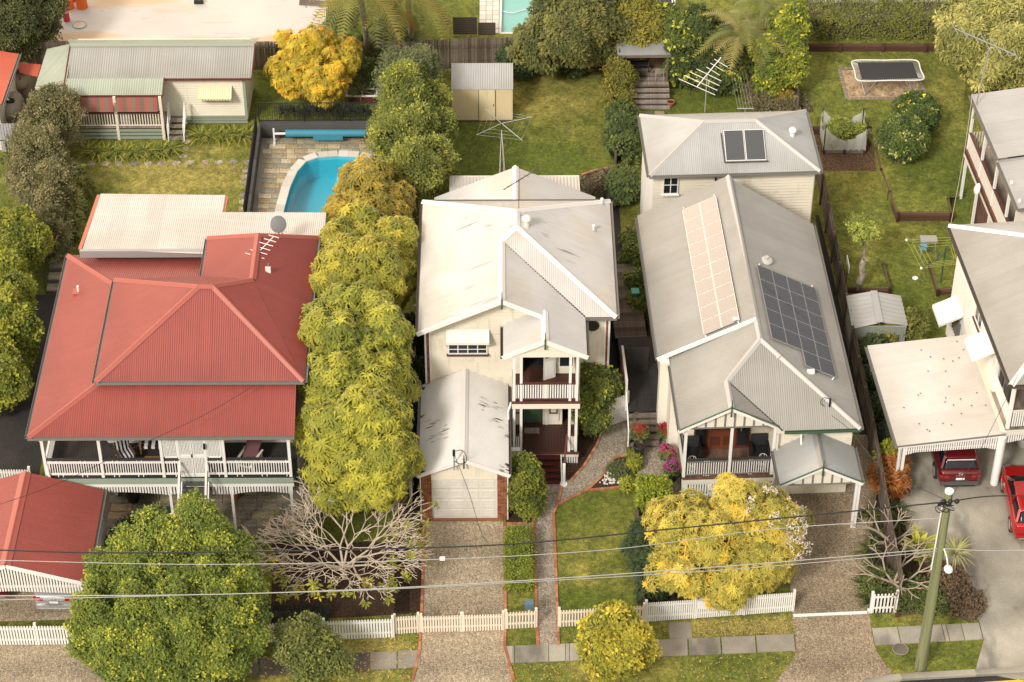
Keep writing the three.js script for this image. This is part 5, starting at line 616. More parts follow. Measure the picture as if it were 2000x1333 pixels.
// ---------- far right house with flat carport ----------
const RF = [20.7, -7.23, 5];
{
  const H = placed(thing('side_house', 'cream weatherboard house with pale grey hipped roof at the right edge', 'house'), ...RF);
  const e = 6, a = [-0.2, e, 0.45], b = [-0.2, e, -10.43], r0 = [4.2, 8.1, -3.95], r1 = [4.2, 8.1, -6.05], c = [8.6, e, 0.45], d = [8.6, e, -10.43];
  const roof = sheet(H, 'roof', M.greyRoof, [a, b, r1, r0]); sheet(roof, 'roof_slope', M.greyRoof, [a, c, r0]); sheet(roof, 'roof_slope', M.paleRoof, [b, r1, d]); sheet(roof, 'roof_slope', M.greyRoof, [c, d, r1, r0]);
  for (const [p, q] of [[a, r0], [b, r1], [r0, r1]]) cap(roof, M.whiteCap, p, q, 0.14); gutter(H, M.gutterBrown, b, a, [-1, 0]); gutter(H, M.gutterBrown, a, c, [0, 1]);
  boards(H, 'west_wall', M.offWhite, [0.3, -10.1], [0.3, -2.6], rectP(7.5, 0, 5.95), [[3.6, 4.7, 3.9, 5.1]], 0.12); slab(H, 'rear_wall', M.offWhite, [0.3, -10.1], [8, -10.1], 0, 5.95, 0.1); boards(H, 'lower_wall', M.offWhite, [0.28, -2.6], [0.28, -0.2], rectP(2.4, 3.0, 3.9), [], 0.12);
  slab(H, 'verandah_wall', M.creamPlain, [0.3, -2.6], [8, -2.6], 3, 5.95, 0.1); box(H, 'verandah_floor', M.deckGrey, 0.1, 8, 2.95, 3.05, -2.6, -0.05); box(H, 'floor_fascia', M.offWhite, 0.05, 8, 2.72, 3.0, -0.1, -0.03);
  win(H, [0.27, 3.9, -5.95], -Math.PI / 2, 1.1, 1.2, 2, 1, M.white, M.glass, M.brownTrim);
  for (const [z, w] of [[-2.0, 0.5], [-1.1, 0.7]]) box(H, 'dark_opening', M.dark, 0.24, 0.3, 3.95, 5.6, z - w / 2, z + w / 2);
  for (const [x, z] of [[0.2, -0.15], [0.2, -2.55], [2.1, -0.15], [4, -0.15]]) box(H, 'post', M.white, x - 0.07, x + 0.07, 3.0, 5.95, z - 0.07, z + 0.07);
  box(H, 'top_rail', M.offWhite, 0.3, 6, 3.95, 4.02, -0.18, -0.08); for (let i = 0; i < 22; i++) box(H, 'baluster', M.white, 0.34 + i * 0.1, 0.4 + i * 0.1, 3.15, 3.95, -0.15, -0.11); for (let i = 0; i < 22; i++) box(H, 'valance_batten', M.white, 0.2 + i * 0.1, 0.265 + i * 0.1, 2.25 + 0.02 * Math.min(i, 8), 2.72, -0.12, -0.09);
  // window hoods on the west wall
  const hood = (z0, z1, y) => { const g = corrGeo([[0.28, y, z0], [0.28, y, z1], [-0.75, y - 0.5, z1], [-0.75, y - 0.5, z0]], 0.2, 0.004), o = part(H, 'window_hood', g, M.whiteCap); for (const z of [z0, z1]) beam(o, 'hood_side', M.white, [0.26, y - 0.05, z], [-0.73, y - 0.52, z], 0.03, 0.12); box(o, 'hood_lip', M.white, -0.77, -0.74, y - 0.62, y - 0.48, z0, z1); };
  hood(-9.4, -8.0, 2.75); hood(-4.4, -3.0, 4.95); for (let i = 0; i < 6; i++) box(H, 'shutter_slat', M.gutterGrey, 0.2, 0.26, 1.1, 2.1, -9.2 + i * 0.2, -9.12 + i * 0.2);
  // rear verandah wing
  const f = [[3.25, e, -20.46], [3.25, e, -15.2], [9, 6.6, -15.2], [9, 6.6, -20.46]]; sheet(H, 'rear_roof', M.paleRoof, f, { pitch: 0.2, amp: 0.006 }); sheet(H, 'rear_roof', M.paleRoof, [[3.25, e - 0.12, -15.25], [3.25, e - 0.12, -11.5], [9, 6.45, -11.5], [9, 6.45, -15.25]], { pitch: 0.2, amp: 0.006 }); gutter(H, M.gutterGrey, [3.25, e, -20.46], [3.25, e, -15.2], [-1, 0]); gutter(H, M.gutterGrey, [3.25, e - 0.12, -15.2], [3.25, e - 0.12, -11.5], [-1, 0]); gutter(H, M.gutterGrey, [3.25, e - 0.12, -11.5], [8, e - 0.12, -11.5], [0, 1]);
  box(H, 'rear_deck', M.deckGrey, 3.4, 8, 2.85, 3.0, -20.3, -12.0); box(H, 'deck_edge', M.brownTrim, 3.28, 3.4, 2.75, 3.02, -20.3, -12.0); box(H, 'balustrade_panel', M.offWhite, 3.38, 3.44, 3.02, 3.95, -20.2, -12.1); box(H, 'balustrade_cap', M.brownTrim, 3.35, 3.47, 3.95, 4.0, -20.2, -12.1); box(H, 'lower_beam', M.offWhite, 3.3, 3.4, 2.5, 2.74, -20.3, -12);
  for (const z of [-20.2, -17.9, -15.6, -13.4, -12.0]) box(H, 'post', M.white, 3.36, 3.48, 0, 6.0, z - 0.06, z + 0.06); for (let i = 0; i < 16; i++) box(H, 'baluster', M.offWhite, 3.6 + i * 0.14, 3.66 + i * 0.14, 3.0, 3.95, -20.24, -20.2);
  slab(H, 'rear_wall', M.deckDark, [5.2, -20.2], [5.2, -12], 3.0, 6.1, 0.1); boards(H, 'timber_screen', M.retain, [3.62, -18.6], [3.62, -14.6], rectP(4, 0, 2.6), [], 0.1); slab(H, 'gable_wall', M.offWhite, [3.3, -11.9], [5.4, -11.9], 0, 5.8, 0.1); slab(H, 'corner_wall', M.offWhite, [5.0, -11.8], [5.0, -10.2], 0, 5.6, 0.1); box(H, 'fin_wall', M.concPale, 3.3, 3.42, 0, 3.0, -13.2, -11.9);
  // hose reel, floodlight, pot
  { const t = placed(thing('hose_reel', 'black garden hose coiled on the cream side wall', 'hose'), ...RF); for (let i = 0; i < 4; i++) { const o = part(t, 'coil', new THREE.TorusGeometry(0.3 + i * 0.04, 0.03, 6, 24), M.black); o.rotation.y = Math.PI / 2; o.scale.y = 1.35; o.position.set(0.2 - i * 0.02, 1.0, -7.75); } box(t, 'bracket', M.darkTrim, 0.1, 0.3, 1.25, 1.35, -7.85, -7.65); tube(t, 'tail', M.black, [[0.2, 1.5, -7.5], [0.15, 1.45, -7.2], [0.2, 1.2, -7.05]], 0.025, 16); }
  { const t = placed(thing('wall_dish', 'small white dish fixed to the rear verandah rail', 'satellite dish'), ...RF); const o = part(t, 'dish', new THREE.SphereGeometry(0.4, 18, 8, 0, 6.283, 0, 0.8), M.white); o.rotation.z = 1.2; o.position.set(3.35, 2.85, -17.0); rod(t, 'arm', M.steelDull, [3.4, 2.9, -17], [3.0, 2.9, -17], 0.02); }
  { const t = placed(thing('covered_barrel', 'white wrapped barrel with red patch under the rear verandah', 'barrel'), ...RF); const o = part(t, 'cover', new THREE.SphereGeometry(0.62, 18, 12), M.white); o.scale.set(0.9, 1.1, 0.9); o.position.set(3.0, 0.7, -12.9); box(t, 'red_patch', M.pinkRed, 3.1, 3.3, 1.0, 1.3, -12.42, -12.36); for (let i = 0; i < 3; i++) { const r = part(t, 'band', new THREE.TorusGeometry(0.55 - i * 0.03, 0.02, 5, 24), M.steelDull); r.rotation.x = Math.PI / 2; r.position.set(3.0, 0.5 - i * 0.13, -12.9); } }
  { const t = placed(thing('television_antenna', 'tall grey television antenna on a long mast beside the right roof', 'antenna'), ...RF); const x = 3.25, z = -19.6; rod(t, 'mast', M.steelDull, [x, 5.2, z], [x + 0.25, 9.2, z], 0.035); rod(t, 'boom', M.steelDull, [x - 1.3, 9.9, z - 0.7], [x + 1.5, 8.9, z + 0.3], 0.03); for (let i = 0; i < 7; i++) { const k = i / 6, cx = x - 1.3 + 2.8 * k, cy = 9.9 - 1.0 * k, cz = z - 0.7 + k, w = i > 2 && i < 5 ? 0.9 : 0.5; rod(t, 'element', M.steelDull, [cx - 0.2 * w, cy + 0.25 * w, cz - w * 0.6], [cx + 0.2 * w, cy - 0.25 * w, cz + w * 0.6], 0.018); } }
  { const t = placed(thing('mast_bracket', 'grey tripod service mast on the front corner of the right roof', 'bracket'), ...RF); for (const [x, z] of [[0.6, 0.2], [1.4, 0.2], [1.2, -0.6]]) rod(t, 'leg', M.steelDull, [x, e + 0.15 + (x + 0.2) * 0.45, z], [1.5, 7.7, 0.1], 0.022); tube(t, 'loop', M.black, [[1.5, 7.7, 0.1], [1.25, 7.85, 0.1], [1.15, 7.6, 0.1], [1.4, 7.45, 0.1]], 0.016); }
  // flat carport
  const K = placed(thing('flat_carport', 'cream flat roofed carport with batten valance over the red car', 'carport'), ...RF);
  sheet(K, 'roof', M.whiteRoof2, [[-4.5, 2.62, 0.05], [-4.42, 2.66, -6.45], [0.22, 2.95, -6.45], [0.1, 2.92, 0.05]], { pitch: 0.55, amp: 0.006 }); gutter(K, M.gutterGrey, [-4.42, 2.66, -6.45], [-4.5, 2.62, 0.05], [-1, 0]); beam(K, 'fascia', M.gutterGrey, [-4.5, 2.58, 0.06], [0.1, 2.88, 0.06], 0.03, 0.08); beam(K, 'beam', M.white, [-4.45, 2.5, 0.02], [0.05, 2.78, 0.02], 0.05, 0.12); beam(K, 'ridge_flashing', mat([0.76, 0.66, 0.53], { r: 0.6 }), [0.1, 2.98, 0], [0.2, 3.0, -6.4], 0.4, 0.02);
  for (let i = 0; i < 40; i++) { const x = -4.05 + i * 0.1, y1 = 2.46 + (x + 4.1) * 0.062; box(K, 'valance_batten', M.white, x - 0.032, x + 0.032, 2.14 - 0.12 * Math.max(0, (i < 4 ? 4 - i : i > 34 ? i - 34 : 0)) / 4, y1, -0.02, 0.01); } beam(K, 'valance_rail', M.white, [-4.1, 2.25, -0.05], [0, 2.25, -0.05], 0.03, 0.06);
  for (const [x, z] of [[-4.12, -0.12], [-4.3, -0.12], [-4.15, -6.2]]) box(K, 'post', M.white, x - 0.06, x + 0.06, 0, 2.55, z - 0.06, z + 0.06); rod(K, 'pillar', M.white, [0, 0, 0], [0, 2.72, 0], 0.18); rod(K, 'pillar', M.white, [0.05, 0, -3.2], [0.05, 2.85, -3.2], 0.16); tube(K, 'downpipe', M.white, [[-4.35, 2.5, 0.0], [-4.35, 0.35, -0.05], [-4.5, 0.15, 0.1], [-4.62, 0.12, 0.2]], 0.045, 24);
  const R = rng(9); for (let i = 0; i < 26; i++) { const x = -4.1 + R() * 3.9, z = -6.2 + R() * 6; const o = part(K, 'fallen_leaf', UB, M.timber3); o.scale.set(0.07, 0.006, 0.05); o.rotation.y = R() * 3; o.position.set(x, 2.66 + (x + 4.45) * 0.063 + 0.015, z); }
  { const t = placed(thing('slate_doormat', 'small concrete pad beside the hose reel', 'pad'), ...RF); t.userData.kind = 'structure'; box(t, 'pad', M.concDark, -1.6, 0.2, 0, 0.05, -8.6, -6.9); }
}

// ---------- cottage in the left back yard ----------
{
  const H = thing('cottage', 'cream cottage with pale green corrugated roof and red striped verandah blinds', 'cottage'), y = (z) => 2.65 + 0.335 * (-33.05 - z), zr = -36.1;
  const r = sheet(H, 'roof', M.greenRoofGrey, [[-22.25, y(-34.05), -34.05], [-13.0, y(-34.05), -34.05], [-12.95, y(zr), zr], [-22.3, y(zr), zr]], { pitch: 0.12, amp: 0.014 }); sheet(r, 'verandah_roof', M.greenRoof, [[-22.42, y(-33.05), -33.05], [-17.42, y(-33.05), -33.05], [-17.42, y(-34.07), -34.07], [-22.3, y(-34.07), -34.07]], { pitch: 0.12, amp: 0.014 }); sheet(r, 'roof_slope', M.greenRoof, [[-22.35, y(zr), zr], [-12.95, y(zr), zr], [-12.85, 3.0, -37.7], [-22.8, 3.0, -37.7]], { pitch: 0.12, amp: 0.014 });
  cap(r, M.greenRoof, [-22.35, y(zr) + 0.03, zr], [-12.95, y(zr) + 0.03, zr], 0.16); beam(H, 'fascia', M.redTrim, [-22.45, 2.6, -33.02], [-17.4, 2.6, -33.02], 0.04, 0.12); beam(H, 'fascia', M.redTrim, [-17.4, y(-34.05) - 0.05, -34.0], [-12.98, y(-34.05) - 0.05, -34.0], 0.04, 0.12); beam(H, 'barge_board', M.redTrim, [-22.45, y(-33.05), -33.05], [-22.35, y(zr), zr], 0.05, 0.12); beam(H, 'barge_board', M.redTrim, [-12.98, y(-34.05), -34.05], [-12.9, y(zr), zr], 0.05, 0.12); beam(H, 'barge_board', M.redTrim, [-17.4, y(-33.05), -33.05], [-17.4, y(-34.05), -34.05], 0.05, 0.12);
  sheet(H, 'annex_roof', M.greenRoof, [[-23.95, 2.62, -33.85], [-22.4, 2.72, -34.3], [-22.45, 3.0, -37.3], [-23.75, 2.9, -36.9]], { pitch: 0.3, amp: 0.005 }); beam(H, 'annex_fascia', M.peach, [-23.95, 2.52, -33.83], [-22.4, 2.62, -34.28], 0.04, 0.16); boards(H, 'annex_wall', M.cottage, [-23.8, -34.1], [-22.3, -34.5], rectP(1.55, 0, 2.5), [], 0.13); slab(H, 'annex_side', M.peach, [-23.82, -34.1], [-23.65, -36.8], 0, 2.6, 0.08);
  boards(H, 'front_wall', M.cottage, [-17.4, -34.35], [-13.42, -34.35], rectP(3.98, 0.5, 2.98), [[1.72, 3.28, 1.35, 1.95]], 0.14); boards(H, 'verandah_wall', M.cottage, [-22.2, -34.35], [-17.4, -34.35], rectP(4.8, 0.5, 3.0), [], 0.14); slab(H, 'east_wall', M.cottage, [-13.4, -34.4], [-13.35, -37.5], 0.3, 3.1, 0.1); slab(H, 'rear_wall', M.cottage, [-22.2, -37.5], [-13.35, -37.5], 0, 3.1, 0.1); box(H, 'corner_post', M.greenTrim, -13.5, -13.36, 0.3, 2.95, -34.4, -34.28);
  for (let i = 0; i < 3; i++) { box(H, 'skirt_slat', M.greenTrim, -17.5, -13.4, 0.04 + i * 0.17, 0.17 + i * 0.17, -34.33, -34.29); box(H, 'skirt_slat', M.greenTrim, -22.25, -17.5, 0.05 + i * 0.22, 0.2 + i * 0.22, -32.95, -32.91); }
  const wd = win(H, [-14.9, 1.35, -34.3], 0, 1.56, 0.62, 2, 1, M.peach, mat([0.05, 0.022, 0.015], { r: 0.15 }));
  part(H, 'awning', corrGeo([[-15.78, 2.35, -34.3], [-14.05, 2.35, -34.3], [-14.05, 1.95, -33.7], [-15.78, 1.95, -33.7]], 0.12, 0.012), mat([0.72, 0.66, 0.42], { r: 0.6 })); for (let i = 0; i < 12; i++) box(H, 'awning_scallop', mat([0.72, 0.66, 0.42], { r: 0.6 }), -15.78 + i * 0.144, -15.66 + i * 0.144, 1.85, 1.96, -33.71, -33.69);
  box(H, 'verandah_floor', M.deckGrey, -22.3, -17.45, 0.72, 0.8, -34.3, -32.9); for (const x of [-22.2, -19.85, -17.55]) box(H, 'post', M.peach, x - 0.07, x + 0.07, 0, 2.62, -33.02, -32.88); box(H, 'hand_rail', M.retain, -22.1, -17.6, 1.6, 1.66, -33.02, -32.88); box(H, 'bottom_rail', M.peach, -22.1, -17.6, 0.85, 0.9, -32.98, -32.92); for (let i = 0; i < 33; i++) { const x = -22.08 + i * 0.136; box(H, 'baluster', M.peach, x - 0.025, x + 0.025, 0.9, 1.6, -32.97, -32.93); }
  const stripe = mat([1, 1, 1], { r: 0.9, map: (() => { const t = tex(256, (u) => { const k = Math.floor(u * 10) % 4; return k === 0 ? [0.60, 0.33, 0.31] : k === 1 ? [0.5, 0.42, 0.36] : k === 2 ? [0.62, 0.36, 0.33] : [0.46, 0.38, 0.32]; }); return t; })() });
  for (const [a, b] of [[-22.15, -19.92], [-19.86, -17.7]]) { const o = beam(H, 'striped_blind', stripe, [(a + b) / 2, 2.55, -32.98], [(a + b) / 2, 1.85, -32.72], b - a, 0.02); }
  box(H, 'screen_door', M.brownTrim, -21.7, -21.0, 0.8, 2.3, -34.3, -34.26); box(H, 'wall_clock', M.terracotta, -20.35, -19.9, 1.6, 2.0, -34.3, -34.25); box(H, 'barbecue', M.steelDull, -19.7, -19.2, 0.8, 1.65, -33.4, -33.1);
  const s = thing('cottage_steps', 'short white railed steps at the cottage verandah end', 'steps'); for (let i = 0; i < 4; i++) box(s, 'tread', M.deckGrey, -17.3, -16.5, 0.6 - i * 0.18, 0.65 - i * 0.18, -33.9 + i * 0.28, -33.62 + i * 0.28); for (const x of [-17.3, -16.5]) { for (const k of [1.0, 0.6, 0.3]) beam(s, 'rail', M.white, [x, 0.6 + k, -33.9], [x, k - 0.05, -32.7], 0.04, 0.05); box(s, 'post', M.white, x - 0.03, x + 0.03, 0, 0.95, -32.75, -32.69); box(s, 'post', M.white, x - 0.03, x + 0.03, 0.3, 1.6, -33.95, -33.89); }
}
{ // neighbour with orange roof, tanks and lilac fence
  const H = thing('orange_roof_house', 'orange red roofed building cut by the left edge', 'house'); const p = tris([-28.41, 3.4, -36.73, -25.09, 3, -36.41, -25.27, 3, -31.78, -27.46, 3.4, -31.21]); sheet(H, 'roof', M.orangeRoof, p, { pitch: 0.2, amp: 0.006 }); gutter(H, M.gutterGrey, p[1], p[2], [1, 0]); slab(H, 'wall', M.cottage, [p[1][0] - 0.3, p[1][2]], [p[2][0] - 0.3, p[2][2] - 0.2], 0, 2.9, 0.1); slab(H, 'wall', M.cottage, [p[2][0] - 0.3, p[2][2] - 0.3], [p[2][0] - 3, p[2][2] - 0.3], 0, 2.9, 0.1);
  const q = tris([-25.27, 2.2, -36.73, -24.08, 2.2, -36.53, -24.12, 2.2, -35.4, -25.12, 2.2, -35.78]); const L2 = thing('red_lean_to', 'low red roof between orange house and green cottage', 'roof'); sheet(L2, 'sheet', M.orangeRoof, q, { pitch: 0.2, amp: 0.006 }); for (const c of q) rod(L2, 'post', M.timber, [c[0], 0, c[2]], [c[0], 2.18, c[2]], 0.04);
  const tank = (x, z, z2, l) => { const t = thing('water_tank', l, 'water tank', 'slim water tanks'); const g = new THREE.CapsuleGeometry(0.46, Math.abs(z2 - z), 8, 18); g.rotateX(Math.PI / 2); const o = part(t, 'tank_top', g, M.tank); o.position.set(x, 1.45, (z + z2) / 2); box(t, 'tank_body', M.tank, x - 0.46, x + 0.46, 0, 1.45, z2 - 0.2, z + 0.25); const h = part(t, 'inlet_strainer', new THREE.CylinderGeometry(0.2, 0.22, 0.08, 18), M.black); h.position.set(x, 1.92, (z + z2) / 2 + 0.25); return t; };
  tank(-25.15, -36.1, -37.1, 'beige slimline water tank, the one nearer the timber fence'); tank(-25.25, -33.4, -34.4, 'beige slimline water tank with white inlet pipe'); { const o = thing('inlet_pipe', 'white rain pipe feeding the beige tank', 'pipe'); tube(o, 'pipe', M.white, [[-26.3, 2.9, -33.6], [-26.2, 2.3, -33.6], [-25.6, 2.1, -33.6], [-25.3, 2.0, -33.6]], 0.05, 16); }
  const F = thing('sheet_fence', 'lilac grey ribbed metal fence panel by the water tanks', 'fence'), c0 = [-25.65, -31.87], c1 = [-24.72, -31.87]; for (let i = 0; i < 9; i++) { const x0 = lerp(c0[0], c1[0] + 0.3, i / 9), x1 = lerp(c0[0], c1[0] + 0.3, (i + 1) / 9); box(F, 'sheet', M.lilac, x0, x1 - 0.02, 0.03, 1.75, c0[1] - (i % 2 ? 0.03 : 0), c0[1] + 0.02); }
  const B = thing('basketball_frame', 'thin dark basketball frame at the left edge', 'frame'); const [bx, bz] = [-24.86, -29.76]; rod(B, 'post', M.darkTrim, [bx, 0, bz], [bx, 2.2, bz], 0.04); rod(B, 'arm', M.darkTrim, [bx, 2.2, bz], [bx - 1, 2.25, bz], 0.03); const ri = part(B, 'hoop', new THREE.TorusGeometry(0.23, 0.015, 6, 20), M.darkTrim); ri.rotation.x = Math.PI / 2; ri.position.set(bx + 0.2, 1.9, bz);
}
{ // construction slab behind the fence
  const pts = prs([-24.45, -41.85, -24.54, -47.31, -9.96, -47.22, -9.84, -41.76]); struct('concrete_slab', flatGeo(pts, 0.2, 0.25), M.slab, 'large pale concrete building slab with rusty stains', 'slab');
  const [mx, mz] = [-23.25, -43.41]; const mh = thing('manhole_cover', 'round manhole cover set in the pale slab', 'manhole cover'); const c = part(mh, 'cover', new THREE.CylinderGeometry(0.33, 0.33, 0.03, 24), M.slab); c.position.set(mx, 0.215, mz); const r = part(mh, 'ring', new THREE.TorusGeometry(0.36, 0.03, 6, 28), M.steelDull); r.rotation.x = Math.PI / 2; r.position.set(mx, 0.22, mz);
  const bar = (px, l, m, s) => { const t = thing('site_barrel', l, 'barrel', 'orange site barrels'); const b = part(t, 'drum', new THREE.CylinderGeometry(0.22 * s, 0.26 * s, 0.7 * s, 14), m); b.position.set(px[0], 0.2 + 0.35 * s, px[1]); const k = part(t, 'lid', new THREE.CylinderGeometry(0.24 * s, 0.24 * s, 0.06, 14), m); k.position.set(px[0], 0.22 + 0.7 * s, px[1]); };
  bar([-23.35, -45.23], 'tall orange barrel at the slab corner by the mesh fence', M.orange, 1.2); bar([-23.98, -45.13], 'squat orange barrel beside the mesh fence', M.orange, 0.8); bar([-23.95, -45.92], 'red barrel at the very top of the slab', M.pinkRed, 0.8); bar([-24.01, -43.88], 'pink red barrel lower down by the mesh fence', M.pinkRed, 0.7);
  const b = thing('tool_bag', 'dark tool bag lying on the pale slab', 'bag'); const [tx, tz] = [-16.98, -45.61]; box(b, 'body', M.black, tx - 0.25, tx + 0.25, 0.2, 0.45, tz - 0.12, tz + 0.12); tube(b, 'strap', M.plastic, [[tx - 0.2, 0.45, tz], [tx, 0.62, tz], [tx + 0.2, 0.45, tz]], 0.02, 12);
  const pile = thing('timber_offcut', 'grey timber offcuts along the slab edge', 'timber'); for (let i = 0; i < 3; i++) beam(pile, 'plank', M.timber2, [-11.44, 0.25, -45.82], [-9.87, 0.25, -45.65], 0.12, 0.05).position.z += i * 0.2;
  // temporary mesh fence
  const F = thing('mesh_fence', 'temporary steel mesh fence beside the pale slab', 'fence'); const A = [-24.6, -41.95], B2 = [-24.88, -46.3], C2 = [-25.01, -48.45]; for (const [p, q] of [[A, B2], [B2, C2]]) { const m = new MB(); for (let i = 0; i <= 24; i++) { const x = lerp(p[0], q[0], i / 24), z = lerp(p[1], q[1], i / 24); m.rod([x, 0.1, z], [x, 2.1, z], 0.006); } for (let k = 0; k <= 12; k++) m.rod([p[0], 0.1 + k / 6, p[1]], [q[0], 0.1 + k / 6, q[1]], 0.005); m.build(F, 'mesh', M.steelDull); rod(F, 'frame_post', M.steel, [p[0], 0, p[1]], [p[0], 2.15, p[1]], 0.025); rod(F, 'frame_post', M.steel, [q[0], 0, q[1]], [q[0], 2.15, q[1]], 0.025); rod(F, 'frame_rail', M.steel, [p[0], 2.12, p[1]], [q[0], 2.12, q[1]], 0.022); }
}
// ---------- pool yard ----------
const inside = (pts, x, z) => { let c = false; for (let i = 0, j = pts.length - 1; i < pts.length; j = i++) { const [xi, zi] = pts[i], [xj, zj] = pts[j]; if ((zi > z) !== (zj > z) && x < (xj - xi) * (z - zi) / (zj - zi) + xi) c = !c; } return c; };
const distTo = (pts, x, z) => { let m = 1e9; for (let i = 0; i < pts.length; i++) { const [a, b] = pts[i], [c, d] = pts[(i + 1) % pts.length], t = clamp01(((x - a) * (c - a) + (z - b) * (d - b)) / ((c - a) ** 2 + (d - b) ** 2)); m = Math.min(m, Math.hypot(x - a - t * (c - a), z - b - t * (d - b))); } return m; };
{
  const water = new THREE.MeshPhysicalMaterial({ color: new THREE.Color(0.62, 0.92, 0.96), roughness: 0.04, transmission: 1, thickness: 0, ior: 1.33, bumpMap: T_NOISE, bumpScale: 0.006 });
  const P = thing('swimming_pool', 'blue swimming pool with rounded end and pale stone coping', 'swimming pool');
  part(P, 'pool_floor', flatGeo(POOL, -1.3), M.poolBlue); const g = []; for (let i = 0; i < POOL.length; i++) { const [a, b] = POOL[i], [c, d] = POOL[(i + 1) % POOL.length]; const q = new THREE.BufferGeometry(); q.setAttribute('position', new THREE.Float32BufferAttribute([a, -1.32, b, c, -1.32, d, c, 0.04, d, a, -1.32, b, c, 0.04, d, a, 0.04, b], 3)); q.setAttribute('uv', new THREE.Float32BufferAttribute([0, 0, 1, 0, 1, 1, 0, 0, 1, 1, 0, 1], 2)); q.computeVertexNormals(); g.push(q); } part(P, 'pool_wall', mergeGeometries(g), M.poolBlue);
  part(P, 'water', flatGeo(POOL, -0.18), water);
  const R = rng(3); let acc = 0; for (let i = 0; i < POOL.length - 1; i++) { const [a, b] = POOL[i], [c, d] = POOL[i + 1], L = Math.hypot(c - a, d - b), n = Math.max(1, Math.round(L / 0.5)), nx = (d - b) / L, nz = -(c - a) / L, s = inside(POOL, (a + c) / 2 + nx * 0.1, (b + d) / 2 + nz * 0.1) ? -1 : 1; for (let k = 0; k < n; k++) { const t = (k + 0.5) / n, o = part(P, 'coping_stone', UB, COPING[Math.floor(R() * 3)]); o.scale.set(L / n - 0.01, 0.06, 0.44); o.rotation.y = -Math.atan2(d - b, c - a); o.position.set(lerp(a, c, t) + nx * s * 0.2, 0.03 + R() * 0.004, lerp(b, d, t) + nz * s * 0.2); } }
  const pv = thing('pool_paving', 'ashlar sandstone paving around the blue pool', 'paving'); pv.userData.kind = 'structure'; for (let z = -32.85; z < -25; z += 0.42) for (let x = -12.45 + R() * 0.3; x < -6.4;) { const w = 0.35 + R() * 0.5, cx = x + w / 2, cz = z + 0.21; x += w; if (inside(POOL, cx, cz) || distTo(POOL, cx, cz) < 0.36) continue; const o = part(pv, 'paver', UB, PAVERS[Math.floor(R() * 6)]); o.scale.set(w - 0.02, 0.04, 0.4); o.position.set(cx, 0.015 + R() * 0.008, cz); }
  const bed = new THREE.Shape(prs([-12.6, -33, -6.3, -33, -6.3, -24.8, -12.6, -24.8]).map(([x, z]) => new THREE.Vector2(x, -z))); bed.holes.push(new THREE.Path(POOL.map(([x, z]) => new THREE.Vector2(x, -z)))); const bg = new THREE.ShapeGeometry(bed); bg.rotateX(-Math.PI / 2); bg.translate(0, 0.008, 0); part(pv, 'paving_bed', bg, M.concGrey);
  { const t = thing('pool_cleaner', 'small black robotic cleaner resting in the blue pool', 'pool cleaner'), [x, , z] = [-8.39, -0.3, -30.77]; box(t, 'body', M.black, x - 0.22, x + 0.22, -1.29, -1.02, z - 0.55, z - 0.15); for (const s of [-1, 1]) box(t, 'track', M.white, x + s * 0.26 - 0.05, x + s * 0.26 + 0.05, -1.3, -1.08, z - 0.58, z - 0.12); }
  const W = thing('pool_wall', 'charcoal rendered wall around the pool yard', 'wall'); box(W, 'back_wall', M.charcoal, -12.65, -6.3, 0, 0.98, -33.15, -33.0); for (let i = 0; i < 3; i++) box(W, 'side_wall', M.charcoal, -12.72, -12.58, 0, 0.8, -33 + i * 2.9 + 0.05, -33 + (i + 1) * 2.9);
  const fence = (name, label, x0, z0, x1, z1, y0, y1) => { const t = thing(name, label, 'fence'), L = Math.hypot(x1 - x0, z1 - z0), n = Math.round(L / 0.115); for (const y of [y0 + 0.06, y1 - 0.04]) beam(t, 'rail', M.black, [x0, y, z0], [x1, y, z1], 0.035, 0.035); for (let i = 0; i <= n; i++) { const k = i / n, p = i % 20 === 0; rod(t, p ? 'post' : 'bar', M.black, [lerp(x0, x1, k), p ? y0 - 0.1 : y0, lerp(z0, z1, k)], [lerp(x0, x1, k), y1, lerp(z0, z1, k)], p ? 0.03 : 0.011); } };
  fence('pool_fence', 'black tubular pool fence above the charcoal wall', -12.65, -33.08, -6.3, -33.08, 1.0, 2.15); fence('pool_fence', 'black tubular pool fence beside the stepping stones', -12.8, -33.0, -12.8, -25.2, 0.05, 1.5);
  const rl = thing('pool_cover_roller', 'rolled blue pool cover on a white roller stand', 'pool cover'), zz = -32.55; rod(rl, 'tube', M.white, [-11.9, 0.6, zz], [-6.6, 0.6, zz], 0.06); rod(rl, 'rolled_cover', M.coverBlue, [-11.3, 0.62, zz], [-7.25, 0.62, zz], 0.2, 0.19); beam(rl, 'loose_flap', M.coverBlue, [-9.9, 0.45, zz + 0.16], [-8.4, 0.45, zz + 0.16], 0.06, 0.3); for (const x of [-11.9, -6.65]) { box(rl, 'stand', M.white, x - 0.04, x + 0.04, 0, 0.9, zz - 0.05, zz + 0.05); box(rl, 'foot', M.white, x - 0.06, x + 0.06, 0, 0.08, zz - 0.3, zz + 0.3); }
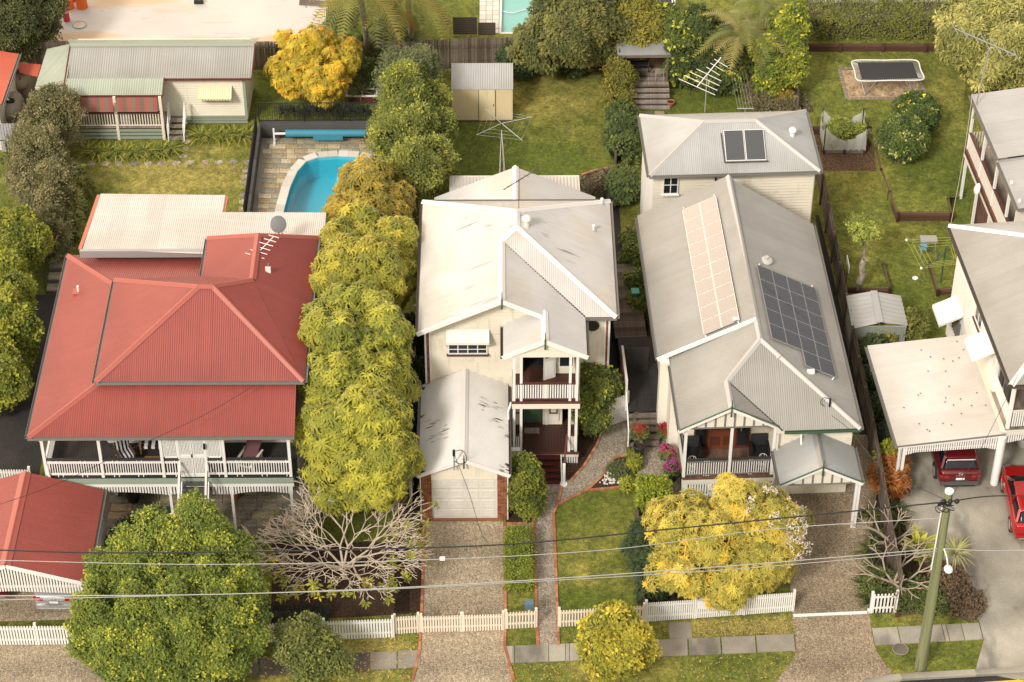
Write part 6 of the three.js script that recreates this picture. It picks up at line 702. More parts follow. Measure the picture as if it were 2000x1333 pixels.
  // bathtub planter
  { const t = thing('bathtub_planter', 'old white bathtub used as planter behind the pool fence', 'planter'), [x, z] = [-7.6, -36.34]; const sh = new THREE.Shape(); const rr = (s, w, h, r) => { s.moveTo(-w + r, -h); s.lineTo(w - r, -h); s.quadraticCurveTo(w, -h, w, -h + r); s.lineTo(w, h - r); s.quadraticCurveTo(w, h, w - r, h); s.lineTo(-w + r, h); s.quadraticCurveTo(-w, h, -w, h - r); s.lineTo(-w, -h + r); s.quadraticCurveTo(-w, -h, -w + r, -h); return s; }; rr(sh, 0.85, 0.38, 0.12); sh.holes.push(rr(new THREE.Path(), 0.75, 0.29, 0.2)); const g2 = new THREE.ExtrudeGeometry(sh, { depth: 0.06, bevelEnabled: false }); g2.rotateX(-Math.PI / 2); const o = part(t, 'rim', g2, M.white); o.position.set(x, 0.5, z); box(t, 'tub_body', M.redTrim, x - 0.7, x + 0.7, 0.06, 0.5, z - 0.28, z + 0.28); box(t, 'soil', M.mulch, x - 0.74, x + 0.74, 0.46, 0.52, z - 0.28, z + 0.28); for (const s of [-1, 1]) for (const k of [-1, 1]) box(t, 'foot', M.darkTrim, x + s * 0.55 - 0.05, x + s * 0.55 + 0.05, 0, 0.06, z + k * 0.2 - 0.05, z + k * 0.2 + 0.05); }
  // second pool at the top
  const P2 = thing('covered_pool', 'pale teal pool at the top edge behind the timber fence', 'swimming pool'); part(P2, 'water', flatGeo(POOL2, -0.15), M.poolGreen); for (let i = 0; i < 4; i++) { const [a, b] = POOL2[i], [c, d] = POOL2[(i + 1) % 4]; slab(P2, 'edge', M.offWhite, [a, b], [c, d], -0.4, 0.03, 0.12); } tube(P2, 'hose', M.white, [[-0.43, -0.1, -45.25], [0.27, -0.1, -44.99], [1.12, -0.1, -45.35], [1.97, -0.1, -45.14]], 0.025, 20);
  const pp = thing('pool_strip', 'white paved strip beside the teal pool', 'paving'); pp.userData.kind = 'structure'; const s0 = prs([-1.52, -42.73, -0.46, -42.72, -1.51, -46.9, -0.4, -46.9]); for (let i = 0; i < 9; i++) for (let j = 0; j < 3; j++) { const L = (u, v) => [lerp(lerp(s0[0][0], s0[1][0], u), lerp(s0[2][0], s0[3][0], u), v), lerp(lerp(s0[0][1], s0[1][1], u), lerp(s0[2][1], s0[3][1], u), v)]; part(pp, 'paver', flatGeo([L(j / 3 + 0.01, i / 9 + 0.006), L((j + 1) / 3 - 0.01, i / 9 + 0.006), L((j + 1) / 3 - 0.01, (i + 1) / 9 - 0.006), L(j / 3 + 0.01, (i + 1) / 9 - 0.006)], 0.03, 0.04), COPING[(i + j * 2) % 3]); }
  const gt = thing('timber_gate', 'dark slatted timber screens beside the white paved strip', 'gate'); for (const [p, h] of [[[-2.93, -42.63, -1.63, -42.62], 1.1], [[-1.57, -42.52, -0.63, -42.52], 0.8]]) for (let k = 0; k < 8; k++) beam(gt, 'slat', M.timber3, [p[0], 0.1 + k * h / 8, p[1]], [p[2], 0.1 + k * h / 8, p[3]], 0.03, h / 8 - 0.02);
}
{ // slate steps beside the asphalt drive
  const t = thing('slate_steps', 'slate topped steps up from the asphalt side drive', 'steps'), [x0, z0] = [-21.76, -20.38], x1 = x0 + 1.5; for (let i = 0; i < 3; i++) { box(t, 'step', M.charcoal, x0, x1, 0, 0.2 + i * 0.2, z0 - 0.55 - i * 0.6, z0 - i * 0.6 - 0.02); for (let k = 0; k < 3; k++) box(t, 'tread_stone', FLAGS[(i + k * 2) % 5], x0 + k * 0.5 + 0.01, x0 + k * 0.5 + 0.49, 0.2 + i * 0.2, 0.225 + i * 0.2, z0 - 0.55 - i * 0.6, z0 - i * 0.6); } rod(t, 'rail', M.black, [x0, 1.0, z0], [x0, 1.5, z0 - 1.8], 0.02); for (const k of [0, 1]) rod(t, 'rail_post', M.black, [x0, k * 0.5, z0 - k * 1.8], [x0, 1 + k * 0.5, z0 - k * 1.8], 0.02);
}

// ---------- fences ----------
const picketShape = (w, h, tip) => { const s = new THREE.Shape([[-w, 0], [w, 0], [w, h - tip], [0, h], [-w, h - tip]].map(([x, y]) => new THREE.Vector2(x, y))); const g = new THREE.ExtrudeGeometry(s, { depth: 0.02, bevelEnabled: false }); g.translate(0, 0, -0.01); return g; };
const PG = {}; function picketGeo(w, h, tip) { const k = w + '_' + h + '_' + tip; return PG[k] ??= picketShape(w, h, tip); }
function fence(name, label, pts, h, mats, o = {}) {
  const t = thing(name, label, 'fence'), p = prs(pts), gap = o.gap ?? 0.1, w = o.w ?? 0.034, tip = o.tip ?? 0.05, g = picketGeo(w, h, tip), R = rng(p.length * 31 + Math.round(h * 100) + Math.round(p[0][0] * 10)), y0 = o.y ?? 0.06; let count = 0;
  for (let i = 0; i + 1 < p.length; i++) {
    const [a, b] = p[i], [c, d] = p[i + 1], L = Math.hypot(c - a, d - b), n = Math.round(L / gap), ang = -Math.atan2(d - b, c - a), nx = -(d - b) / L, nz = (c - a) / L;
    for (let k = 0; k < n; k++) { if (count++ > 298) break; const s = (k + 0.5) / n, m = part(t, o.part ?? 'picket', g, mats[Math.floor(R() * mats.length)]); m.position.set(lerp(a, c, s), y0 + (o.rag ? (R() - 0.5) * o.rag : 0), lerp(b, d, s)); m.rotation.y = ang; if (o.rag) { m.rotation.z = (R() - 0.5) * 0.03; } }
    for (const y of o.rails ?? [0.25, h * 0.8]) beam(t, 'rail', mats[0], [a - nx * 0.035, y0 + y, b - nz * 0.035], [c - nx * 0.035, y0 + y, d - nz * 0.035], 0.04, 0.08);
    const np = Math.max(1, Math.round(L / 2.4)); for (let k = 0; k <= np; k++) { const s = k / np; const q = part(t, 'post', UB, o.post ?? mats[0]); q.scale.set(o.pw ?? 0.1, h + 0.08 + y0, o.pw ?? 0.1); q.rotation.y = ang; q.position.set(lerp(a, c, s) - nx * 0.07, (h + 0.08 + y0) / 2, lerp(b, d, s) - nz * 0.07); }
  }
  return t;
}
const PEACH = [M.peach], WH = [M.white];
fence('picket_fence', 'long white picket fence in front of the red roofed house', [-21.2, 1.88, -14.28, 1.87, -10.21, 1.84, -4.75, 1.57], 1.08, WH, { gap: 0.115, w: 0.038 });
fence('picket_fence', 'short peach painted picket fence left of the driveway gate', [-4.68, 1.4, -3.74, 1.32], 0.98, PEACH, { gap: 0.11, tip: 0.02 });
fence('picket_fence', 'short peach picket fence between driveway gate and garden path', [-0.25, 1.15, 0.96, 1.07], 0.95, PEACH, { gap: 0.12, tip: 0.02 });
fence('picket_fence', 'peach picket fence behind the small yellow street tree', [1.88, 1.05, 5.3, 0.82], 0.95, PEACH, { gap: 0.12, tip: 0.02 });
fence('driveway_gate', 'peach picket double gate across the tan driveway', [-3.63, 1.32, -2.02, 1.26], 0.92, PEACH, { gap: 0.11, tip: 0.02 }); fence('driveway_gate', 'right leaf of the peach picket driveway gate', [-1.98, 1.26, -0.36, 1.2], 0.92, PEACH, { gap: 0.11, tip: 0.02 });
fence('picket_fence', 'bright white picket fence below the golden tree', [5.37, 0.79, 11.35, 0.24], 1.08, WH, { gap: 0.088, w: 0.032, tip: 0.02 });
fence('picket_fence', 'short white picket panel beside the brown driveway', [14.48, 0.37, 15.48, 0.32], 1.08, WH, { gap: 0.14, w: 0.035, tip: 0.01 });
fence('side_gate', 'white paling gate at the end of the curved path', [4.25, -10.88, 5.17, -11.35], 1.55, WH, { gap: 0.1, w: 0.045 });
fence('picket_fence', 'white picket fence at the end of the asphalt drive', [-22.04, -7.14, -20.47, -7.13], 1.1, WH, { gap: 0.115, w: 0.038 });
fence('paling_fence', 'dark weathered paling fence along the back of the pool yard', [-26.25, -39.29, -24.11, -39.27, -22.87, -39.36], 1.75, PALES, { part: 'paling', gap: 0.1, w: 0.048, tip: 0.001, rag: 0.04, rails: [0.3, 1.4] });
fence('paling_fence', 'dark weathered paling fence behind the cottage and palm trees', [-13.62, -39.21, -4.65, -39.15], 1.75, PALES, { part: 'paling', gap: 0.1, w: 0.048, tip: 0.001, rag: 0.04, rails: [0.3, 1.4] });
fence('paling_fence', 'brown paling fence behind the cream shed', [-4.6, -39.2, 5.37, -39.58], 1.85, PALES, { part: 'paling', gap: 0.1, w: 0.048, tip: 0.001, rag: 0.04, rails: [0.3, 1.4] });
fence('paling_fence', 'low dark paling fence along the right edge of the front lawn', [5.36, -0.25, 5.31, -4.98], 0.7, PALES, { part: 'paling', gap: 0.1, w: 0.048, tip: 0.001, rag: 0.03 });
fence('paling_fence', 'dark paling fence along the right edge of the centre back lawn', [5.43, -30.23, 5.4, -39], 1.0, PALES, { part: 'paling', gap: 0.1, w: 0.048, tip: 0.001, rag: 0.03 });
fence('paling_fence', 'long grey paling fence between the grey house and the carport', [15.66, 0.1, 15.62, -2.51, 15.65, -9.35, 15.51, -15.53, 15.39, -29.52], 1.75, PALES, { part: 'paling', gap: 0.105, w: 0.048, tip: 0.001, rag: 0.05, rails: [0.3, 1.4] });
fence('paling_fence', 'weathered paling fence left of the trampoline lawn', [14.9, -34.2, 15.09, -37.25], 1.5, PALES, { part: 'paling', gap: 0.1, w: 0.048, tip: 0.001, rag: 0.03 });
fence('paling_fence', 'dark picket fence beside the yellow jacaranda trees', [-4.18, -6.27, -4.27, -17.83], 1.2, [M.offWhite], { gap: 0.13 });
{ const t = thing('gate_track', 'white painted steel track across the brown driveway', 'track'); beam(t, 'track', M.white, [11.35, 0.03, 0.47], [14.34, 0.03, 0.31], 0.12, 0.06); box(t, 'end_stop', M.white, 14.35, 14.35 + 0.12, 0, 0.18, 0.29 - 0.06, 0.29 + 0.06); }
{ const t = thing('letterbox', 'white slotted letterbox panel on the white picket fence', 'letterbox'), [x, z] = [7.76, 0.67]; box(t, 'plate', M.cellWhite, x - 0.34, x + 0.34, 0.72, 1.16, z + 0.02, z + 0.06); box(t, 'box', M.white, x - 0.3, x + 0.3, 0.74, 1.12, z - 0.3, z - 0.09); box(t, 'slot', M.gutterGrey, x + 0.05, x + 0.22, 0.98, 1.02, z + 0.06, z + 0.066); }
{ const t = thing('house_letterbox', 'small blue grey letterbox behind the peach fence', 'letterbox'), [x, z] = [0.68, 0.62]; box(t, 'box', mat([0.10, 0.16, 0.22], { r: 0.5 }), x - 0.18, x + 0.18, 0.75, 1.05, z - 0.15, z + 0.15); box(t, 'post', M.peach, x - 0.05, x + 0.05, 0, 0.75, z - 0.05, z + 0.05); }
{ const t = thing('drain_cover', 'oval concrete drain cover in the verge grass', 'cover'), [x, z] = [15.43, 2.32]; const o = part(t, 'cover', new THREE.CylinderGeometry(0.3, 0.3, 0.05, 20), M.concDark); o.position.set(x, 0.025, z); const r = part(t, 'ring', new THREE.TorusGeometry(0.31, 0.02, 5, 24), M.concGrey); r.rotation.x = Math.PI / 2; r.position.set(x, 0.04, z); }
// sleepers: retaining wall between points, laid as boards
function sleepers(label, pts, y0, y1, cat = 'retaining wall') { const t = thing('sleeper_wall', label, cat), p = prs(pts), n = Math.max(1, Math.round((y1 - y0) / 0.2)), h = (y1 - y0) / n; for (let i = 0; i + 1 < p.length; i++) { const [a, b] = p[i], [c, d] = p[i + 1], L = Math.hypot(c - a, d - b), m = Math.max(1, Math.round(L / 2.1)); for (let k = 0; k < m; k++) { const q = (s) => [lerp(a, c, s), lerp(b, d, s)], [e, f] = q(k / m + 0.004), [g, w] = q((k + 1) / m - 0.004); for (let j = 0; j < n; j++) beam(t, 'sleeper', j === n - 1 ? M.retainTop : M.retain, [e, y0 + (j + 0.5) * h, f], [g, y0 + (j + 0.5) * h, w], 0.08, h - 0.012); } for (let k = 0; k <= m; k++) { const x = lerp(a, c, k / m), z = lerp(b, d, k / m); box(t, 'post', M.retain, x - 0.07, x + 0.07, y0 - 0.0, y1 + 0.03, z + 0.02, z + 0.14); } } return t; }
// ---------- right back yard ----------
{
  const T = [15.32, -40.22, 15.09, -34.06, 18.5, -34.04, 18.47, -29.53, 18.93, -26.01, 21.53, -25.99, 21.52, -27.12, 22.92, -31.26, 24.49, -40.16];
  const tp = struct('lawn_terrace', flatGeo(prs(T), 0.45, 0.45), M.grass, 'raised mown lawn around the trampoline', 'lawn');
  { const a = prs([21.52, -27.12, 22.92, -31.26, 24.49, -40.16]), b = prs([22.57, -27.72, 23.91, -31.88, 25.69, -40.94]); const g = new THREE.BufferGeometry(), q = []; for (let i = 0; i < 2; i++) { const A = [a[i][0], 0.45, a[i][1]], B = [a[i + 1][0], 0.45, a[i + 1][1]], C2 = [b[i][0], 0.0, b[i][1]], D = [b[i + 1][0], 0.0, b[i + 1][1]]; q.push(...A, ...C2, ...B, ...B, ...C2, ...D); } g.setAttribute('position', new THREE.Float32BufferAttribute(q, 3)); g.setAttribute('uv', new THREE.Float32BufferAttribute(q.flatMap((v, i) => i % 3 === 0 ? [q[i], q[i + 2]] : []), 2)); g.computeVertexNormals(); struct('lawn_bank', g, M.grass, 'grass bank sloping down beside the right house', 'lawn'); }
  sleepers('brown sleeper wall at the front of the raised trampoline lawn', [18.96, -25.86, 21.58, -25.84], 0, 0.5); sleepers('brown sleeper wall down the left side of the raised lawn', [18.5, -33.18, 18.59, -29.5, 18.96, -25.86], 0, 0.5); sleepers('brown sleeper wall behind the netted vegetable bed', [15.51, -33.19, 18.5, -33.18], 0, 0.5); sleepers('short sleeper return at the right end of the raised lawn', [21.58, -25.84, 21.58, -27.05], 0, 0.5);
  sleepers('tall sleeper wall below the clipped hedge', [15.48, -40.22, 24.55, -40.16], 0.4, 0.95); sleepers('sleeper wall beside the mango tree bed', [24.38, -39.42, 24.34, -36.05], 0.2, 0.8);
  struct('upper_lawn', flatGeo(prs([15.09, -40.24, 29.66, -40.16, 31.05, -47.63, 15.67, -47.73]), 0.95, 0.9), M.grass, 'lawn beyond the clipped hedge at the top', 'lawn');
  struct('tree_bed', flatGeo(prs([24.4, -39.34, 29.13, -39.9, 28.34, -35.57, 24.41, -35.6]), 0.6, 0.5), M.mulchRed, 'red mulch bed below the mango tree', 'garden bed');
  struct('lower_terrace', flatGeo(prs([15.91, -22.18, 17.71, -22.17, 17.82, -20.34, 15.87, -20.35]), 0.3, 0.28), M.grass, 'low raised lawn behind the pale green shed', 'lawn'); sleepers('low sleeper edge behind the pale green shed', [15.82, -20.27, 17.87, -20.25], 0, 0.33); sleepers('low sleeper edge on the right of the papaya lawn', [17.87, -20.25, 17.79, -22.12], 0, 0.33);
  struct('lower_terrace', flatGeo(prs([20.03, -22.19, 22.05, -22.18, 21.75, -20.24, 20.07, -20.25]), 0.3, 0.28), M.grass, 'low raised lawn under the green clothesline', 'lawn'); sleepers('low sleeper edge below the green clothesline', [20.11, -20.09, 20.86, -20.16], 0, 0.33); sleepers('long low sleeper edge left of the green clothesline', [20.02, -22.18, 20.11, -20.09], 0, 0.33);
  // trampoline on its sand pad
  struct('sand_pad', flatGeo(prs([17.6, -38.37, 21.31, -38.45, 21.7, -35.82, 17.71, -35.8]), 0.462), M.sand, 'bare sandy patch below the rectangular trampoline', 'sand'); const edge = prs([17.53, -38.52, 21.38, -38.59, 21.82, -35.72, 17.62, -35.7]); { const t = thing('pad_edging', 'grey brick border around the sandy trampoline patch', 'edging'); t.userData.kind = 'structure'; for (let i = 0; i < 4; i++) { const [a, b] = edge[i], [c, d] = edge[(i + 1) % 4], n = Math.round(Math.hypot(c - a, d - b) / 0.24); for (let k = 0; k < n; k++) beam(t, 'brick', FLAGS[(k * 3 + i) % 2], [lerp(a, c, (k + 0.03) / n), 0.47, lerp(b, d, (k + 0.03) / n)], [lerp(a, c, (k + 0.97) / n), 0.47, lerp(b, d, (k + 0.97) / n)], 0.2, 0.04); } }
  const Q = [[18.03, 1.35, -37.95], [21.47, 1.35, -37.97], [21.59, 1.35, -36.1], [18.1, 1.35, -36.03]], t = thing('rectangular_trampoline', 'rectangular black trampoline with white frame on sandy patch', 'trampoline');
  tube(t, 'frame', M.cellWhite, [...Q].flatMap((q, i) => { const n = Q[(i + 1) % 4]; return [0.06, 0.5, 0.94].map((k) => [lerp(q[0], n[0], k), 1.35, lerp(q[2], n[2], k)]); }), 0.035, 120, true); const mid = [0, 2].map((k) => Q.reduce((s, q) => s + q[k], 0) / 4), inn = Q.map((q) => [mid[0] + (q[0] - mid[0]) * 0.84, mid[1] + (q[2] - mid[1]) * 0.82]); part(t, 'mat', flatGeo(inn, 1.33, 0.015), M.black);
  for (let i = 0; i < 4; i++) { const a = Q[i], b = Q[(i + 1) % 4], c = inn[i], d = inn[(i + 1) % 4], n = i % 2 ? 18 : 26; for (let k = 1; k < n; k++) rod(t, 'spring', M.steel, [lerp(a[0], b[0], k / n), 1.35, lerp(a[2], b[2], k / n)], [lerp(c[0], d[0], k / n), 1.33, lerp(c[1], d[1], k / n)], 0.012); }
  for (const [i, j] of [[0, 1], [3, 2]]) { for (const k of [0.14, 0.86]) { const x = lerp(Q[i][0], Q[j][0], k), z = lerp(Q[i][2], Q[j][2], k); rod(t, 'leg', M.steel, [x, 0.46, z], [x, 1.33, z], 0.03); rod(t, 'brace', M.steel, [x, 0.5, z], [x + (k < 0.5 ? 0.5 : -0.5), 1.3, z], 0.02); } } for (const k of [0.14, 0.86]) rod(t, 'foot_bar', M.steel, [lerp(Q[0][0], Q[1][0], k), 0.48, Q[0][2]], [lerp(Q[3][0], Q[2][0], k), 0.48, Q[3][2]], 0.03);
  // netted vegetable bed
  const nb = thing('netted_planter', 'corrugated raised vegetable bed draped with white net', 'planter'), bx0 = 15.98, bx1 = 18.05, bz0 = -33.0, bz1 = -31.5, hp = 0.42; for (const [x0, x1, z0, z1] of [[bx0, bx1, bz1 - 0.02, bz1 + 0.02], [bx0, bx1, bz0 - 0.02, bz0 + 0.02], [bx0 - 0.02, bx0 + 0.02, bz0, bz1], [bx1 - 0.02, bx1 + 0.02, bz0, bz1]]) { box(nb, 'bed_side', M.steelDull, x0, x1, 0.02, hp, z0, z1); } for (let i = 0; i < 18; i++) rod(nb, 'rib', M.steel, [bx0 + 0.1 + i * 0.11, 0.03, bz1 + 0.03], [bx0 + 0.1 + i * 0.11, hp - 0.02, bz1 + 0.03], 0.022); box(nb, 'soil', M.mulch, bx0, bx1, 0.3, hp - 0.05, bz0, bz1); box(nb, 'cap_rail', M.retain, bx0 - 0.06, bx1 + 0.06, hp, hp + 0.05, bz1 - 0.05, bz1 + 0.06);
  for (const x of [bx0, (bx0 + bx1) / 2, bx1]) box(nb, 'corner_post', M.retain, x - 0.06, x + 0.06, 0, hp + 0.04, bz1 + 0.0, bz1 + 0.1); for (const [x, z] of [[bx0, bz0], [bx1, bz0], [bx0, bz1], [bx1, bz1]]) rod(nb, 'stake', M.black, [x, 0.3, z], [x, 1.75, z], 0.02);
  { const net = new THREE.MeshStandardMaterial({ color: new THREE.Color(0.75, 0.75, 0.72), roughness: 0.9, side: THREE.DoubleSide, transparent: true, opacity: 0.55 }); const side = (A, B) => { const pos = [], idx = [], N = 14; for (let i = 0; i <= N; i++) { const k = i / N, x = lerp(A[0], B[0], k), z = lerp(A[1], B[1], k), sag = 1.62 - 0.75 * Math.sin(Math.PI * k), o = 0.05 * Math.sin(i * 2.1); pos.push(x + o, sag, z + o, x - o * 0.6, 0.3 + 0.05 * Math.sin(i * 3), z + 0.04); if (i) { const a = 2 * i; idx.push(a - 2, a - 1, a, a - 1, a + 1, a); } } const g = new THREE.BufferGeometry(); g.setAttribute('position', new THREE.Float32BufferAttribute(pos, 3)); g.setIndex(idx); g.computeVertexNormals(); part(nb, 'net', g, net); }; side([bx0, bz1 + 0.1], [bx1, bz1 + 0.1]); side([bx0 - 0.05, bz0], [bx0 - 0.05, bz1]); side([bx1 + 0.05, bz0], [bx1 + 0.05, bz1]); side([bx0, bz0 - 0.05], [bx1, bz0 - 0.05]); }
  // green rotary clothesline with basket
  const c = thing('rotary_clothesline', 'green rotary clothesline with yellow lines beside the cream wall', 'clothesline'), [cx, cz] = [20.31, -20.6], E = [[18.64, 2.1, -21.58], [19.04, 2.1, -19.45], [20.98, 2.1, -19.79], [20.93, 2.1, -21.8]]; const dg = mat([0.02, 0.09, 0.05], { r: 0.5 }), yl = mat([0.45, 0.46, 0.12], { r: 0.7 }); rod(c, 'pole', dg, [cx, 0.3, cz], [cx, 2.4, cz], 0.03); for (const e of E) { rod(c, 'arm', dg, [cx, 1.95, cz], e, 0.018); const k = part(c, 'arm_cap', new THREE.SphereGeometry(0.07, 8, 6), M.white); k.position.set(...e); } for (const k of [0.55, 0.7, 0.85, 1]) for (let i = 0; i < 4; i++) { const p = (e) => [lerp(cx, e[0], k), lerp(1.95, e[1], k), lerp(cz, e[2], k)]; rod(c, 'line', yl, p(E[i]), p(E[(i + 1) % 4]), 0.008); }
  { const b = thing('peg_trolley', 'grey laundry trolley with blue peg basket on the lawn', 'trolley'), [x, z] = [20.05, -22.93]; for (const [dx, dz] of [[-0.4, 0.2], [0.4, 0.2], [-0.3, -0.3], [0.45, -0.3]]) rod(b, 'leg', M.steel, [x + dx, 0, z + dz], [x + dx * 0.7, 0.85, z + dz * 0.8 - 0.2], 0.018); const o = box(b, 'tray', M.steelDull, x - 0.4, x + 0.4, 0.84, 0.92, z - 0.55, z - 0.05); box(b, 'peg_basket', mat([0.16, 0.38, 0.60], { r: 0.6 }), x - 0.42, x - 0.12, 0.55, 0.8, z - 0.02, z + 0.15); }
  { const b = thing('white_frisbee', 'small white disc lying on the right lawn', 'disc'), [x, z] = [19.24, -21.33]; const o = part(b, 'disc', new THREE.CylinderGeometry(0.13, 0.14, 0.03, 16), M.white); o.position.set(x, 0.02, z); const r = part(b, 'rim', new THREE.TorusGeometry(0.13, 0.012, 5, 18), M.white); r.rotation.x = Math.PI / 2; r.position.set(x, 0.03, z); }
  // pale green shed
  const S = thing('small_shed', 'pale green metal shed with gabled ribbed roof by the timber fence', 'shed'), gm = mat([0.36, 0.385, 0.35], { map: T_PAINT, r: 0.5 }); sheet(S, 'roof', M.paleRoof, [[15.4, 1.8, -15.45], [15.4, 1.8, -17.8], [16.63, 2.12, -17.75], [16.63, 2.12, -15.5]], { pitch: 0.3, amp: 0.02 }); sheet(S, 'roof_slope', M.paleRoof, [[17.95, 1.8, -15.7], [17.9, 1.8, -17.8], [16.63, 2.12, -17.75], [16.63, 2.12, -15.5]], { pitch: 0.3, amp: 0.02 }); beam(S, 'ridge_cap', M.steel, [16.63, 2.15, -15.5], [16.63, 2.15, -17.75], 0.3, 0.02); const sw = new MB(); for (let i = 0; i < 24; i++) sw.box(15.5 + i * 0.1, 15.56 + i * 0.1, 0, 1.8, -15.62, -15.58); sw.box(15.48, 17.88, 0, 1.82, -15.66, -15.62); sw.build(S, 'front_wall', gm); slab(S, 'side_wall', gm, [15.5, -15.66], [15.5, -17.7], 0, 1.8, 0.04); slab(S, 'side_wall', gm, [17.88, -15.66], [17.88, -17.7], 0, 1.8, 0.04); slab(S, 'rear_wall', gm, [15.5, -17.7], [17.88, -17.7], 0, 1.8, 0.04);
  { const g = thing('pipe_rail', 'thin grey pipe rail in front of the pale green shed', 'rail'); const z = -14.55; rod(g, 'top_pipe', M.steelDull, [16.2, 1.1, z], [18.0, 1.2, z - 0.2], 0.03); rod(g, 'pipe', M.steelDull, [16.2, 0.85, z], [18.0, 0.95, z - 0.2], 0.02); for (const x of [16.2, 18.0]) rod(g, 'post', M.steelDull, [x, 0, z], [x, 1.15, z], 0.025); rod(g, 'brace', M.steelDull, [18.0, 1.2, z - 0.2], [18.5, 0, z + 0.4], 0.02); }
  { const g = thing('white_board', 'white board fixed to the leaning timber fence', 'board'); const [x, z] = [15.87, -20.73]; beam(g, 'board', M.white, [x, 1.3, z - 0.5], [x, 1.3, z + 0.4], 0.03, 0.4); rod(g, 'stake', M.timber, [x, 0, z], [x, 1.3, z], 0.03); }
  // pots
  const pot = (l, p, h, r, m = M.plastic, n = 'plant_pot') => { const t = thing(n, l, 'pot'); const [x, z] = p; const o = part(t, 'pot', new THREE.LatheGeometry([[0, 0], [r * 0.75, 0], [r * 0.95, h * 0.9], [r * 1.05, h * 0.9], [r * 1.05, h], [r * 0.88, h], [r * 0.85, h * 0.85], [0, h * 0.85]].map(([a, b]) => new THREE.Vector2(a, b)), 16), m); o.position.set(x, p[2] ?? 0.01, z); const s = part(t, 'soil', new THREE.CircleGeometry(r * 0.86, 14).rotateX(-Math.PI / 2), M.mulch); s.position.set(x, (p[2] ?? 0.01) + h * 0.87, z); return t; };
  pot('black pot with spiky plant by the gravel pad corner', [18.55, -32.72], 0.4, 0.28); pot('black pot of dry twigs on the gravel pad edge', [18.71, -30.67], 0.4, 0.26); pot('tall dark pot with red flowering plant on the pebble path', [5.56, -8.99], 0.7, 0.26); pot('dark pot of pink flowers beside the grey house porch', [6.88, -7.53], 0.5, 0.24); pot('red flower pot under the fountain grass', [6.76, -10.57], 0.35, 0.25); pot('glossy black pot under the red verandah', [-16.04, -6.41], 0.55, 0.32, M.black); pot('terracotta pot behind the entry stair', [-11.78, -6.48], 0.5, 0.26, M.terracotta); pot('terracotta pot at the deck corner of the backyard pavilion', [8.47, -35.77], 0.28, 0.2, M.terracotta); pot('white rimmed pot on the right concrete driveway', [22.35, -9.71], 0.5, 0.35, M.white); pot('dark pot on the pebble path nearer the steps', [5.65, -10.01], 0.45, 0.24);
  // backyard pavilion
  const pavT = mat([0.34, 0.20, 0.11], { map: T_WOOD, r: 0.8 }), g = thing('garden_pavilion', 'small timber pavilion with silver skillion roof and weathered steps', 'pavilion'); part(g, 'roof', corrGeo([[5.62, 2.75, -38.6], [8.3, 2.75, -38.6], [8.45, 2.4, -36.95], [5.7, 2.4, -36.9]], 0.7, 0.004), M.zinc); beam(g, 'fascia', M.timber2, [5.7, 2.32, -36.88], [8.45, 2.32, -36.93], 0.04, 0.14);
  for (let i = 0; i < 24; i++) box(g, 'wall_batten', pavT, 5.85 + i * 0.1, 5.91 + i * 0.1, 0.6, 2.6, -38.45, -38.41); slab(g, 'wall_backing', pavT, [5.8, -38.5], [8.3, -38.5], 0.5, 2.65, 0.05); slab(g, 'side_wall', M.retain, [5.8, -38.45], [5.8, -37.1], 0.5, 2.5, 0.06); for (const x of [5.85, 8.3]) box(g, 'post', M.timber, x - 0.06, x + 0.06, 0, 2.4, -37.08, -36.96);
  for (let i = 0; i < 13; i++) box(g, 'deck_plank', i % 3 ? M.deckGrey : M.timber2, 6.0, 8.4, 0.66, 0.7, -38.4 + i * 0.14, -38.27 + i * 0.14); for (let i = 0; i < 4; i++) { const y = 0.56 - i * 0.16, z = -36.45 + i * 0.3; box(g, 'tread', M.deckGrey, 6.15, 8.42, y - 0.05, y, z - 0.16, z + 0.14); box(g, 'riser', M.timber3, 6.17, 8.4, y - 0.16, y - 0.05, z + 0.08, z + 0.1); }
  for (let i = 0; i < 4; i++) { const o = part(g, 'path_stone', UB, FLAGS[i]); o.scale.set(0.5, 0.04, 0.3); o.position.set(6.0 + i * 0.62, 0.03, -35.1); }
  { const b = thing('garden_bench', 'ornate dark iron garden bench inside the pavilion', 'bench'); box(b, 'seat', M.deckDark, 6.3, 7.4, 1.1, 1.15, -38.3, -37.85); const fr = new MB(); fr.box(6.3, 7.4, 1.45, 1.5, -38.34, -38.3); fr.box(6.3, 7.4, 1.85, 1.9, -38.36, -38.32); for (let i = 0; i < 9; i++) fr.box(6.32 + i * 0.13, 6.36 + i * 0.13, 1.48, 1.88, -38.35, -38.31); fr.build(b, 'backrest', M.steelDull); for (const x of [6.32, 7.38]) { box(b, 'leg', M.darkTrim, x - 0.03, x + 0.03, 0.7, 1.45, -37.9, -37.84); box(b, 'leg', M.darkTrim, x - 0.03, x + 0.03, 0.7, 1.5, -38.34, -38.28); box(b, 'armrest', M.darkTrim, x - 0.03, x + 0.03, 1.42, 1.46, -38.32, -37.84); } }
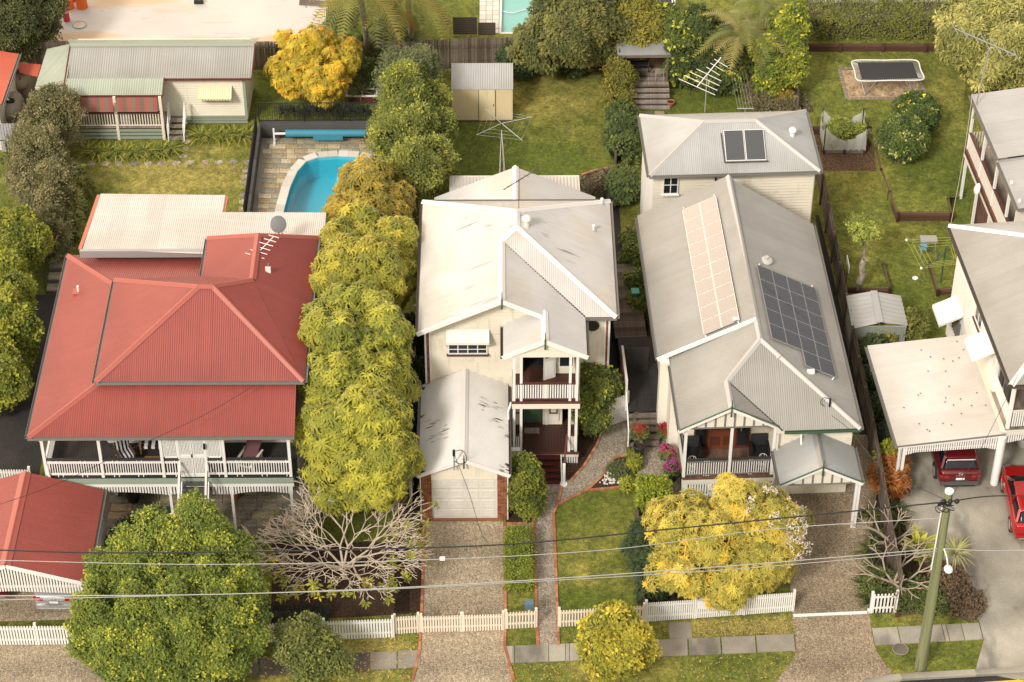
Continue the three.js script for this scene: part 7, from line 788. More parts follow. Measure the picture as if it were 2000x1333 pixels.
  { const b = thing('wire_chair', 'pale wire garden chair on the pavilion deck', 'chair'); const m = mat([0.45, 0.40, 0.28], { r: 0.6 }); const x = 7.95, z = -37.3; for (const [dx, dz] of [[-0.22, -0.2], [0.22, -0.2], [-0.22, 0.22], [0.22, 0.22]]) rod(b, 'leg', m, [x + dx, 0.7, z + dz], [x + dx * 0.9, 1.15, z + dz * 0.9], 0.015); const s = new MB(); for (let i = 0; i < 6; i++) s.rod([x - 0.22, 1.15, z - 0.2 + i * 0.08], [x + 0.22, 1.15, z - 0.2 + i * 0.08], 0.01); s.build(b, 'seat', m); const k = new MB(); for (let i = 0; i < 6; i++) k.rod([x + 0.24, 1.15, z - 0.2 + i * 0.08], [x + 0.36, 1.6, z - 0.2 + i * 0.08], 0.01); k.rod([x + 0.36, 1.6, z - 0.2], [x + 0.36, 1.6, z + 0.2], 0.014); k.build(b, 'backrest', m); }
  { const b = thing('fire_bowl', 'small iron table with bowl on the pavilion deck', 'table'); const x = 7.05, z = -37.3; for (let i = 0; i < 4; i++) { const a = i * 1.57 + 0.78; rod(b, 'leg', M.darkTrim, [x + 0.2 * Math.cos(a), 0.7, z + 0.2 * Math.sin(a)], [x + 0.14 * Math.cos(a), 1.05, z + 0.14 * Math.sin(a)], 0.012); } const r = part(b, 'ring', new THREE.TorusGeometry(0.16, 0.015, 6, 20), M.darkTrim); r.rotation.x = Math.PI / 2; r.position.set(x, 1.05, z); const o = part(b, 'bowl', new THREE.SphereGeometry(0.13, 14, 8, 0, 6.3, 1.57, 1.57), M.black); o.position.set(x, 0.95, z); }
  { const b = thing('bird_feeder', 'green topped hanging feeder beside the pavilion', 'feeder'); const [x, y, z] = [8.74, 1.9, -37.75]; const o = part(b, 'hood', new THREE.SphereGeometry(0.2, 16, 8, 0, 6.3, 0, 1.57), M.darkGreen); o.scale.y = 0.45; o.position.set(x, y, z); rod(b, 'tray', M.peach, [x, y - 0.25, z], [x, y - 0.2, z], 0.11); rod(b, 'stem', M.darkTrim, [x, 0, z], [x, y, z], 0.015); }
  { const b = thing('hanging_towel', 'turquoise cloth hanging at the pavilion corner', 'cloth'); const [x, y, z] = [5.74, 1.4, -37.75]; box(b, 'cloth', mat([0.10, 0.45, 0.45], { r: 0.9 }), x - 0.1, x + 0.08, 1.1, 1.65, z - 0.03, z + 0.01); rod(b, 'hook_post', M.timber, [x, 0, z - 0.06], [x, 1.75, z - 0.06], 0.03); }
  // fixed-line clothesline
  { const b = thing('line_clothesline', 'pale T bar clothesline with parallel lines behind the grey house', 'clothesline'); const A = [11.85, 2, -37.24], B = [12.05, 1.6, -33.19]; rod(b, 'post', M.steel, [A[0], 0, A[2]], A, 0.035); rod(b, 'post', M.steel, [B[0], 0, B[2]], B, 0.035); rod(b, 'crossbar', M.steel, [A[0] - 0.4, A[1], A[2]], [A[0] + 0.4, A[1], A[2]], 0.035); rod(b, 'crossbar', M.steel, [B[0] - 0.42, B[1], B[2]], [B[0] + 0.42, B[1], B[2]], 0.035); for (let i = 0; i < 6; i++) { const d = -0.38 + i * 0.152; rod(b, 'line', M.steel, [A[0] + d, A[1], A[2]], [B[0] + d, B[1], B[2]], 0.009); } }
  const RK = prs([8.86, -37.86, 9.46, -37.86, 10.05, -37.85, 10.6, -37.95, 11.1, -37.9, 11.65, -37.94, 12.33, -37.98]); RK.forEach(([x, z], i) => { const o = shadows(new THREE.Mesh(new THREE.DodecahedronGeometry(0.26, 1), FLAGS[3])); o.scale.set(1.15, 0.7 + 0.2 * hash2(i, 2), 0.6); o.rotation.y = i; o.position.set(x, 0.1, z); o.name = numbered('border_rock'); o.userData = { label: ORD[i] + ' pinkish border rock from the pavilion along the dark shrub bed', category: 'rock', group: 'rocks below the dark shrub bank' }; scene.add(o); });
  // round trampoline and pale buildings at the very top
  { const b = thing('round_trampoline', 'round trampoline with pale rim at the top edge', 'trampoline'); const [x, y, z] = [8.03, 0.8, -44.71]; const o = part(b, 'rim', new THREE.TorusGeometry(1.1, 0.12, 8, 40), M.offWhite); o.rotation.x = Math.PI / 2; o.scale.z = 0.4; o.position.set(x, y, z); const m = part(b, 'mat', new THREE.CircleGeometry(1.05, 32).rotateX(-Math.PI / 2), M.black); m.position.set(x, y - 0.02, z); for (let i = 0; i < 6; i++) { const a = i * 1.047 + 0.3; rod(b, 'leg', M.steel, [x + 1.1 * Math.cos(a), 0, z + 1.1 * Math.sin(a)], [x + 1.1 * Math.cos(a), y + 1.6, z + 1.1 * Math.sin(a)], 0.03); } }
  { const b = thing('slat_building', 'pale building with white slatted base at the top edge', 'building'); const [x0, y0, z0] = [16.34, 0.95, -43.69], [x1] = [20.58, 0.95, -43.77], [x2] = [24.92, 0.95, -43.9]; for (let i = 0; i < 38; i++) { const x = lerp(x0, x1, i / 38); box(b, 'slat', M.white, x, x + 0.075, 0.95, 2.6, z0 - 0.02, z0 + 0.02); } slab(b, 'dark_backing', M.dark, [x0, z0 - 0.4], [x1, z0 - 0.4], 0.95, 2.6, 0.06); box(b, 'wall', M.offWhite, x1, x2 + 5, 0.95, 4, z0 - 3, z0 + 0.02); box(b, 'upper_floor', M.offWhite, x0 - 2, x1, 2.6, 4, z0 - 3, z0 + 0.04); box(b, 'brick_step', BRICKS[3], x0 - 1.1, x0 - 0.1, 0.95, 1.1, z0 - 0.5, z0 + 0.2); }
}
// ---------- street pole and wires ----------
{
  const t = thing('utility_pole', 'greenish timber utility pole standing on the verge', 'utility pole'), [x, z] = [16.09, 3.28], g = new THREE.CylinderGeometry(0.15, 0.235, 9.6, 18, 8); const o = part(t, 'pole', g, M.pole); o.position.set(x, 4.8, z); rod(t, 'pole_cap', M.cellWhite, [x, 9.58, z], [x, 9.66, z], 0.17); rod(t, 'conduit', M.cellWhite, [x - 0.22, 5.6, z + 0.08], [x - 0.19, 9.0, z + 0.08], 0.03); box(t, 'bracket', M.steelDull, x - 0.1, x + 0.3, 8.9, 9.0, z + 0.1, z + 0.2); const R = rng(8); for (let i = 0; i < 6; i++) tube(t, 'fitting', M.black, [[x - 0.05, 9.2, z + 0.15], [x - 0.2 - R() * 0.4, 9.0 + R() * 0.5, z + 0.25], [x + (R() - 0.5) * 0.8, 8.7 + R() * 0.5, z + 0.2], [x + 0.05, 9.1, z + 0.18]], 0.016, 20); for (let i = 0; i < 3; i++) { const k = part(t, 'insulator', new THREE.SphereGeometry(0.1, 10, 8), M.black); k.position.set(x - 0.2 + i * 0.25, 9.25, z + 0.15); }
  const l = thing('street_light', 'white street light arm on the utility pole', 'street light'); tube(l, 'arm', M.cellWhite, [[x + 0.12, 6.75, z + 0.12], [x + 0.2, 6.6, z + 0.4], [x + 0.24, 6.35, z + 0.62]], 0.03, 16); const h = part(l, 'lamp_head', new THREE.SphereGeometry(0.2, 16, 10), M.white); h.scale.set(0.85, 0.45, 1.1); h.position.set(x + 0.25, 6.3, z + 0.75); const gl = part(l, 'diffuser', new THREE.SphereGeometry(0.16, 14, 8), M.cellWhite); gl.scale.set(0.9, 0.4, 1); gl.position.set(x + 0.25, 6.23, z + 0.75);
  const wire = (label, pts, r, m) => { const w = thing('overhead_wire', label, 'wire'); tube(w, 'wire', m, pts, r, 120); return w; };
  const top = [x, 9.2, z + 0.12], mid = [x - 0.15, 8.4, z + 0.15], low = [x, 6.75, z + 0.1];
  wire('thick dark overhead cable from the pole top across the street trees', [top, [5.64, 8.4, 3.98], [-0.03, 8.2, 4.5], [-6.79, 8.2, 4.77], [-15.12, 8.6, 5.25], [-19.72, 8.9, 5.34]], 0.028, M.black);
  wire('thin pale overhead wire below the thick dark cable', [mid, [9.53, 7.7, 3.3], [3.78, 7.4, 3.99], [-2.68, 7.3, 4.38], [-11.37, 7.4, 4.69], [-19.94, 7.9, 4.89]], 0.014, M.steel);
  wire('pale overhead wire, upper of the low pair', [low, [8.42, 6.4, 3.88], [-0.03, 6.2, 4.46], [-5.74, 6.2, 4.85], [-11.41, 6.3, 5.17], [-20.03, 6.6, 5.48]], 0.02, M.steel);
  wire('pale overhead wire, lower of the low pair', [[low[0], low[1] - 0.15, low[2]], [8.43, 6.2, 3.87], [-0.03, 6.1, 4.44], [-5.75, 6.1, 4.8], [-11.43, 6.2, 5.08], [-20.05, 6.4, 5.53]], 0.016, M.steel);
  wire('thin service wire dropping from the dark cable to the garage', [[-2.35, 4.05, -4.9], [-1.71, 5.2, -1.45], [-1.18, 6.5, 2.16], [-0.84, 8.15, 4.52]], 0.012, M.black);
  wire('service wire running from the pole to the grey roof', [top, [14.29, 7.2, -0.69], [13.62, 5.9, -4.19], [13.19, 4.95, -6.12]], 0.012, M.black);
  wire('service wire rising from the pole to the right house', [top, [18.2, 8, -0.97], [20.47, 7.5, -5.76]], 0.01, M.black);
  wire('dark service wire crossing the red roof to the far left', [[-10.4, 6.9, -5.9], [-12.29, 6.6, -4.5], [-15.16, 6.4, -2.62], [-17.88, 6.5, -0.48], [-20.63, 7, 1.58]], 0.01, M.black);
  wire('pale overhead wire leaving the pole toward the right edge', [low, [17.86, 6.7, 3.46], [20.33, 6.8, 3.52]], 0.02, M.steel); wire('dark overhead cable leaving the pole top toward the right edge', [top, [17.59, 9.2, 3.12], [19.98, 9.4, 3.34]], 0.024, M.black); wire('thin wire sagging beside the right back roof', [[22.17, 6.2, -27.68], [21.52, 5, -24.87], [19.72, 5.9, -17.85]], 0.012, yellowish());
  { const s = thing('wire_marker', 'small white splice on the thin overhead wire', 'splice'); const p = [-2.61, 7.3, 4.35]; box(s, 'case', M.white, p[0] - 0.1, p[0] + 0.1, p[1] - 0.06, p[1] + 0.06, p[2] - 0.05, p[2] + 0.05); }
}
function yellowish() { return mat([0.50, 0.46, 0.34], { r: 0.7 }); }

// ---------- cars ----------
const paint = (r, g, b) => new THREE.MeshPhysicalMaterial({ color: new THREE.Color(r, g, b), roughness: 0.35, metalness: 0.25, clearcoat: 1, clearcoatRoughness: 0.08 });
const lampRed = mat([0.45, 0.012, 0.012], { r: 0.2 }), chrome = mat([0.6, 0.6, 0.6], { r: 0.2, m: 0.8 }), tyre = mat([0.018, 0.018, 0.018], { r: 0.9 }), carGlass = mat([0.012, 0.013, 0.016], { r: 0.06 });
function textTex(str, fg, bg, w, h, px) { const c = document.createElement('canvas'); c.width = w; c.height = h; const x = c.getContext('2d'); x.fillStyle = bg; x.fillRect(0, 0, w, h); x.fillStyle = fg; x.font = 'bold ' + px + 'px sans-serif'; x.textAlign = 'center'; x.textBaseline = 'middle'; x.fillText(str, w / 2, h / 2); const t = new THREE.CanvasTexture(c); t.colorSpace = THREE.SRGBColorSpace; return t; }
// sections run from the tail (z = 0) to the nose (z = -L); each: z, half width, sill y, belt y, roof half width, roof y (equal to belt y when there is no cabin)
function loft(secs, ring) { const pos = [], idx = [], n = ring(secs[0]).length; secs.forEach((s, i) => { for (const [x, y] of ring(s)) pos.push(x, y, s[0]); if (i) for (let k = 0; k < n - 1; k++) { const a = (i - 1) * n + k, b = a + 1, c = a + n, d = c + 1; idx.push(a, c, b, b, c, d); } }); for (const [i, flip] of [[0, 0], [secs.length - 1, 1]]) { const c = pos.length / 3; let cy = 0; const r = ring(secs[i]); for (const q of r) cy += q[1]; pos.push(0, cy / n, secs[i][0]); for (let k = 0; k < n - 1; k++) idx.push(...(flip ? [i * n + k, c, i * n + k + 1] : [i * n + k, i * n + k + 1, c])); } const g = new THREE.BufferGeometry(); g.setAttribute('position', new THREE.Float32BufferAttribute(pos, 3)); g.setIndex(idx); g.computeVertexNormals(); return g; }
function car(label, x, z, turn, col, o) {
  const t = thing('parked_car', label, 'car'); t.position.set(x, 0.012, z); t.rotation.y = turn; t.userData.fixed = 1; const m = paint(...col), W = o.w / 2, L = o.L, s = o.suv ? 1 : 0, B = o.belt, Rf = o.roof;
  const body = loft([[0, W * 0.8, 0.42, B * 0.86], [-0.06, W * 0.9, 0.3, B * 0.95], [-0.3, W * 0.98, 0.26, B], [-L * 0.3, W, 0.24, B + 0.02], [-L * 0.6, W, 0.24, B], [-L * 0.72, W * 0.99, 0.24, B - 0.04], [-L * 0.92, W * 0.93, 0.26, B - 0.14], [-L * 0.985, W * 0.8, 0.3, B - 0.24], [-L, W * 0.66, 0.4, B - 0.32]], ([, w, y0, y1]) => [[-w * 0.9, y0], [-w, y0 + 0.16], [-w, (y0 + y1) / 2], [-w * 0.98, y1 - 0.1], [-w * 0.9, y1], [0, y1 + 0.025], [w * 0.9, y1], [w * 0.98, y1 - 0.1], [w, (y0 + y1) / 2], [w, y0 + 0.16], [w * 0.9, y0]]);
  part(t, 'body', body, m);
  const r0 = o.r0, r1 = o.r1; // roof start and end (from the tail), glass base start and end
  const cab = loft([[-o.g0, W * 0.86, B, B + 0.02], [-r0, W * 0.84, B, Rf - 0.03], [-(r0 + r1) / 2, W * 0.86, B, Rf], [-r1, W * 0.86, B, Rf - 0.06], [-o.g1, W * 0.88, B - 0.02, B + 0.01]], ([, w, y0, y1]) => [[-w, y0], [-w * 0.93, (y0 + y1) / 2], [-w * 0.8, y1 - 0.03], [-w * 0.72, y1], [0, y1 + 0.02], [w * 0.72, y1], [w * 0.8, y1 - 0.03], [w * 0.93, (y0 + y1) / 2], [w, y0]]); part(t, 'windows', cab, carGlass);
  const rf = loft([[-r0 + 0.12, W * 0.7, Rf - 0.055, Rf - 0.02], [-r0 - 0.1, W * 0.74, Rf - 0.04, Rf + 0.01], [-(r0 + r1) / 2, W * 0.76, Rf - 0.01, Rf + 0.03], [-r1 + 0.1, W * 0.74, Rf - 0.05, Rf - 0.01]], ([, w, y0, y1]) => [[-w, y0], [-w * 0.96, y1 - 0.01], [-w * 0.6, y1 + 0.012], [0, y1 + 0.02], [w * 0.6, y1 + 0.012], [w * 0.96, y1 - 0.01], [w, y0]]); part(t, 'roof', rf, m);
  for (const q of [-1, 1]) { beam(t, 'pillar', m, [q * W * 0.84, B, -o.g0 - 0.05], [q * W * 0.7, Rf - 0.02, -r0], 0.09, 0.06); beam(t, 'pillar', m, [q * W * 0.86, B, -o.g1 + 0.03], [q * W * 0.72, Rf - 0.04, -r1], 0.06, 0.05); beam(t, 'pillar', m, [q * W * 0.93, B, -(r0 + r1) / 2], [q * W * 0.74, Rf - 0.02, -(r0 + r1) / 2], 0.05, 0.08); if (s) beam(t, 'roof_rail', chrome, [q * W * 0.7, Rf + 0.06, -r0 - 0.1], [q * W * 0.7, Rf + 0.05, -r1 + 0.2], 0.03, 0.03); box(t, 'mirror', m, q * (W + 0.02), q * (W + 0.16), B - 0.02, B + 0.12, -o.g1 + 0.25, -o.g1 + 0.42); for (const wz of [o.ax0, L - 0.85]) { const w = part(t, 'wheel', new THREE.CylinderGeometry(0.34, 0.34, 0.22, 22).rotateZ(Math.PI / 2), tyre); w.position.set(q * (W - 0.1), 0.34, -wz); const h = part(w, 'rim', new THREE.CylinderGeometry(0.23, 0.23, 0.235, 12).rotateZ(Math.PI / 2), chrome); const arch = part(t, 'wheel_arch', new THREE.TorusGeometry(0.38, 0.05, 6, 18, Math.PI).rotateY(Math.PI / 2), o.clad ? tyre : m); arch.position.set(q * (W - 0.02), 0.34, -wz); }
    const l = box(t, 'tail_light', lampRed, q * W * 0.5, q * W * 0.93, B - (s ? 0.32 : 0.26), B - (s ? 0.22 : 0.08), -0.16, 0.0); l.rotation.y = q * 0.15; box(t, 'head_light', chrome, q * W * 0.55, q * W * 0.88, B - 0.36, B - 0.2, -L + 0.02, -L + 0.2); }
  box(t, 'bumper', o.clad ? mat([0.10, 0.09, 0.09], { r: 0.5 }) : m, -W * 0.86, W * 0.86, 0.3, 0.5, -0.1, 0.06); box(t, 'rear_trim', o.clad ? tyre : chrome, -W * 0.7, W * 0.7, 0.28, 0.34, -0.05, 0.075);
  const pl = part(t, 'number_plate', UB, M.white); pl.scale.set(0.37, 0.11, 0.015); pl.position.set(0, o.plate, 0.03); return { t, m };
}
{
  const a = car('dark red SUV parked under the cream flat carport', 19.1, -6.82, 0.02, [0.12, 0.004, 0.009], { w: 1.85, L: 4.3, belt: 1.05, roof: 1.58, g0: 0.22, r0: 0.5, r1: 2.55, g1: 3.25, ax0: 0.85, suv: 1, clad: 1, plate: 0.68 });
  const s = part(a.t, 'lettering', new THREE.PlaneGeometry(0.95, 0.09), new THREE.MeshStandardMaterial({ map: textTex('K   O   N   A', '#c9b9b4', '#5c0a14', 512, 48, 40), roughness: 0.4 })); s.position.set(0, 0.86, 0.02); s.rotation.x = -0.08; const e = part(a.t, 'emblem', new THREE.TorusGeometry(0.075, 0.014, 6, 24), chrome); e.scale.set(1.25, 0.75, 1); e.position.set(0, 0.965, 0.015); box(a.t, 'spoiler', a.m, -0.62, 0.62, 1.5, 1.545, -0.55, -0.28); box(a.t, 'spoiler_trim', M.cellWhite, -0.6, 0.6, 1.5, 1.53, -0.28, -0.25);
  car('bright red hatchback cut off by the right edge on the concrete', 20.8 + 0.9, -3.61, -0.03, [0.42, 0.005, 0.008], { w: 1.75, L: 4.0, belt: 0.98, roof: 1.46, g0: 0.2, r0: 0.55, r1: 2.3, g1: 3.05, ax0: 0.75, plate: 0.62 });
  const b = car('silver sedan with its boot facing the fence under the red carport', -18.42, 0.14, -0.03, [0.42, 0.42, 0.42], { w: 1.76, L: 4.5, belt: 0.98, roof: 1.46, g0: 0.75, r0: 1.35, r1: 2.7, g1: 3.5, ax0: 0.95, plate: 0.66 }); const em = part(b.t, 'emblem', new THREE.TorusGeometry(0.05, 0.01, 6, 20), chrome); em.scale.x = 1.3; em.position.set(0, 0.84, 0.02); box(b.t, 'boot_strip', chrome, -0.4, 0.4, 0.735, 0.765, 0.0, 0.03);
  car('dark red car at the left edge under the red carport', -21.15, -0.53, -0.02, [0.12, 0.006, 0.01], { w: 1.75, L: 4.2, belt: 0.98, roof: 1.46, g0: 0.25, r0: 0.6, r1: 2.5, g1: 3.2, ax0: 0.8, plate: 0.64 });
}

// ---------- plants ----------
function leafGeo(n, len, wid, rad, seed, o = {}) { // a spray of n leaves that point outwards from a small centre
  const R = rng(seed), pos = [], up = o.up ?? 0.35, droop = o.droop ?? 0.15;
  for (let i = 0; i < n; i++) {
    const d = V(R() * 2 - 1, (R() * 2 - 1) * 0.8 + up, R() * 2 - 1).normalize(), b = d.clone().multiplyScalar(rad * (0.2 + 0.8 * R())), s = new THREE.Vector3().crossVectors(d, V(R() - 0.5, 1, R() - 0.5)).normalize(), L = len * (0.7 + 0.6 * R()), W = wid * (0.7 + 0.6 * R());
    const m = b.clone().addScaledVector(d, L * 0.5).add(V(0, -droop * L * 0.15, 0)), t = b.clone().addScaledVector(d, L).add(V(0, -droop * L, 0)), l = m.clone().addScaledVector(s, W / 2), r = m.clone().addScaledVector(s, -W / 2), f = m.clone().add(new THREE.Vector3().crossVectors(s, d).multiplyScalar(-W * 0.18));
    for (const [a, c, e] of [[b, l, f], [l, t, f], [b, f, r], [f, t, r]]) pos.push(a.x, a.y, a.z, c.x, c.y, c.z, e.x, e.y, e.z);
  }
  const g = new THREE.BufferGeometry(); g.setAttribute('position', new THREE.Float32BufferAttribute(pos, 3)); g.computeVertexNormals(); return g;
}
function featherGeo(n, len, wid, seed, droop = 0.5) { // drooping feathery compound leaves, folded along the midrib
  const R = rng(seed), pos = [];
  for (let i = 0; i < n; i++) {
    const a = i / n * 6.283 + R() * 0.6, e = 0.25 + R() * 0.7, d = V(Math.cos(a) * Math.cos(e), Math.sin(e), Math.sin(a) * Math.cos(e)), L = len * (0.75 + 0.5 * R()), side = new THREE.Vector3().crossVectors(d, UP).normalize();
    const at = (t) => d.clone().multiplyScalar(L * t).add(V(0, -droop * L * t * t * 1.4, 0)), K = 6; let pl, pr, pm;
    for (let k = 0; k <= K; k++) { const t = k / K, p = at(t), w = wid * Math.pow(Math.sin(Math.PI * (0.08 + 0.88 * t)), 0.8) * (0.6 + 0.25 * R()) * (k % 2 ? 0.72 : 1), l = p.clone().addScaledVector(side, w).add(V(0, -0.35 * w, 0)), r = p.clone().addScaledVector(side, -w).add(V(0, -0.35 * w, 0)); if (k) for (const q of [pl, l, pm, pm, l, p, pm, p, pr, pr, p, r]) pos.push(q.x, q.y, q.z); pl = l; pr = r; pm = p; }
  }
  const g = new THREE.BufferGeometry(); g.setAttribute('position', new THREE.Float32BufferAttribute(pos, 3)); g.computeVertexNormals(); return g;
}
const LEAF = { small: leafGeo(16, 0.105, 0.07, 0.17, 1), tiny: leafGeo(18, 0.075, 0.055, 0.15, 2), mid: leafGeo(13, 0.17, 0.085, 0.16, 3), lance: leafGeo(13, 0.27, 0.065, 0.12, 4, { droop: 0.45 }), round: leafGeo(13, 0.13, 0.11, 0.16, 5), feather: featherGeo(11, 0.36, 0.055, 6, 0.5), fine: featherGeo(11, 0.22, 0.034, 7, 0.35), blade: leafGeo(14, 0.42, 0.05, 0.08, 8, { up: 0.9, droop: 0.5 }) };
const leafMat = mat([1, 1, 1], { t: 0.28 });
function instances(parent, name, geo, material, items, colorOf) {
  const m = shadows(new THREE.InstancedMesh(geo, material, items.length)), q = new THREE.Quaternion(), q2 = new THREE.Quaternion(), M4 = new THREE.Matrix4(), c = new THREE.Color();
  items.forEach((it, i) => { q.setFromUnitVectors(UP, it.n); q2.setFromAxisAngle(UP, it.spin); q.multiply(q2); M4.compose(it.p, q, V(it.s, it.s, it.s)); m.setMatrixAt(i, M4); colorOf(it, c); m.setColorAt(i, c); });
  m.name = name; m.userData.kind = 'stuff'; parent.add(m); return m;
}
const ballN = (R) => { const z = R() * 2 - 1, a = R() * 6.283, r = Math.sqrt(1 - z * z); return V(r * Math.cos(a), z, r * Math.sin(a)); };
// crown: ellipsoid lobes carry clumps, clumps carry sprays of leaves
function crownItems(lobes, R, o) {
  const out = [], rc0 = o.clump ?? 0.42, dens = (o.dens ?? 26) * 0.62, size = (o.size ?? 1) * 1.28;
  const inAny = (p, me, k) => lobes.some((l, i) => i !== me && ((p.x - l[0]) / l[3]) ** 2 + ((p.y - l[1]) / l[4]) ** 2 + ((p.z - l[2]) / (l[5] ?? l[3])) ** 2 < k);
  lobes.forEach((l, li) => {
    const [x, y, z, rx, ry] = l, rz = l[5] ?? rx, area = 4 * Math.PI * Math.pow((Math.pow(rx * ry, 1.6) + Math.pow(rx * rz, 1.6) + Math.pow(ry * rz, 1.6)) / 3, 1 / 1.6), nc = Math.max(6, Math.round(area / (rc0 * rc0 * 1.25)));
    for (let i = 0; i < nc; i++) {
      const d = ballN(R); if (d.y < -0.75 && R() < 0.8) continue; const k = (o.rough ?? 0.16), f = 0.8 - k * 0.3 + k * R() * 1.6, c = V(x + d.x * rx * f, y + d.y * ry * f, z + d.z * rz * f); if (inAny(c, li, 0.62)) continue; if (c.y < (o.floor ?? 0.15)) continue;
      const n0 = V(d.x / rx, d.y / ry, d.z / rz).normalize(), rc = rc0 * (0.7 + 0.7 * R()), m = Math.round(dens * rc * rc * 5.5 * (l[6] ? 0.45 : 1)), tint = R();
      for (let j = 0; j < m; j++) { const e = ballN(R); if (e.dot(n0) < -0.25) { e.negate(); } if (e.y < -0.5 && R() < 0.6) continue; const r = rc * (0.55 + 0.5 * R()), p = c.clone().add(V(e.x * r, e.y * r * 0.85, e.z * r)); if (p.y < 0.05) continue; out.push({ p, n: e.clone().multiplyScalar(0.8).add(V(0, 0.5, 0)).addScaledVector(n0, 0.4).normalize(), spin: R() * 6.283, s: size * (0.75 + 0.5 * R()), tint, r: R() }); }
    }
    const inner = Math.round(area * dens * 0.1); for (let i = 0; i < inner; i++) { const d = ballN(R), f = 0.35 + 0.35 * R(); const p = V(x + d.x * rx * f, y + d.y * ry * f, z + d.z * rz * f); if (p.y < 0.1) continue; out.push({ p, n: d, spin: R() * 6, s: size * 1.25, tint: R(), r: R() }); }
  });
  return out;
}
const tone = (cols) => (it, c) => { const k = clamp01(it.tint * 0.75 + it.r * 0.25), a = cols[0], b = cols[1], e = cols[2]; if (e && it.r > 0.86 && it.tint > 0.35) c.setRGB(...e); else c.setRGB(lerp(a[0], b[0], k), lerp(a[1], b[1], k), lerp(a[2], b[2], k)); c.multiplyScalar((0.8 + 0.4 * it.r) * 1.5); };
function tree(name, label, cat, lobes, o) {
  const t = thing(name, label, cat, o.group), R = rng(o.seed ?? (label.length * 977 + Math.round(lobes[0][0] * 100 + lobes[0][2] * 37))); lobes = o.plain ? lobes : lobes.flatMap((l) => { const [x, y, z, rx, ry] = l, rz = l[5] ?? rx, q = [[x, y, z, rx * 0.66, ry * 0.66, rz * 0.66, 1]], n = rx > 0.55 ? Math.round(6 + rx * 2.6) : 0; if (!n) q[0] = l; for (let i = 0; i < n; i++) { const d = ballN(R); d.y = d.y * 0.75 + 0.22; const k = (o.lobe ?? 0.34) * (0.7 + 0.7 * R()); q.push([x + d.x * rx * 0.78, y + d.y * ry * 0.8, z + d.z * rz * 0.78, rx * k, ry * k * (o.tall ?? 1.2), rz * k]); } return q; });
  instances(t, 'crown', o.leaf ?? LEAF.small, leafMat, crownItems(lobes, R, o), tone(o.cols));
  if (o.trunk) { const [bx, bz, r, by] = o.trunk, m = new MB(), top = lobes.reduce((s, l) => [s[0] + l[0] / lobes.length, s[1] + l[1] / lobes.length, s[2] + l[2] / lobes.length], [0, 0, 0]), fy = Math.max(0.5, top[1] * 0.42), fork = [lerp(bx, top[0], 0.35), fy, lerp(bz, top[2], 0.35)]; m.rod([bx, by ?? 0, bz], fork, r, r * 0.75); m.build(t, 'trunk', o.bark ?? M.bark); const b = new MB(); for (const l of lobes.filter((q, i) => q[3] > 0.5 || i % 5 === 0)) { const e = [l[0] + (R() - 0.5) * l[3] * 0.6, l[1] + l[4] * 0.25, l[2] + (R() - 0.5) * l[3] * 0.6], q = [lerp(fork[0], e[0], 0.5) + (R() - 0.5) * 0.3, lerp(fork[1], e[1], 0.55), lerp(fork[2], e[2], 0.5)]; b.rod(fork, q, r * 0.6, r * 0.42); b.rod(q, e, r * 0.42, r * 0.15); for (let i = 0; i < 4; i++) { const d = ballN(R); d.y = Math.abs(d.y) * 0.6; b.rod(q, [l[0] + d.x * l[3] * 0.75, l[1] + d.y * l[4] * 0.75, l[2] + d.z * l[3] * 0.75], r * 0.25, r * 0.07); } } b.build(t, 'limb', o.bark ?? M.bark); }
  return t;
}
// clipped box hedge
function hedge(label, x0, x1, y0, y1, z0, z1, o) {
  const t = thing(o.name ?? 'clipped_hedge', label, 'hedge'), R = rng(Math.round(x0 * 100 + z0 * 10) + 5000), out = [], dens = o.dens ?? 60, faces = [[x1 - x0, z1 - z0, (a, b) => V(lerp(x0, x1, a), y1, lerp(z0, z1, b)), V(0, 1, 0)], [x1 - x0, y1 - y0, (a, b) => V(lerp(x0, x1, a), lerp(y0, y1, b), z1), V(0, 0, 1)], [x1 - x0, y1 - y0, (a, b) => V(lerp(x0, x1, a), lerp(y0, y1, b), z0), V(0, 0, -1)], [z1 - z0, y1 - y0, (a, b) => V(x0, lerp(y0, y1, b), lerp(z0, z1, a)), V(-1, 0, 0)], [z1 - z0, y1 - y0, (a, b) => V(x1, lerp(y0, y1, b), lerp(z0, z1, a)), V(1, 0, 0)]];
  for (const [a, b, f, n] of faces) { const N = Math.round(a * b * dens); for (let i = 0; i < N; i++) { const u = R(), v = R(), p = f(u, v).addScaledVector(n, (R() - 0.6) * 0.13 + 0.06 * (vnoise(u * a * 2, v * b * 2) - 0.5)); const near = Math.min(u, 1 - u, v, 1 - v); if (near < 0.04 && R() < 0.3) continue; out.push({ p, n: n.clone().add(V(0, 0.5, 0)).add(ballN(R).multiplyScalar(0.5)).normalize(), spin: R() * 6, s: (o.size ?? 0.8) * (0.7 + 0.6 * R()), tint: R() * 0.6 + 0.4 * vnoise(p.x * 1.3, p.z * 1.3 + p.y), r: R() }); } }
  instances(t, 'foliage', o.leaf ?? LEAF.tiny, leafMat, out, tone(o.cols)); const c = new MB(); c.box(x0 + 0.22, x1 - 0.22, y0, y1 - 0.2, z0 + 0.2, z1 - 0.2); c.build(t, 'twig_core', M.timber3); return t;
}
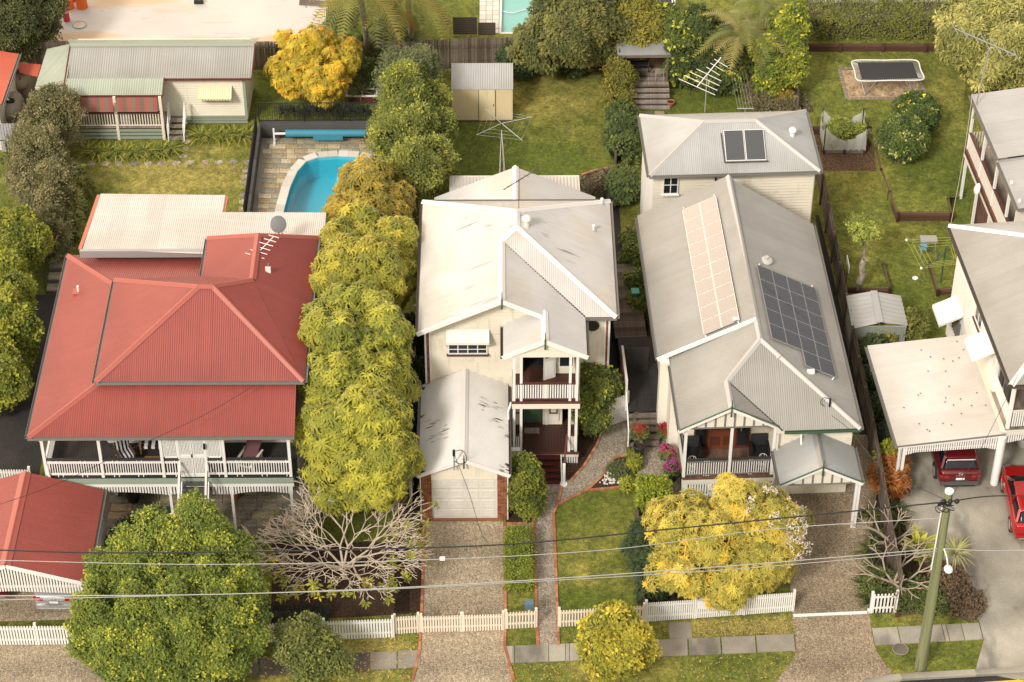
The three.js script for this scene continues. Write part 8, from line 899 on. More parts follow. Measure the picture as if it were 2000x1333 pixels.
const G = { green: [[0.045, 0.085, 0.014], [0.15, 0.19, 0.028]], fresh: [[0.075, 0.115, 0.012], [0.24, 0.26, 0.03], [0.33, 0.30, 0.03]], olive: [[0.08, 0.095, 0.028], [0.17, 0.17, 0.055]], dark: [[0.022, 0.045, 0.012], [0.06, 0.085, 0.02]], yellowg: [[0.17, 0.17, 0.018], [0.42, 0.33, 0.03], [0.50, 0.30, 0.03]], gold: [[0.42, 0.30, 0.03], [0.68, 0.46, 0.055], [0.72, 0.36, 0.03]], lime: [[0.12, 0.15, 0.012], [0.36, 0.34, 0.025]], brown: [[0.12, 0.10, 0.05], [0.20, 0.17, 0.08]], mango: [[0.10, 0.12, 0.022], [0.27, 0.26, 0.07]] };
// ---- street and front trees
tree('street_tree', 'large bushy green street tree in front of the red carport', 'tree', [[-12.07, 5.6, 1.04, 0.63, 1.35], [-13.8, 5, 1.13, 0.67, 1.30], [-12.94, 4.8, 1.35, 0.59, 1.19], [-15.02, 4.6, 1.22, 0.50, 0.97], [-11.38, 4.9, 1.46, 0.63, 1.19], [-10.75, 4.4, 1.61, 0.63, 1.19], [-13.16, 4.1, 2.32, 0.67, 1.35], [-14.38, 4.1, 2.17, 0.63, 1.30], [-15.67, 3.6, 1.95, 0.63, 1.30], [-11.74, 4, 2.64, 0.67, 1.35], [-10.45, 3.7, 2.36, 0.59, 1.19], [-14.38, 3.4, 3.54, 0.67, 1.46], [-16.08, 2.7, 3.14, 0.63, 1.30], [-12.83, 3.5, 3.64, 0.67, 1.51], [-11.18, 3.5, 3.38, 0.67, 1.51], [-10.29, 2.9, 3.76, 0.63, 1.40], [-15.16, 2.3, 4.24, 0.67, 1.30], [-13.67, 2.4, 4.6, 0.71, 1.40], [-12.19, 2.7, 4.41, 0.67, 1.40], [-11.06, 2.4, 4.49, 0.67, 1.30], [-16.44, 2, 3.42, 0.50, 1.08], [-13.13, 1.5, 4.97, 0.71, 1.08], [-14.6, 1.4, 4.88, 0.67, 0.97], [-11.85, 1.5, 4.98, 0.67, 1.08], [-13.33, 3, 2.49, 1.26, 1.51]], { leaf: LEAF.tiny, dens: 40, clump: 0.27, size: 0.95, plain: 1, cols: [[0.07, 0.108, 0.014], [0.25, 0.285, 0.04], [0.34, 0.335, 0.035]], trunk: [-13.4, 3.4, 0.2], rough: 0.3 });
tree('street_tree', 'small sparse green street tree beside the dark footpath', 'tree', [[-7.97, 1.6, 3.78, 0.75, 0.75], [-8.46, 1.9, 3.51, 0.55, 0.6], [-7.18, 1.4, 3.87, 0.75, 0.6], [-7.96, 2.2, 3.26, 0.35, 0.5], [-8.06, 1.1, 4.25, 0.6, 0.5]], { leaf: LEAF.tiny, dens: 30, clump: 0.3, cols: [[0.07, 0.095, 0.02], [0.21, 0.215, 0.045]], trunk: [-7.99, 3.8, 0.05], rough: 0.3 });
tree('street_tree', 'small round yellow green street tree by the pale footpath', 'tree', [[4.17, 1.3, 3.58, 1.05, 0.85], [3.97, 1.8, 3.23, 0.85, 0.75], [4.66, 1.5, 3.5, 0.8, 0.8], [4.06, 2.4, 2.98, 0.5, 0.55], [3.57, 1.2, 3.48, 0.6, 0.7]], { leaf: LEAF.mid, dens: 30, clump: 0.28, size: 0.8, cols: [[0.15, 0.16, 0.016], [0.42, 0.36, 0.035], [0.5, 0.38, 0.04]], trunk: [4.3, 3.66, 0.06] });
tree('golden_tree', 'golden yellow tree in autumn colour behind the white picket fence', 'tree', [[8.82, 2.6, -0.85, 1.9, 1.4], [7, 2.8, -1.38, 1.35, 0.9], [6.76, 2, -0.31, 1.1, 0.9], [9.28, 3.6, -2.31, 1.0, 0.9], [10.08, 3.1, -1.65, 1.25, 1.0], [10.24, 2.2, -0.38, 1.2, 1.0], [8.29, 1.8, -0.07, 1.3, 0.9], [11.47, 2.4, -2.64, 0.35, 0.4]], { leaf: LEAF.fine, dens: 30, clump: 0.36, size: 0.95, cols: [[0.23, 0.205, 0.03], [0.48, 0.395, 0.065], [0.48, 0.33, 0.035]], trunk: [9.18, -0.8, 0.1], rough: 0.5, lobe: 0.32, bark: M.barkPale });
{ // blossom on the right side of the golden tree
  const t = thing('blossom_sprays', 'pale pink blossom scattered over the golden tree', 'blossom'); t.userData.kind = 'stuff'; const R = rng(55), it = []; for (const [x, y, z, r, n] of [[10.83, 3.4, -1.05, 0.9, 42], [11.09, 3, -0.29, 0.75, 40], [10.18, 4.2, -1.25, 1.0, 30], [8.17, 2.8, -3.45, 0.5, 40], [9.26, 4.2, -2.43, 0.5, 25], [11.45, 2.6, -2.59, 0.5, 40]]) for (let i = 0; i < n; i++) { const d = ballN(R); it.push({ p: V(x + d.x * r, y + Math.abs(d.y) * r * 0.9, z + d.z * r), n: d.y < 0 ? d.negate() : d, spin: R() * 6, s: 0.4 + 0.35 * R(), tint: R(), r: R() }); } instances(t, 'petals', LEAF.round, leafMat, it, (q, c) => c.setRGB(0.78, 0.66 + 0.1 * q.r, 0.6)); }
// ---- row of feathery yellow green trees
const JC = [[0.125, 0.145, 0.016], [0.36, 0.325, 0.03]];
tree('jacaranda', 'feathery yellow green tree nearest the bare frangipani', 'tree', [[-6.45, 4.2, -4.79, 2.0, 1.9], [-7.51, 4.6, -5.44, 1.1, 1.4], [-5.51, 4.6, -5.12, 1.2, 1.4], [-6.27, 3.2, -4.48, 1.7, 1.2], [-6.48, 5.2, -6.34, 1.6, 1.3], [-4.82, 3.2, -5.08, 0.8, 1.1]], { leaf: LEAF.feather, dens: 20, clump: 0.36, size: 0.95, cols: JC, trunk: [-6.46, -5.67, 0.16], rough: 0.3, group: 'feathery yellow green trees in a row' });
tree('jacaranda', 'tall feathery yellow green tree beside the red roof edge', 'tree', [[-6.56, 5.6, -8.61, 2.1, 1.9], [-7.76, 6, -9.3, 1.1, 1.3], [-5.53, 5.6, -9.43, 1.2, 1.5], [-6.82, 6.3, -10.28, 1.6, 1.4], [-5.11, 4.4, -8.52, 0.8, 1.2]], { leaf: LEAF.feather, dens: 20, clump: 0.36, size: 0.95, cols: [[0.11, 0.135, 0.016], [0.33, 0.305, 0.03]], trunk: [-6.62, -9.49, 0.16], rough: 0.3, group: 'feathery yellow green trees in a row' });
tree('jacaranda', 'feathery yellow tree with greener right side near the cream extension', 'tree', [[-6.78, 5.8, -13.65, 1.9, 1.7], [-7.21, 6, -15.73, 1.25, 1.1], [-6.23, 5.8, -16.53, 1.6, 1.3], [-5.29, 5, -14.63, 1.0, 1.3], [-7.86, 5.6, -12.85, 1.0, 1.1]], { leaf: LEAF.feather, dens: 20, clump: 0.36, size: 0.92, cols: [[0.125, 0.14, 0.016], [0.37, 0.315, 0.03]], trunk: [-6.51, -14.95, 0.15], rough: 0.3, group: 'feathery yellow green trees in a row' });
tree('jacaranda', 'orange tinged feathery tree overhanging the blue pool', 'tree', [[-6.41, 4.6, -20.96, 1.4, 1.4], [-6.86, 4.8, -22.39, 0.85, 0.75], [-5.84, 4.6, -19.98, 1.1, 1.2], [-7.24, 4.6, -19.99, 0.8, 0.8]], { leaf: LEAF.feather, dens: 20, clump: 0.45, size: 0.85, cols: [[0.15, 0.14, 0.016], [0.38, 0.27, 0.03]], trunk: [-6.54, -21.64, 0.13], rough: 0.35, group: 'feathery yellow green trees in a row' });
// ---- tall screening hedge along the lot
{ const L = [[[-4.72, 3.2, -24.64, 1.2, 2.0], [-5.33, 2.6, -24.23, 0.9, 1.4], [-3.9, 2.8, -25.8, 1.0, 1.6]], [[-4.92, 3.2, -27.56, 1.2, 2.0], [-3.83, 3, -28.7, 0.9, 1.6], [-5.71, 2.4, -28.26, 0.8, 1.4]], [[-5.01, 3.1, -30.76, 1.2, 1.9], [-4.17, 2.6, -32.38, 0.9, 1.4], [-5.9, 2.2, -31.62, 0.8, 1.3]], [[-5.22, 3, -33.62, 1.2, 1.7], [-4.49, 2.4, -34.98, 0.8, 1.2]]], N = ['behind the cream house roof', 'beside the blue pool cover roller', 'beside the cream garden shed', 'nearest the back timber fence']; L.forEach((l, i) => tree('screening_shrub', 'tall leafy green screening shrub ' + N[i], 'shrub', l, { leaf: LEAF.small, dens: 24, clump: 0.4, cols: i === 3 ? [[0.09, 0.11, 0.04], [0.19, 0.2, 0.08]] : [[0.075, 0.105, 0.018], [0.27, 0.275, 0.05], [0.33, 0.32, 0.045]], trunk: [l[0][0], l[0][2], 0.1], rough: 0.3, group: 'screening shrubs along the lot line' })); }
tree('dark_shrub', 'dark green shrubs in the passage beside the jacarandas', 'shrub', [[-4.35, 1, -13.08, 0.5, 0.8], [-3.94, 1, -10.03, 0.5, 0.8], [-4.01, 0.7, -8.07, 0.4, 0.7], [-4.43, 1, -15.9, 0.5, 0.8]], { leaf: LEAF.mid, dens: 24, clump: 0.3, cols: G.dark });
// ---- back garden
tree('yellow_tree', 'bright yellow leafed tree behind the black pool fence', 'tree', [[-10.04, 2.3, -35.87, 1.5, 1.5], [-10.3, 3.1, -36.55, 1.0, 0.9], [-8.75, 2.4, -36.42, 1.0, 1.1], [-10.98, 1.9, -35.76, 0.9, 1.2], [-9.16, 1.2, -35.62, 0.8, 0.9], [-11.5, 3.4, -37.06, 0.3, 0.3]], { leaf: LEAF.fine, dens: 26, clump: 0.32, size: 0.95, cols: [[0.26, 0.21, 0.018], [0.58, 0.42, 0.03], [0.62, 0.36, 0.03]], trunk: [-10.15, -36.59, 0.08], rough: 0.35 });
tree('back_tree', 'broad olive green tree overhanging the back fence of the centre yard', 'tree', [[2.74, 3.6, -37.63, 1.7, 1.5], [1.83, 2.4, -37.8, 1.0, 1.0], [3.44, 2.2, -38.34, 1.2, 1.1], [4.64, 2.6, -38.44, 1.1, 1.1], [3.95, 4, -38.71, 1.6, 1.3], [5.3, 3.4, -38.91, 1.2, 1.1]], { leaf: LEAF.mid, dens: 22, clump: 0.42, cols: [[0.06, 0.08, 0.018], [0.21, 0.19, 0.045]], trunk: [3.11, -39.99, 0.12], rough: 0.3 });
tree('back_shrub', 'dark green shrub against the centre back fence', 'shrub', [[0.78, 0.9, -38.88, 0.8, 0.9], [3.2, 0.8, -38.53, 0.6, 0.7]], { leaf: LEAF.mid, dens: 24, clump: 0.3, cols: G.dark });
tree('back_tree', 'yellow green tree behind the silver pavilion roof', 'tree', [[7.06, 2.8, -38.85, 1.1, 1.0], [6.29, 2.8, -39.6, 1.0, 1.0], [7.88, 2.4, -38.98, 0.7, 0.8]], { leaf: LEAF.mid, dens: 24, clump: 0.36, cols: [[0.10, 0.11, 0.015], [0.32, 0.27, 0.03]], trunk: [7.45, -40.96, 0.08], rough: 0.3 });
tree('shrub_bank', 'dark glossy shrub bank with yellow tips beside the pavilion', 'shrub', [[9.47, 2.2, -38.54, 1.2, 1.5], [10.67, 1.6, -38, 1.2, 1.3], [9.21, 1, -37.71, 0.8, 1.0], [11.72, 1.3, -37.48, 1.0, 1.1], [10.15, 2.6, -38.9, 1.0, 1.0], [8.57, 2.4, -39.22, 0.8, 1.0], [10.84, 0.6, -37.67, 1.4, 0.6]], { leaf: LEAF.mid, dens: 24, clump: 0.36, cols: [[0.022, 0.045, 0.009], [0.10, 0.125, 0.015], [0.36, 0.36, 0.03]], rough: 0.3 });
tree('lime_tree', 'upright lime green tree left of the trampoline lawn', 'tree', [[14.17, 2.3, -36.43, 1.05, 1.4], [14.5, 3.3, -37.3, 0.8, 1.0], [13.69, 1.7, -35.91, 0.8, 1.1], [14.64, 4, -37.9, 0.5, 0.7], [13.86, 2.9, -37.19, 0.7, 0.8]], { leaf: LEAF.round, dens: 26, clump: 0.32, size: 0.9, cols: [[0.07, 0.11, 0.012], [0.30, 0.31, 0.025], [0.42, 0.40, 0.03]], trunk: [14.38, -36.3, 0.07], rough: 0.35 });
tree('low_bush', 'small yellow bush below the lime green tree', 'shrub', [[14.2, 0.7, -35.51, 0.6, 0.55]], { leaf: LEAF.tiny, dens: 34, clump: 0.24, cols: [[0.2, 0.17, 0.02], [0.42, 0.32, 0.05]] });
tree('low_bush', 'straggly grey green bush at the back corner of the grey house', 'shrub', [[13.44, 0.5, -35.11, 0.6, 0.45], [14.62, 0.45, -34.94, 0.7, 0.4], [13.13, 0.8, -36.31, 0.5, 0.8]], { leaf: LEAF.small, dens: 20, clump: 0.28, cols: G.brown });
tree('low_bush', 'rounded yellow green shrub beside the pavilion steps', 'shrub', [[5.85, 1, -36.3, 0.65, 1.0], [5.74, 0.5, -35.62, 0.5, 0.6]], { leaf: LEAF.small, dens: 28, clump: 0.28, cols: [[0.09, 0.10, 0.015], [0.32, 0.27, 0.035]] });
tree('low_bush', 'dark green hedge plants along the grey house boundary', 'shrub', [[5.73, 0.7, -32.35, 0.5, 0.7], [5.84, 0.6, -33.85, 0.45, 0.6], [5.89, 0.7, -30.79, 0.5, 0.7], [5.65, 0.9, -27.49, 0.55, 0.9]], { leaf: LEAF.mid, dens: 24, clump: 0.28, cols: [[0.03, 0.055, 0.012], [0.12, 0.15, 0.03]] });
tree('low_bush', 'brownish mounded shrub in the curved back bed', 'shrub', [[4.34, 0.5, -28.04, 0.75, 0.5], [5, 0.4, -28.6, 0.55, 0.4], [3.95, 0.4, -27.54, 0.5, 0.4]], { leaf: LEAF.tiny, dens: 30, clump: 0.24, cols: [[0.07, 0.055, 0.03], [0.16, 0.13, 0.07]] });
tree('fern_clump', 'green ferns in the passage beside the grey house', 'fern', [[5.99, 0.6, -20.04, 0.5, 0.6], [6.05, 0.5, -18.65, 0.5, 0.5], [5.96, 0.6, -21.98, 0.5, 0.6], [6, 0.4, -23.82, 0.4, 0.4]], { leaf: LEAF.lance, dens: 22, clump: 0.28, cols: [[0.04, 0.075, 0.01], [0.16, 0.19, 0.03]] });
hedge('long clipped green hedge above the sleeper wall', 15.86, 24.21, 0.95, 2.3, -42.6, -40.5, { dens: 34, size: 1.0, cols: [[0.07, 0.095, 0.014], [0.23, 0.225, 0.04]] });
tree('mango_tree', 'large mango tree with pale drooping leaves at the upper right', 'tree', [[25.22, 3.6, -36.76, 2.2, 1.9], [23.98, 4, -37.6, 1.1, 1.2], [26.26, 2.6, -35.9, 1.7, 1.6], [24.76, 2.2, -36.04, 1.2, 1.2], [26.1, 4.6, -38.11, 1.8, 1.5]], { leaf: LEAF.lance, dens: 26, clump: 0.42, size: 1.05, cols: [[0.11, 0.125, 0.022], [0.44, 0.39, 0.12]], trunk: [26.24, -37.66, 0.18], rough: 0.3 });
for (const [l, a, y, r] of [['clipped round topiary bush with pale flowers, the nearer one', [19.68, 1.75, -30.42], 1.15, [19.46, -30.04]], ['clipped round topiary bush with yellow leaves, the farther one', [20.64, 1.6, -32.68], 1.1, [20.77, -32.52]]]) { const t = tree('topiary_bush', l, 'bush', [[...a, y, y * 0.85]], { leaf: LEAF.round, dens: 40, clump: 0.3, size: 0.75, cols: [[0.03, 0.065, 0.01], [0.10, 0.135, 0.018], l.includes('yellow') ? [0.55, 0.48, 0.05] : [0.34, 0.34, 0.1]], rough: 0.05, plain: 1 }); const R = rng(3); for (let i = 0; i < 4; i++) rod(t, 'stem', M.barkPale, [r[0] + (R() - 0.5) * 0.25, 0.45, r[1] + (R() - 0.5) * 0.2], [a[0] + (R() - 0.5) * 0.8, a[1] - 0.3, a[2] + (R() - 0.5) * 0.6], 0.035); }
tree('vegetable_plants', 'leafy light green plants inside the netted bed', 'plant', [[16.8, 0.8, -32.27, 0.45, 0.6], [16.47, 0.6, -31.89, 0.35, 0.4], [17.66, 0.6, -32.33, 0.35, 0.4]], { leaf: LEAF.small, dens: 26, clump: 0.22, size: 0.8, cols: [[0.10, 0.14, 0.02], [0.30, 0.33, 0.05]] });
tree('citrus_bush', 'leafy citrus bush in front of the pale green shed', 'shrub', [[16.86, 1.1, -16.02, 0.65, 0.65]], { leaf: LEAF.mid, dens: 26, clump: 0.25, size: 0.75, cols: [[0.09, 0.10, 0.015], [0.30, 0.27, 0.03]], trunk: [16.95, -15.88, 0.04] }); tree('citrus_bush', 'sparser citrus bush beside the concrete pad', 'shrub', [[18.31, 1, -16.31, 0.6, 0.55]], { leaf: LEAF.mid, dens: 20, clump: 0.25, size: 0.7, cols: [[0.09, 0.10, 0.02], [0.26, 0.25, 0.04]], trunk: [18.45, -16.05, 0.04] });
tree('passage_plants', 'dark strappy plants in the shade beside the cream carport', 'plant', [[16.46, 0.7, -15.06, 0.45, 0.7], [16.47, 0.7, -13.29, 0.45, 0.7], [16.42, 0.6, -11.35, 0.45, 0.6], [16.43, 0.5, -9.79, 0.4, 0.6], [16.5, 0.4, -16.67, 0.4, 0.5]], { leaf: LEAF.lance, dens: 22, clump: 0.26, cols: G.dark }); tree('croton', 'rust red croton plant at the foot of the carport post', 'plant', [[16.27, 0.5, -7.68, 0.45, 0.6], [16.15, 0.4, -6.99, 0.4, 0.45]], { leaf: LEAF.blade, dens: 24, clump: 0.22, cols: [[0.22, 0.07, 0.015], [0.42, 0.17, 0.03]] }); tree('croton', 'yellow green cordyline above the rust red croton', 'plant', [[16.32, 0.9, -8.05, 0.35, 0.4]], { leaf: LEAF.mid, dens: 26, clump: 0.22, cols: G.lime });
// ---- left side
{ const L = [[[-22.74, 1.9, -32.38, 1.0, 1.2], [-23.51, 1.6, -31.25, 1.0, 1.2]], [[-22.94, 1.6, -29.05, 1.2, 1.3], [-23.38, 1.5, -27.7, 1.0, 1.1]], [[-22.73, 1.5, -25.81, 1.2, 1.3], [-22.09, 1.2, -24.57, 1.0, 1.0]], [[-22.74, 1.4, -23.3, 1.1, 1.1], [-21.78, 0.9, -22.95, 0.8, 0.7]]], N = ['nearest the cottage verandah', 'below the lilac fence panel', 'beside the left back lawn', 'above the slate steps']; L.forEach((l, i) => { const t = tree('wild_bush', 'tangled olive brown bush ' + N[i], 'bush', l, { leaf: LEAF.small, dens: 17, clump: 0.36, size: 0.9, cols: [[0.075, 0.08, 0.025], [0.24, 0.215, 0.09], [0.27, 0.22, 0.12]], rough: 0.4, trunk: [l[0][0], l[0][2], 0.06], bark: M.barkPale, group: 'tangled bushes along the left boundary' }); const R = rng(i + 60), m = new MB(); for (let k = 0; k < 26; k++) { const q = l[k % 2], d = ballN(R), a = [q[0] + d.x * 0.4, q[1], q[2] + d.z * 0.4]; m.rod(a, [q[0] + d.x * q[3] * 1.1, q[1] + Math.abs(d.y) * q[4] * 1.1, q[2] + d.z * q[3] * 1.1], 0.02, 0.008); } m.build(t, 'bare_twig', M.barkPale); }); }
{ const L = [[[-23.23, 2, -21.54, 1.2, 1.5]], [[-22.77, 2, -18.1, 1.2, 1.6]], [[-22.56, 1.8, -15.06, 1.2, 1.6]], [[-22.51, 1.6, -12.16, 1.2, 1.5]]], N = ['at the top of the asphalt drive', 'upper middle of the asphalt drive', 'lower middle of the asphalt drive', 'at the foot of the asphalt drive']; L.forEach((l, i) => tree('lime_hedge', 'dense yellow green hedge plant ' + N[i], 'hedge', l, { leaf: LEAF.round, dens: 30, clump: 0.34, size: 0.95, cols: [[0.07, 0.105, 0.012], [0.32, 0.31, 0.03]], rough: 0.2, group: 'hedge plants along the asphalt drive' })); }
tree('strappy_grass', 'long strappy grass clump along the left lawn edge', 'grass plant', [[-21.85, 0.4, -28.34, 0.6, 0.5], [-21.87, 0.4, -26.65, 0.6, 0.5], [-21.79, 0.4, -25.21, 0.6, 0.5]], { leaf: LEAF.blade, dens: 18, clump: 0.3, size: 1.4, cols: [[0.07, 0.09, 0.02], [0.24, 0.22, 0.05]] });
{ const N = ['at the top left corner', 'beside the temporary mesh fence', 'in the top left above the fence']; [[[-26.08, 2.4, -39.43, 1.5, 1.6], [-26.63, 2.6, -41.37, 1.5, 1.6]], [[-24.86, 1.8, -40.61, 1.2, 1.3]], [[-25.43, 3, -40.98, 1.6, 1.6]]].forEach((l, i) => tree('back_tree', 'dark olive tree ' + N[i], 'tree', l, { leaf: LEAF.small, dens: 20, clump: 0.42, cols: [[0.04, 0.055, 0.016], [0.14, 0.14, 0.04]], trunk: [l[0][0], l[0][2], 0.12], rough: 0.3, group: 'dark trees in the top left corner' })); }
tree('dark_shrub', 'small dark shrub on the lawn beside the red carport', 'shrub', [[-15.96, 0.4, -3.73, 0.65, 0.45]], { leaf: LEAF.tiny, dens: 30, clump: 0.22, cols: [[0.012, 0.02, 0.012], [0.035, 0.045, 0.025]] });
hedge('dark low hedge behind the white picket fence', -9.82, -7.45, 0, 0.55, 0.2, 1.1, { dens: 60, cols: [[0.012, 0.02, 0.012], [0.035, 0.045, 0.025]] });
// ---- front garden of the cream house
tree('clipped_shrub', 'rounded clipped green shrub beside the garage', 'shrub', [[0.51, 1.1, -5.88, 0.72, 1.15], [0.51, 1.6, -6.29, 0.55, 0.6], [0.57, 0.7, -5.37, 0.62, 0.6]], { leaf: LEAF.tiny, dens: 44, clump: 0.24, size: 1.0, cols: [[0.055, 0.085, 0.008], [0.22, 0.225, 0.02]], rough: 0.12, trunk: [0.51, -5.25, 0.06] });
tree('upright_shrub', 'upright dark green shrub beside the balcony', 'shrub', [[3.63, 1.5, -10.76, 0.75, 1.2], [3.37, 2.1, -11.42, 0.5, 0.9], [4.13, 2, -11.37, 0.5, 0.8], [3.74, 0.9, -10.26, 0.6, 0.6]], { leaf: LEAF.tiny, dens: 44, clump: 0.24, size: 1.0, cols: [[0.04, 0.07, 0.01], [0.15, 0.17, 0.02], [0.32, 0.32, 0.03]], rough: 0.2, trunk: [3.69, -10.15, 0.06] });
hedge('long clipped box hedge between driveway and path', -0.19, 0.8, 0, 0.75, -3.98, -1.03, { dens: 110, size: 0.75, cols: [[0.07, 0.11, 0.008], [0.25, 0.275, 0.025]] });
hedge('clipped lime green shrub beside the pebble path', 5.44, 6.57, 0, 1.35, -5.28 - 1.0, -5.28 + 0.1, { dens: 80, size: 0.9, leaf: LEAF.round, cols: [[0.08, 0.12, 0.008], [0.34, 0.36, 0.02]] });
tree('boundary_shrub', 'dark green shrub between front lawn and golden tree', 'shrub', [[5.61, 0.8, -2.96, 0.5, 0.8], [5.94, 0.6, -1.1, 0.6, 0.6], [5.66, 0.7, -1.88, 0.5, 0.7]], { leaf: LEAF.mid, dens: 26, clump: 0.28, cols: G.dark });
tree('low_bush', 'mossy ground cover in the pebble bed', 'shrub', [[4.67, 0.1, -8.02, 0.4, 0.25]], { leaf: LEAF.tiny, dens: 40, clump: 0.16, size: 0.7, floor: 0.02, cols: [[0.05, 0.07, 0.02], [0.14, 0.15, 0.05]] });
tree('fern_clump', 'bright green fern at the edge of the front lawn', 'fern', [[4.94, 0.2, -7.08, 0.2, 0.2], [5.25, 0.3, -8.28, 0.25, 0.3]], { leaf: LEAF.lance, dens: 24, clump: 0.16, size: 0.55, cols: G.lime });
{ const t = thing('white_pebbles', 'scattered white pebbles in the triangular bed', 'pebbles'); t.userData.kind = 'stuff'; const R = rng(12), it = []; for (let i = 0; i < 60; i++) { const k = R(), p = [[3.66, -7.23], [4.76, -7.32], [4.24, -8.13]], a = R(), b = R() * (1 - a), x = p[0][0] + (p[1][0] - p[0][0]) * a + (p[2][0] - p[0][0]) * b, z = p[0][1] + (p[1][1] - p[0][1]) * a + (p[2][1] - p[0][1]) * b; it.push({ p: V(x, 0.03, z), n: UP, spin: R() * 6, s: 0.5 + R() * 1.1, tint: 1, r: R() }); } instances(t, 'pebble', new THREE.DodecahedronGeometry(0.045, 0), M.white, it, (q, c) => c.setRGB(0.8, 0.76, 0.7)); }
// ---- strap leaved plants (clivia, bromeliads, yucca, fountain grass)
function strapGeo(n, len, wid, arch, seed) { const R = rng(seed), pos = []; for (let i = 0; i < n; i++) { const a = R() * 6.283, e = 0.5 + R() * 0.9, L = len * (0.7 + 0.5 * R()), d = V(Math.cos(a) * Math.cos(e), Math.sin(e), Math.sin(a) * Math.cos(e)), s = V(-Math.sin(a), 0, Math.cos(a)); let pl, pr; for (let k = 0; k <= 5; k++) { const t = k / 5, c = d.clone().multiplyScalar(L * t).add(V(Math.cos(a) * arch * L * t * t * 0.4, -arch * L * t * t, Math.sin(a) * arch * L * t * t * 0.4)), w = wid * (1 - t * t * 0.95) / 2, l = c.clone().addScaledVector(s, w), r = c.clone().addScaledVector(s, -w); if (k) for (const q of [pl, l, pr, pr, l, r]) pos.push(q.x, q.y, q.z); pl = l; pr = r; } } const g = new THREE.BufferGeometry(); g.setAttribute('position', new THREE.Float32BufferAttribute(pos, 3)); g.computeVertexNormals(); return g; }
const lm = (c) => mat(c, { t: 0.25 }), CL = [lm([0.16, 0.19, 0.02]), lm([0.46, 0.42, 0.04]), lm([0.26, 0.28, 0.03])], CLG = [strapGeo(26, 0.75, 0.05, 0.55, 21), strapGeo(20, 0.72, 0.05, 0.6, 22), strapGeo(24, 0.6, 0.05, 0.5, 23)];
function strap(name, label, group, x, y, z, s, mats = CL, geos = CLG) { const t = thing(name, label, 'plant', group); geos.forEach((g, i) => { const o = part(t, 'leaf_clump', g, mats[i % mats.length]); o.position.set(x, y, z); o.scale.setScalar(s); o.rotation.y = x * 7 + i; }); return t; }
prs([-21.27, -31.71, -20.79, -31.58, -20.33, -31.66, -19.85, -31.53, -19.4, -31.61, -18.92, -31.52, -18.46, -31.61, -17.99, -31.56, -17.54, -31.65, -17.09, -31.87]).forEach(([x, z], i) => strap('strap_leaf_plant', ORD[i] + ' strappy plant from the left in the row below the cottage verandah', 'strappy plants below the cottage verandah', x, 0, z, 1.55));
prs([-15.7, -33.11, -15.28, -33.02, -14.86, -33.06, -14.44, -32.97, -14.03, -33.06, -13.6, -32.97, -13.25, -33.14]).forEach(([x, z], i) => strap('strap_leaf_plant', ORD[i] + ' strappy plant from the left in the row below the cottage window', 'strappy plants below the cottage window', x, 0, z, 1.5));
const DK = [lm([0.02, 0.035, 0.012]), lm([0.045, 0.06, 0.018])]; prs([-11.58, -34.04, -10.98, -34.04, -10.32, -34.04, -9.74, -34.03, -9.14, -34.03, -8.53, -34.03, -7.95, -34.02, -7.37, -34.02, -6.85, -34.02]).forEach(([x, z], i) => strap('dark_tussock', ORD[i] + ' dark tufted plant from the left behind the black pool fence', 'dark tufts behind the pool fence', x, 0.3, z - 0.8, 1.2, DK));
{ const [x, z] = [-7.6, -36.34]; strap('tub_grass', 'spiky grass growing in the white bathtub', null, x - 0.1, 0.5, z, 1.3, [lm([0.16, 0.17, 0.05]), lm([0.22, 0.21, 0.07])]); }
strap('fountain_grass', 'pale fountain grass mound beside the porch of the grey house', null, 6.73, 0.35, -10.75, 1.15, [lm([0.30, 0.27, 0.12]), lm([0.20, 0.20, 0.08])]); strap('spiky_plant', 'spiky yellow plant in the black pot on gravel', null, 18.47, 0.35, -32.41, 0.8, [lm([0.30, 0.28, 0.06])]);
strap('yucca', 'spiky yucca head on short stem beside the concrete driveway', null, 18.12, 1, -1.95, 1.6, [lm([0.33, 0.34, 0.12]), lm([0.46, 0.42, 0.14])]); { const t = scene.getObjectByName('yucca'); rod(t, 'stem', M.barkPale, [17.91, 0, -1.67], [18.1, 1, -1.8], 0.07, 0.06); }
const AG = [lm([0.42, 0.44, 0.06]), lm([0.60, 0.56, 0.09])], AGG = [strapGeo(18, 0.75, 0.2, 0.25, 31), strapGeo(14, 0.6, 0.2, 0.2, 32)]; strap('agave', 'broad leafed lime green agave behind the bare shrub', null, 16.7, 0.7, -2.64, 1.7, AG, AGG); strap('agave', 'broad lime green agave lower beside the pole', null, 16.82, 0.5, -2.16, 1.1, AG, AGG);
prs([15.14, -5.23, 15.25, -4.01, 14.84, -3.11, 16.15, -5.53, 16.27, -4.76, 14.85, -1.93, 14.53, -1.06, 14.53, -0.2, 16.35, -1.33, 16.73, -1.04, 16.06, -0.76]).forEach(([x, z]) => strap('bed_plant', 'green strappy plant in the bed behind the utility pole', 'strappy plants behind the utility pole', x, 0, z, 1.25, [lm([0.06, 0.085, 0.015]), lm([0.20, 0.215, 0.03])]));
